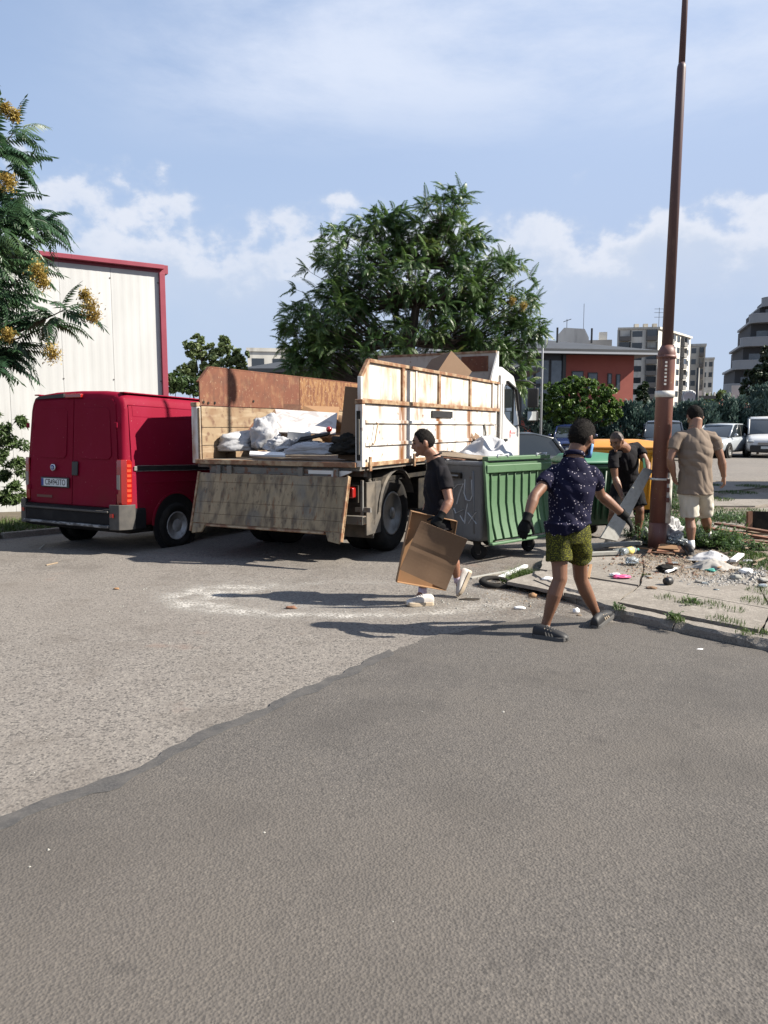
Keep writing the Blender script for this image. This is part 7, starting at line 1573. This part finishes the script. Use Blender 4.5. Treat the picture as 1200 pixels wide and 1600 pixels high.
CB = [at(658, 814, 6.70), at(731, 843, 6.76), at(697, 922, 6.84), at(625, 890, 6.72)]
def sheetgrid(name, C_, th, m, lab, bend=.03, parent=None):
    n = 14; q = MB(); nn = (C_[1]-C_[0]).cross(C_[3]-C_[0]).normalized(); c_ = sum(C_, V((0, 0, 0)))/4; T_ = []; Bt = []
    for j in range(n+1):
        for i in range(n+1):
            u_, v_ = i/n, j/n; p = C_[0].lerp(C_[1], u_).lerp(C_[3].lerp(C_[2], u_), v_); d = bend*(math.sin(math.pi*v_)*.5+.35*mn.noise(p*4)+(.35 if abs(v_-.52) < .03 else 0)*.3); T_.append(p+nn*(d+th/2)); Bt.append(p+nn*(d-th/2))
    fs = []; N1 = (n+1)**2
    for j in range(n):
        for i in range(n):
            a = j*(n+1)+i; fs += [(a, a+1, a+n+2, a+n+1), (N1+a+n+1, N1+a+n+2, N1+a+1, N1+a)]
    edge = [i for i in range(n+1)]+[(j*(n+1)+n) for j in range(1, n+1)]+[(n*(n+1)+i) for i in range(n-1, -1, -1)]+[j*(n+1) for j in range(n-1, 0, -1)]
    for a, b in zip(edge, edge[1:]+edge[:1]): fs.append((a, N1+a, N1+b, b))
    q.add(T_+Bt, fs); o = q.build(name, M[m], parent, off=c_, fix=True); o.location = c_; return tag(o, lab, 'cardboard') if lab else o
sheetgrid('cardboard_sheet', CB, .008, 'card', 'creased square brown cardboard sheet carried by the man walking left', .03)
TB = [at(641, 797, 6.86), at(712, 813, 6.98), at(694, 921, 7.02), at(618, 908, 6.88)]
tr = board('tray', TB, .008, 'cardl', 'light brown shallow tray carried behind the square cardboard sheet', 'tray'); c_ = sum(TB, V((0, 0, 0)))/4; nn = (TB[1]-TB[0]).cross(TB[3]-TB[0]).normalized(); nn = nn if nn.y < 0 else -nn
for a, b in zip(TB, TB[1:]+TB[:1]):
    q = MB(); q.add([a-c_, b-c_, b-c_+nn*.05, a-c_+nn*.05, (a-c_)*.985, (b-c_)*.985, (b-c_)*.985+nn*.05, (a-c_)*.985+nn*.05], [(0, 1, 2, 3), (7, 6, 5, 4), (3, 2, 6, 7), (0, 3, 7, 4), (1, 5, 6, 2)]); q.build('rim', M['cardl'], tr)
# --- man in dotted shirt, seen from behind, walking to the right
J = jt(dict(head=(909, 683, 5.96), neck=(897, 713, 5.92), shL=(864, 737, 5.94), shR=(927, 739, 5.88), elL=(835, 775, 5.78), wrL=(823, 812, 5.70), haL=(817, 832, 5.70), elR=(938, 773, 6.08), wrR=(976, 806, 6.14), haR=(988, 822, 6.16),
    hipL=(872, 828, 5.88), hipR=(903, 828, 5.92), knL=(875, 905, 5.84), anL=(851, 980, 5.88), knR=(907, 902, 6.06), anR=(934, 964, 6.22)))
J.update(heelL=gnd(833, 996, 0), toeL=gnd(888, 1004, 0)+V((0, 0, .004)), heelR=gnd(928, 984, 0)+V((0, 0, .0)), toeR=gnd(953, 968, 0)+V((0, 0, .035)))
J.update(face=V((.72, .66, -.22)), hup=V((.18, .12, 1)), base=gnd(890, 993, 0), cf=V((.6, .8, 0)), hs=1.13)
J['hpL'] = (V((.3, .9, 0)), V((.9, .2, 0)), .35); J['hpR'] = (V((-.3, .4, -.8)), V((-.2, .8, .2)), .35)
pm2 = person(J, 'man in navy dotted shirt and yellow-green shorts walking with his back turned', 'skinB', 'navydot', 'shortsy', .94, 1.0, dict(front=.50, back=-.66, thick=.011, temple=-.18), -.115, .55, .62, True, seed=4, shoes=dict(u='shoeb', sole='soleg', stripes='solec', s=1.05), polo=True)
hf = J['face'].normalized(); hu = J['hup']; hu = (hu-hf*hu.dot(hf)).normalized(); hr = hf.cross(hu); W2 = lambda x, y, z: J['head']+(hr*x+hf*y+hu*z)*1.13
q = MB(); q.loft([[W2(x, y, z) for x, y, z in ((.070, .03, z0), (.066, .062, z0), (.03, .11, z0), (0, .125, z0), (-.03, .11, z0), (-.066, .062, z0), (-.07, .03, z0))] for z0 in (-.035, -.06, -.09, -.125)], False, False); mk = q.build('face_mask', M['mask'], None, off=J['head'], smooth=True); mk.location = J['head']; mk.modifiers.new('s', 'SOLIDIFY').thickness = .003; tag(mk, 'light blue face mask worn by the man in the dotted shirt', 'face mask')
# --- man in taupe shirt, seen from behind, right of the pole
J = jt(dict(head=(1086, 651, 9.46), neck=(1086, 668, 9.40), shL=(1058, 682, 9.38), shR=(1115, 682, 9.40), elL=(1047, 718, 9.32), wrL=(1053, 744, 9.42), haL=(1056, 756, 9.44), elR=(1127, 716, 9.40), wrR=(1131, 745, 9.46), haR=(1132, 757, 9.48),
    hipL=(1075, 762, 9.40), hipR=(1098, 761, 9.42), knL=(1078, 812, 9.44), anL=(1080, 853, 9.40), knR=(1101, 806, 9.72), anR=(1107, 836, 9.98)))
J.update(heelL=gnd(1080, 868, PZ)+V((0, 0, .003)), toeL=gnd(1070, 857, PZ), heelR=gnd(1109, 852, PZ), toeR=gnd(1104, 843, PZ))
J.update(face=V((.12, 1, -.75)), hup=V((.05, .75, 1)), base=gnd(1090, 862, PZ), cf=V((0, 1, 0)), hs=1.13)
J['hpL'] = (V((.8, .2, 0)), V((.1, .9, 0)), .5); J['hpR'] = (V((-.8, .2, 0)), V((-.1, .9, 0)), .5)
person(J, 'broad man in taupe t-shirt and cream shorts, back turned, right of the pole', 'skinC', 'beige', 'cream', 1.05, 1.03, dict(front=.5, back=-.78, thick=.010, temple=-.1), .03, .58, .88, False, seed=7, loose=.03, shoes=dict(u='shoeb', sole='soleg', s=1.0), sock=('sock', .22))
# --- bending man in black by the container
J = jt(dict(head=(964, 689, 9.95), neck=(977, 698, 10.10), shR=(957, 710, 9.98), shL=(996, 697, 10.28), elR=(961, 746, 9.95), wrR=(971, 775, 9.85), haR=(974, 786, 9.82), elL=(1010, 722, 10.1), wrL=(1013, 737, 9.90), haL=(1012, 744, 9.84),
    hipR=(967, 762, 10.42), hipL=(990, 759, 10.50), knR=(958, 800, 10.30), anR=(954, 838, 10.36), knL=(1000, 797, 10.38), anL=(996, 838, 10.45)))
J.update(heelR=gnd(957, 846, .08)+V((0, .1, 0)), toeR=gnd(948, 855, .08), heelL=gnd(997, 844, .08)+V((0, .1, 0)), toeL=gnd(989, 853, .08))
J.update(face=V((-.62, -.62, -.50)), hup=V((-.35, -.35, 1)), base=gnd(975, 846, .08), cf=V((-.4, -.9, 0)), hs=1.06)
J['hpR'] = (V((.6, -.3, 0)), V((0, -.6, .3)), .6); J['hpL'] = (V((-.4, -.3, -.8)), V((-.5, -.5, 0)), .6)
person(J, 'shaven-headed man in black bending over to lift a broad board beside the green container', 'skinB', 'blacktee', 'blackshort', 1.05, 1.0, dict(front=.55, back=-.35, thick=.003, temple=.12, m='stubble'), .03, .58, .85, False, seed=9, shoes=dict(u='shoeb', sole='soleg'))
pb_('broad_board', [(1006, 731, 9.80), (1019, 735, 9.82), (963, 846, 9.35), (937, 841, 9.30)], .045, 'woodg', 'broad grey-brown board held slanting by the man in black', 'board', bevel=.004)
pb_('mint_strap', [(1004, 716, 9.9), (1007, 716, 9.9), (1010, 738, 9.86), (1006, 738, 9.86)], .01, 'teal', 'mint green strip hanging beside the held board', 'strip')
# ======================= parked cars =======================
M['car_grey'] = mat('dark_grey_car_paint', (.055, .065, .075), .25, coat=.6); M['car_blue'] = mat('navy_car_paint', (.02, .035, .13), .25, coat=.6); M['car_dark'] = mat('dark_car_paint', (.03, .035, .045), .25, coat=.6)
M['car_silver'] = mat('silver_car_paint', (.50, .54, .57), .3, metal=.3, coat=.6); M['car_white'] = mat('white_car_paint', (.60, .61, .62), .3, coat=.5); M['lamp'] = mat('headlamp_glass', (.45, .47, .48), .12, spec=.9)
def car(name, lab, loc, rz, paint, L_=4.2, W_=1.74, H=1.47, kind='hatch', bumper=None, hood=.92, plate=True):
    """front at -Y"""
    o = empty(name, loc, rz, lab, 'van' if kind == 'van' else 'car', 'cars parked in front of the hedge'); w = W_/2
    fo, ro_ = .85, .75; wb0, wb1 = -L_/2+fo, L_/2-ro_
    st = {'hatch': [(-L_/2, .30, .62, .80), (-L_/2+.10, .22, .74, .90), (-L_/2+.5, .20, .84, .97), (-L_/2+1.05, .20, hood, 1.), (0, .20, .94, 1.), (L_/2-.9, .20, .96, 1.), (L_/2-.2, .22, .96, .96), (L_/2, .32, .90, .86)],
          'van': [(-L_/2, .30, .66, .84), (-L_/2+.08, .22, .84, .92), (-L_/2+.45, .20, .96, .98), (-L_/2+.85, .20, 1.04, 1.), (0, .20, 1.06, 1.), (L_/2-.1, .22, 1.06, .98), (L_/2, .30, 1.04, .95)]}[kind]
    q = MB(); rings = []
    for y, zb, zt_, k in st:
        ww = w*k; rings.append([V((x, y, z)) for x, z in ((-ww*.93, zb), (-ww*.99, zb+.15), (-ww, (zb+zt_)*.52), (-ww*.97, zt_-.06), (-ww*.88, zt_), (0, zt_+.03), (ww*.88, zt_), (ww*.97, zt_-.06), (ww, (zb+zt_)*.52), (ww*.99, zb+.15), (ww*.93, zb))])
    q.loft(rings, True); body = q.build('body', M[paint], o, smooth=True, sub=1)
    if kind == 'van': gh = [(-L_/2+.95, 1.02, .02, .90), (-L_/2+1.55, 1.02, H-1.12, .84), (-L_/2+1.9, 1.02, H-1.03, .84), (L_/2-.2, 1.02, H-1.03, .86), (L_/2-.03, 1.02, H-1.2, .88)]
    else: gh = [(-L_/2+1.05, .90, .02, .86), (-L_/2+1.75, .90, H-.96, .76), (-L_/2+2.1, .90, H-.90, .75), (L_/2-.95, .90, H-.91, .76), (L_/2-.45, .90, H-1.02, .78), (L_/2-.10, .90, .05, .84)]
    q = MB(); rings = []
    for y, zb, h, k in gh:
        b_ = .88*w; tp_ = w*k if h > .2 else .86*w
        rings.append([V((-b_, y, zb)), V((-lerp(b_, tp_, .5), y, zb+h*.5)), V((-tp_, y, zb+max(.01, h-.04))), V((-tp_*.9, y, zb+h)), V((tp_*.9, y, zb+h)), V((tp_, y, zb+max(.01, h-.04))), V((lerp(b_, tp_, .5), y, zb+h*.5)), V((b_, y, zb))])
    q.loft(rings, True); q.build('windows', M['glass'], o, smooth=False, bevel=.02)
    # roof skin and pillars
    tps = [(y, zb+h, w*k) for y, zb, h, k in gh if h > .35]
    q = MB(); q.loft([[V((-x*1.0, y, z-.035)), V((-x*.93, y, z+.012)), V((0, y, z+.035)), V((x*.93, y, z+.012)), V((x*1.0, y, z-.035)), V((0, y, z-.03))] for y, z, x in [(tps[0][0]-.02, tps[0][1]-.01, tps[0][2])]+tps+[(tps[-1][0]+.03, tps[-1][1]-.03, tps[-1][2])]], True); q.build('roof', M[paint], o, smooth=True)
    for s_ in (-1, 1):
        y0, zb0 = gh[0][0], gh[0][1]; q = MB(); q.tube([(s_*w*.87, y0, zb0+.02), (s_*tps[0][2]*1.0, tps[0][0], tps[0][1]-.02)], .035, 6); q.build('front_pillar', M[paint], o, smooth=True)
        q = MB(); q.tube([(s_*w*.875, gh[-1][0]-.03, gh[-1][1]+.03), (s_*tps[-1][2]*1.01, tps[-1][0], tps[-1][1]-.02)], .05, 6); q.build('rear_pillar', M[paint], o, smooth=True)
        ym = (gh[0][0]+gh[-1][0])/2; q = MB(); q.beam((s_*w*.885, ym, .95), (s_*tps[1][2]*1.01, ym, tps[1][1]-.03), .07, .02, V((1, 0, 0))); q.build('middle_pillar', M['black' if kind != 'van' else paint], o)
        if kind == 'van': q = MB(); q.box(*sorted((s_*w*.80, s_*w*.905)), -.1, L_/2-.12, 1.0, H-.06); q.build('side_panel', M[paint], o, bevel=.04)
        q = MB(); q.blob((s_*(w+.07), -L_/2+1.35, 1.0), (.09, .06, .07)); q.build('wing_mirror', M[paint], o, smooth=True)
        q = MB(); q.blob((s_*w*.74, -L_/2+.10, .70), (.17, .09, .075), 14, 10); q.build('headlight', M['lamp'], o, smooth=True)
        q = MB(); q.blob((s_*w*.84, L_/2-.06, .82), (.08, .06, .12)); q.build('rear_light', M['redlens'], o, smooth=True)
        for yc in (wb0, wb1):
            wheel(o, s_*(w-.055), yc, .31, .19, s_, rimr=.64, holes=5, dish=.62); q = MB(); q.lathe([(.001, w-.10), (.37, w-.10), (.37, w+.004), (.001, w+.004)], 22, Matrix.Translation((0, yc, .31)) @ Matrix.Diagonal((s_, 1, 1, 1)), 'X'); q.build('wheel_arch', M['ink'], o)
    q = MB(); q.box(-w*.80, w*.80, -L_/2-.03, -L_/2+.3, .24, .56 if bumper else .44); q.build('front_bumper', M[bumper or 'black'], o, bevel=.04)
    q = MB(); q.box(-w*.45, w*.45, -L_/2-.035 if bumper else -L_/2-.015, -L_/2+.1, .60, .68); q.build('grille', M['black' if not bumper else 'steel'], o, bevel=.01)
    if plate: q = MB(); q.box(-.26, .26, -L_/2-.052, -L_/2-.032, .40, .51); q.build('number_plate', M['white_plate'], o)
    return o
def carat(name, lab, px, pyc, D, rz, *a, **k):
    p = at(px, 668, D); p.z = gz(p.x, D); return car(name, lab, p, rz, *a, **k)
carat('parked_car', 'dark grey estate car parked just right of the truck cab', 752, 0, 20.2, R(-82), 'car_grey', 4.4, 1.76, 1.50)
carat('parked_car', 'navy blue car parked behind the head of the man in dotted shirt', 895, 0, 33, R(-14), 'car_blue', 4.3, 1.75, 1.45)
carat('parked_car', 'dark car parked behind the yellow container and the pole', 1036, 0, 33, R(-18), 'car_dark', 4.5, 1.82, 1.62)
carat('parked_car', 'silver hatchback parked left of the white delivery van', 1126, 0, 34.5, R(-44), 'car_silver', 4.0, 1.70, 1.50)
carat('delivery_van', 'white compact delivery van with black bumper parked at the right edge', 1197, 0, 35, R(-24), 'car_white', 4.2, 1.72, 1.82, kind='van', bumper='black')
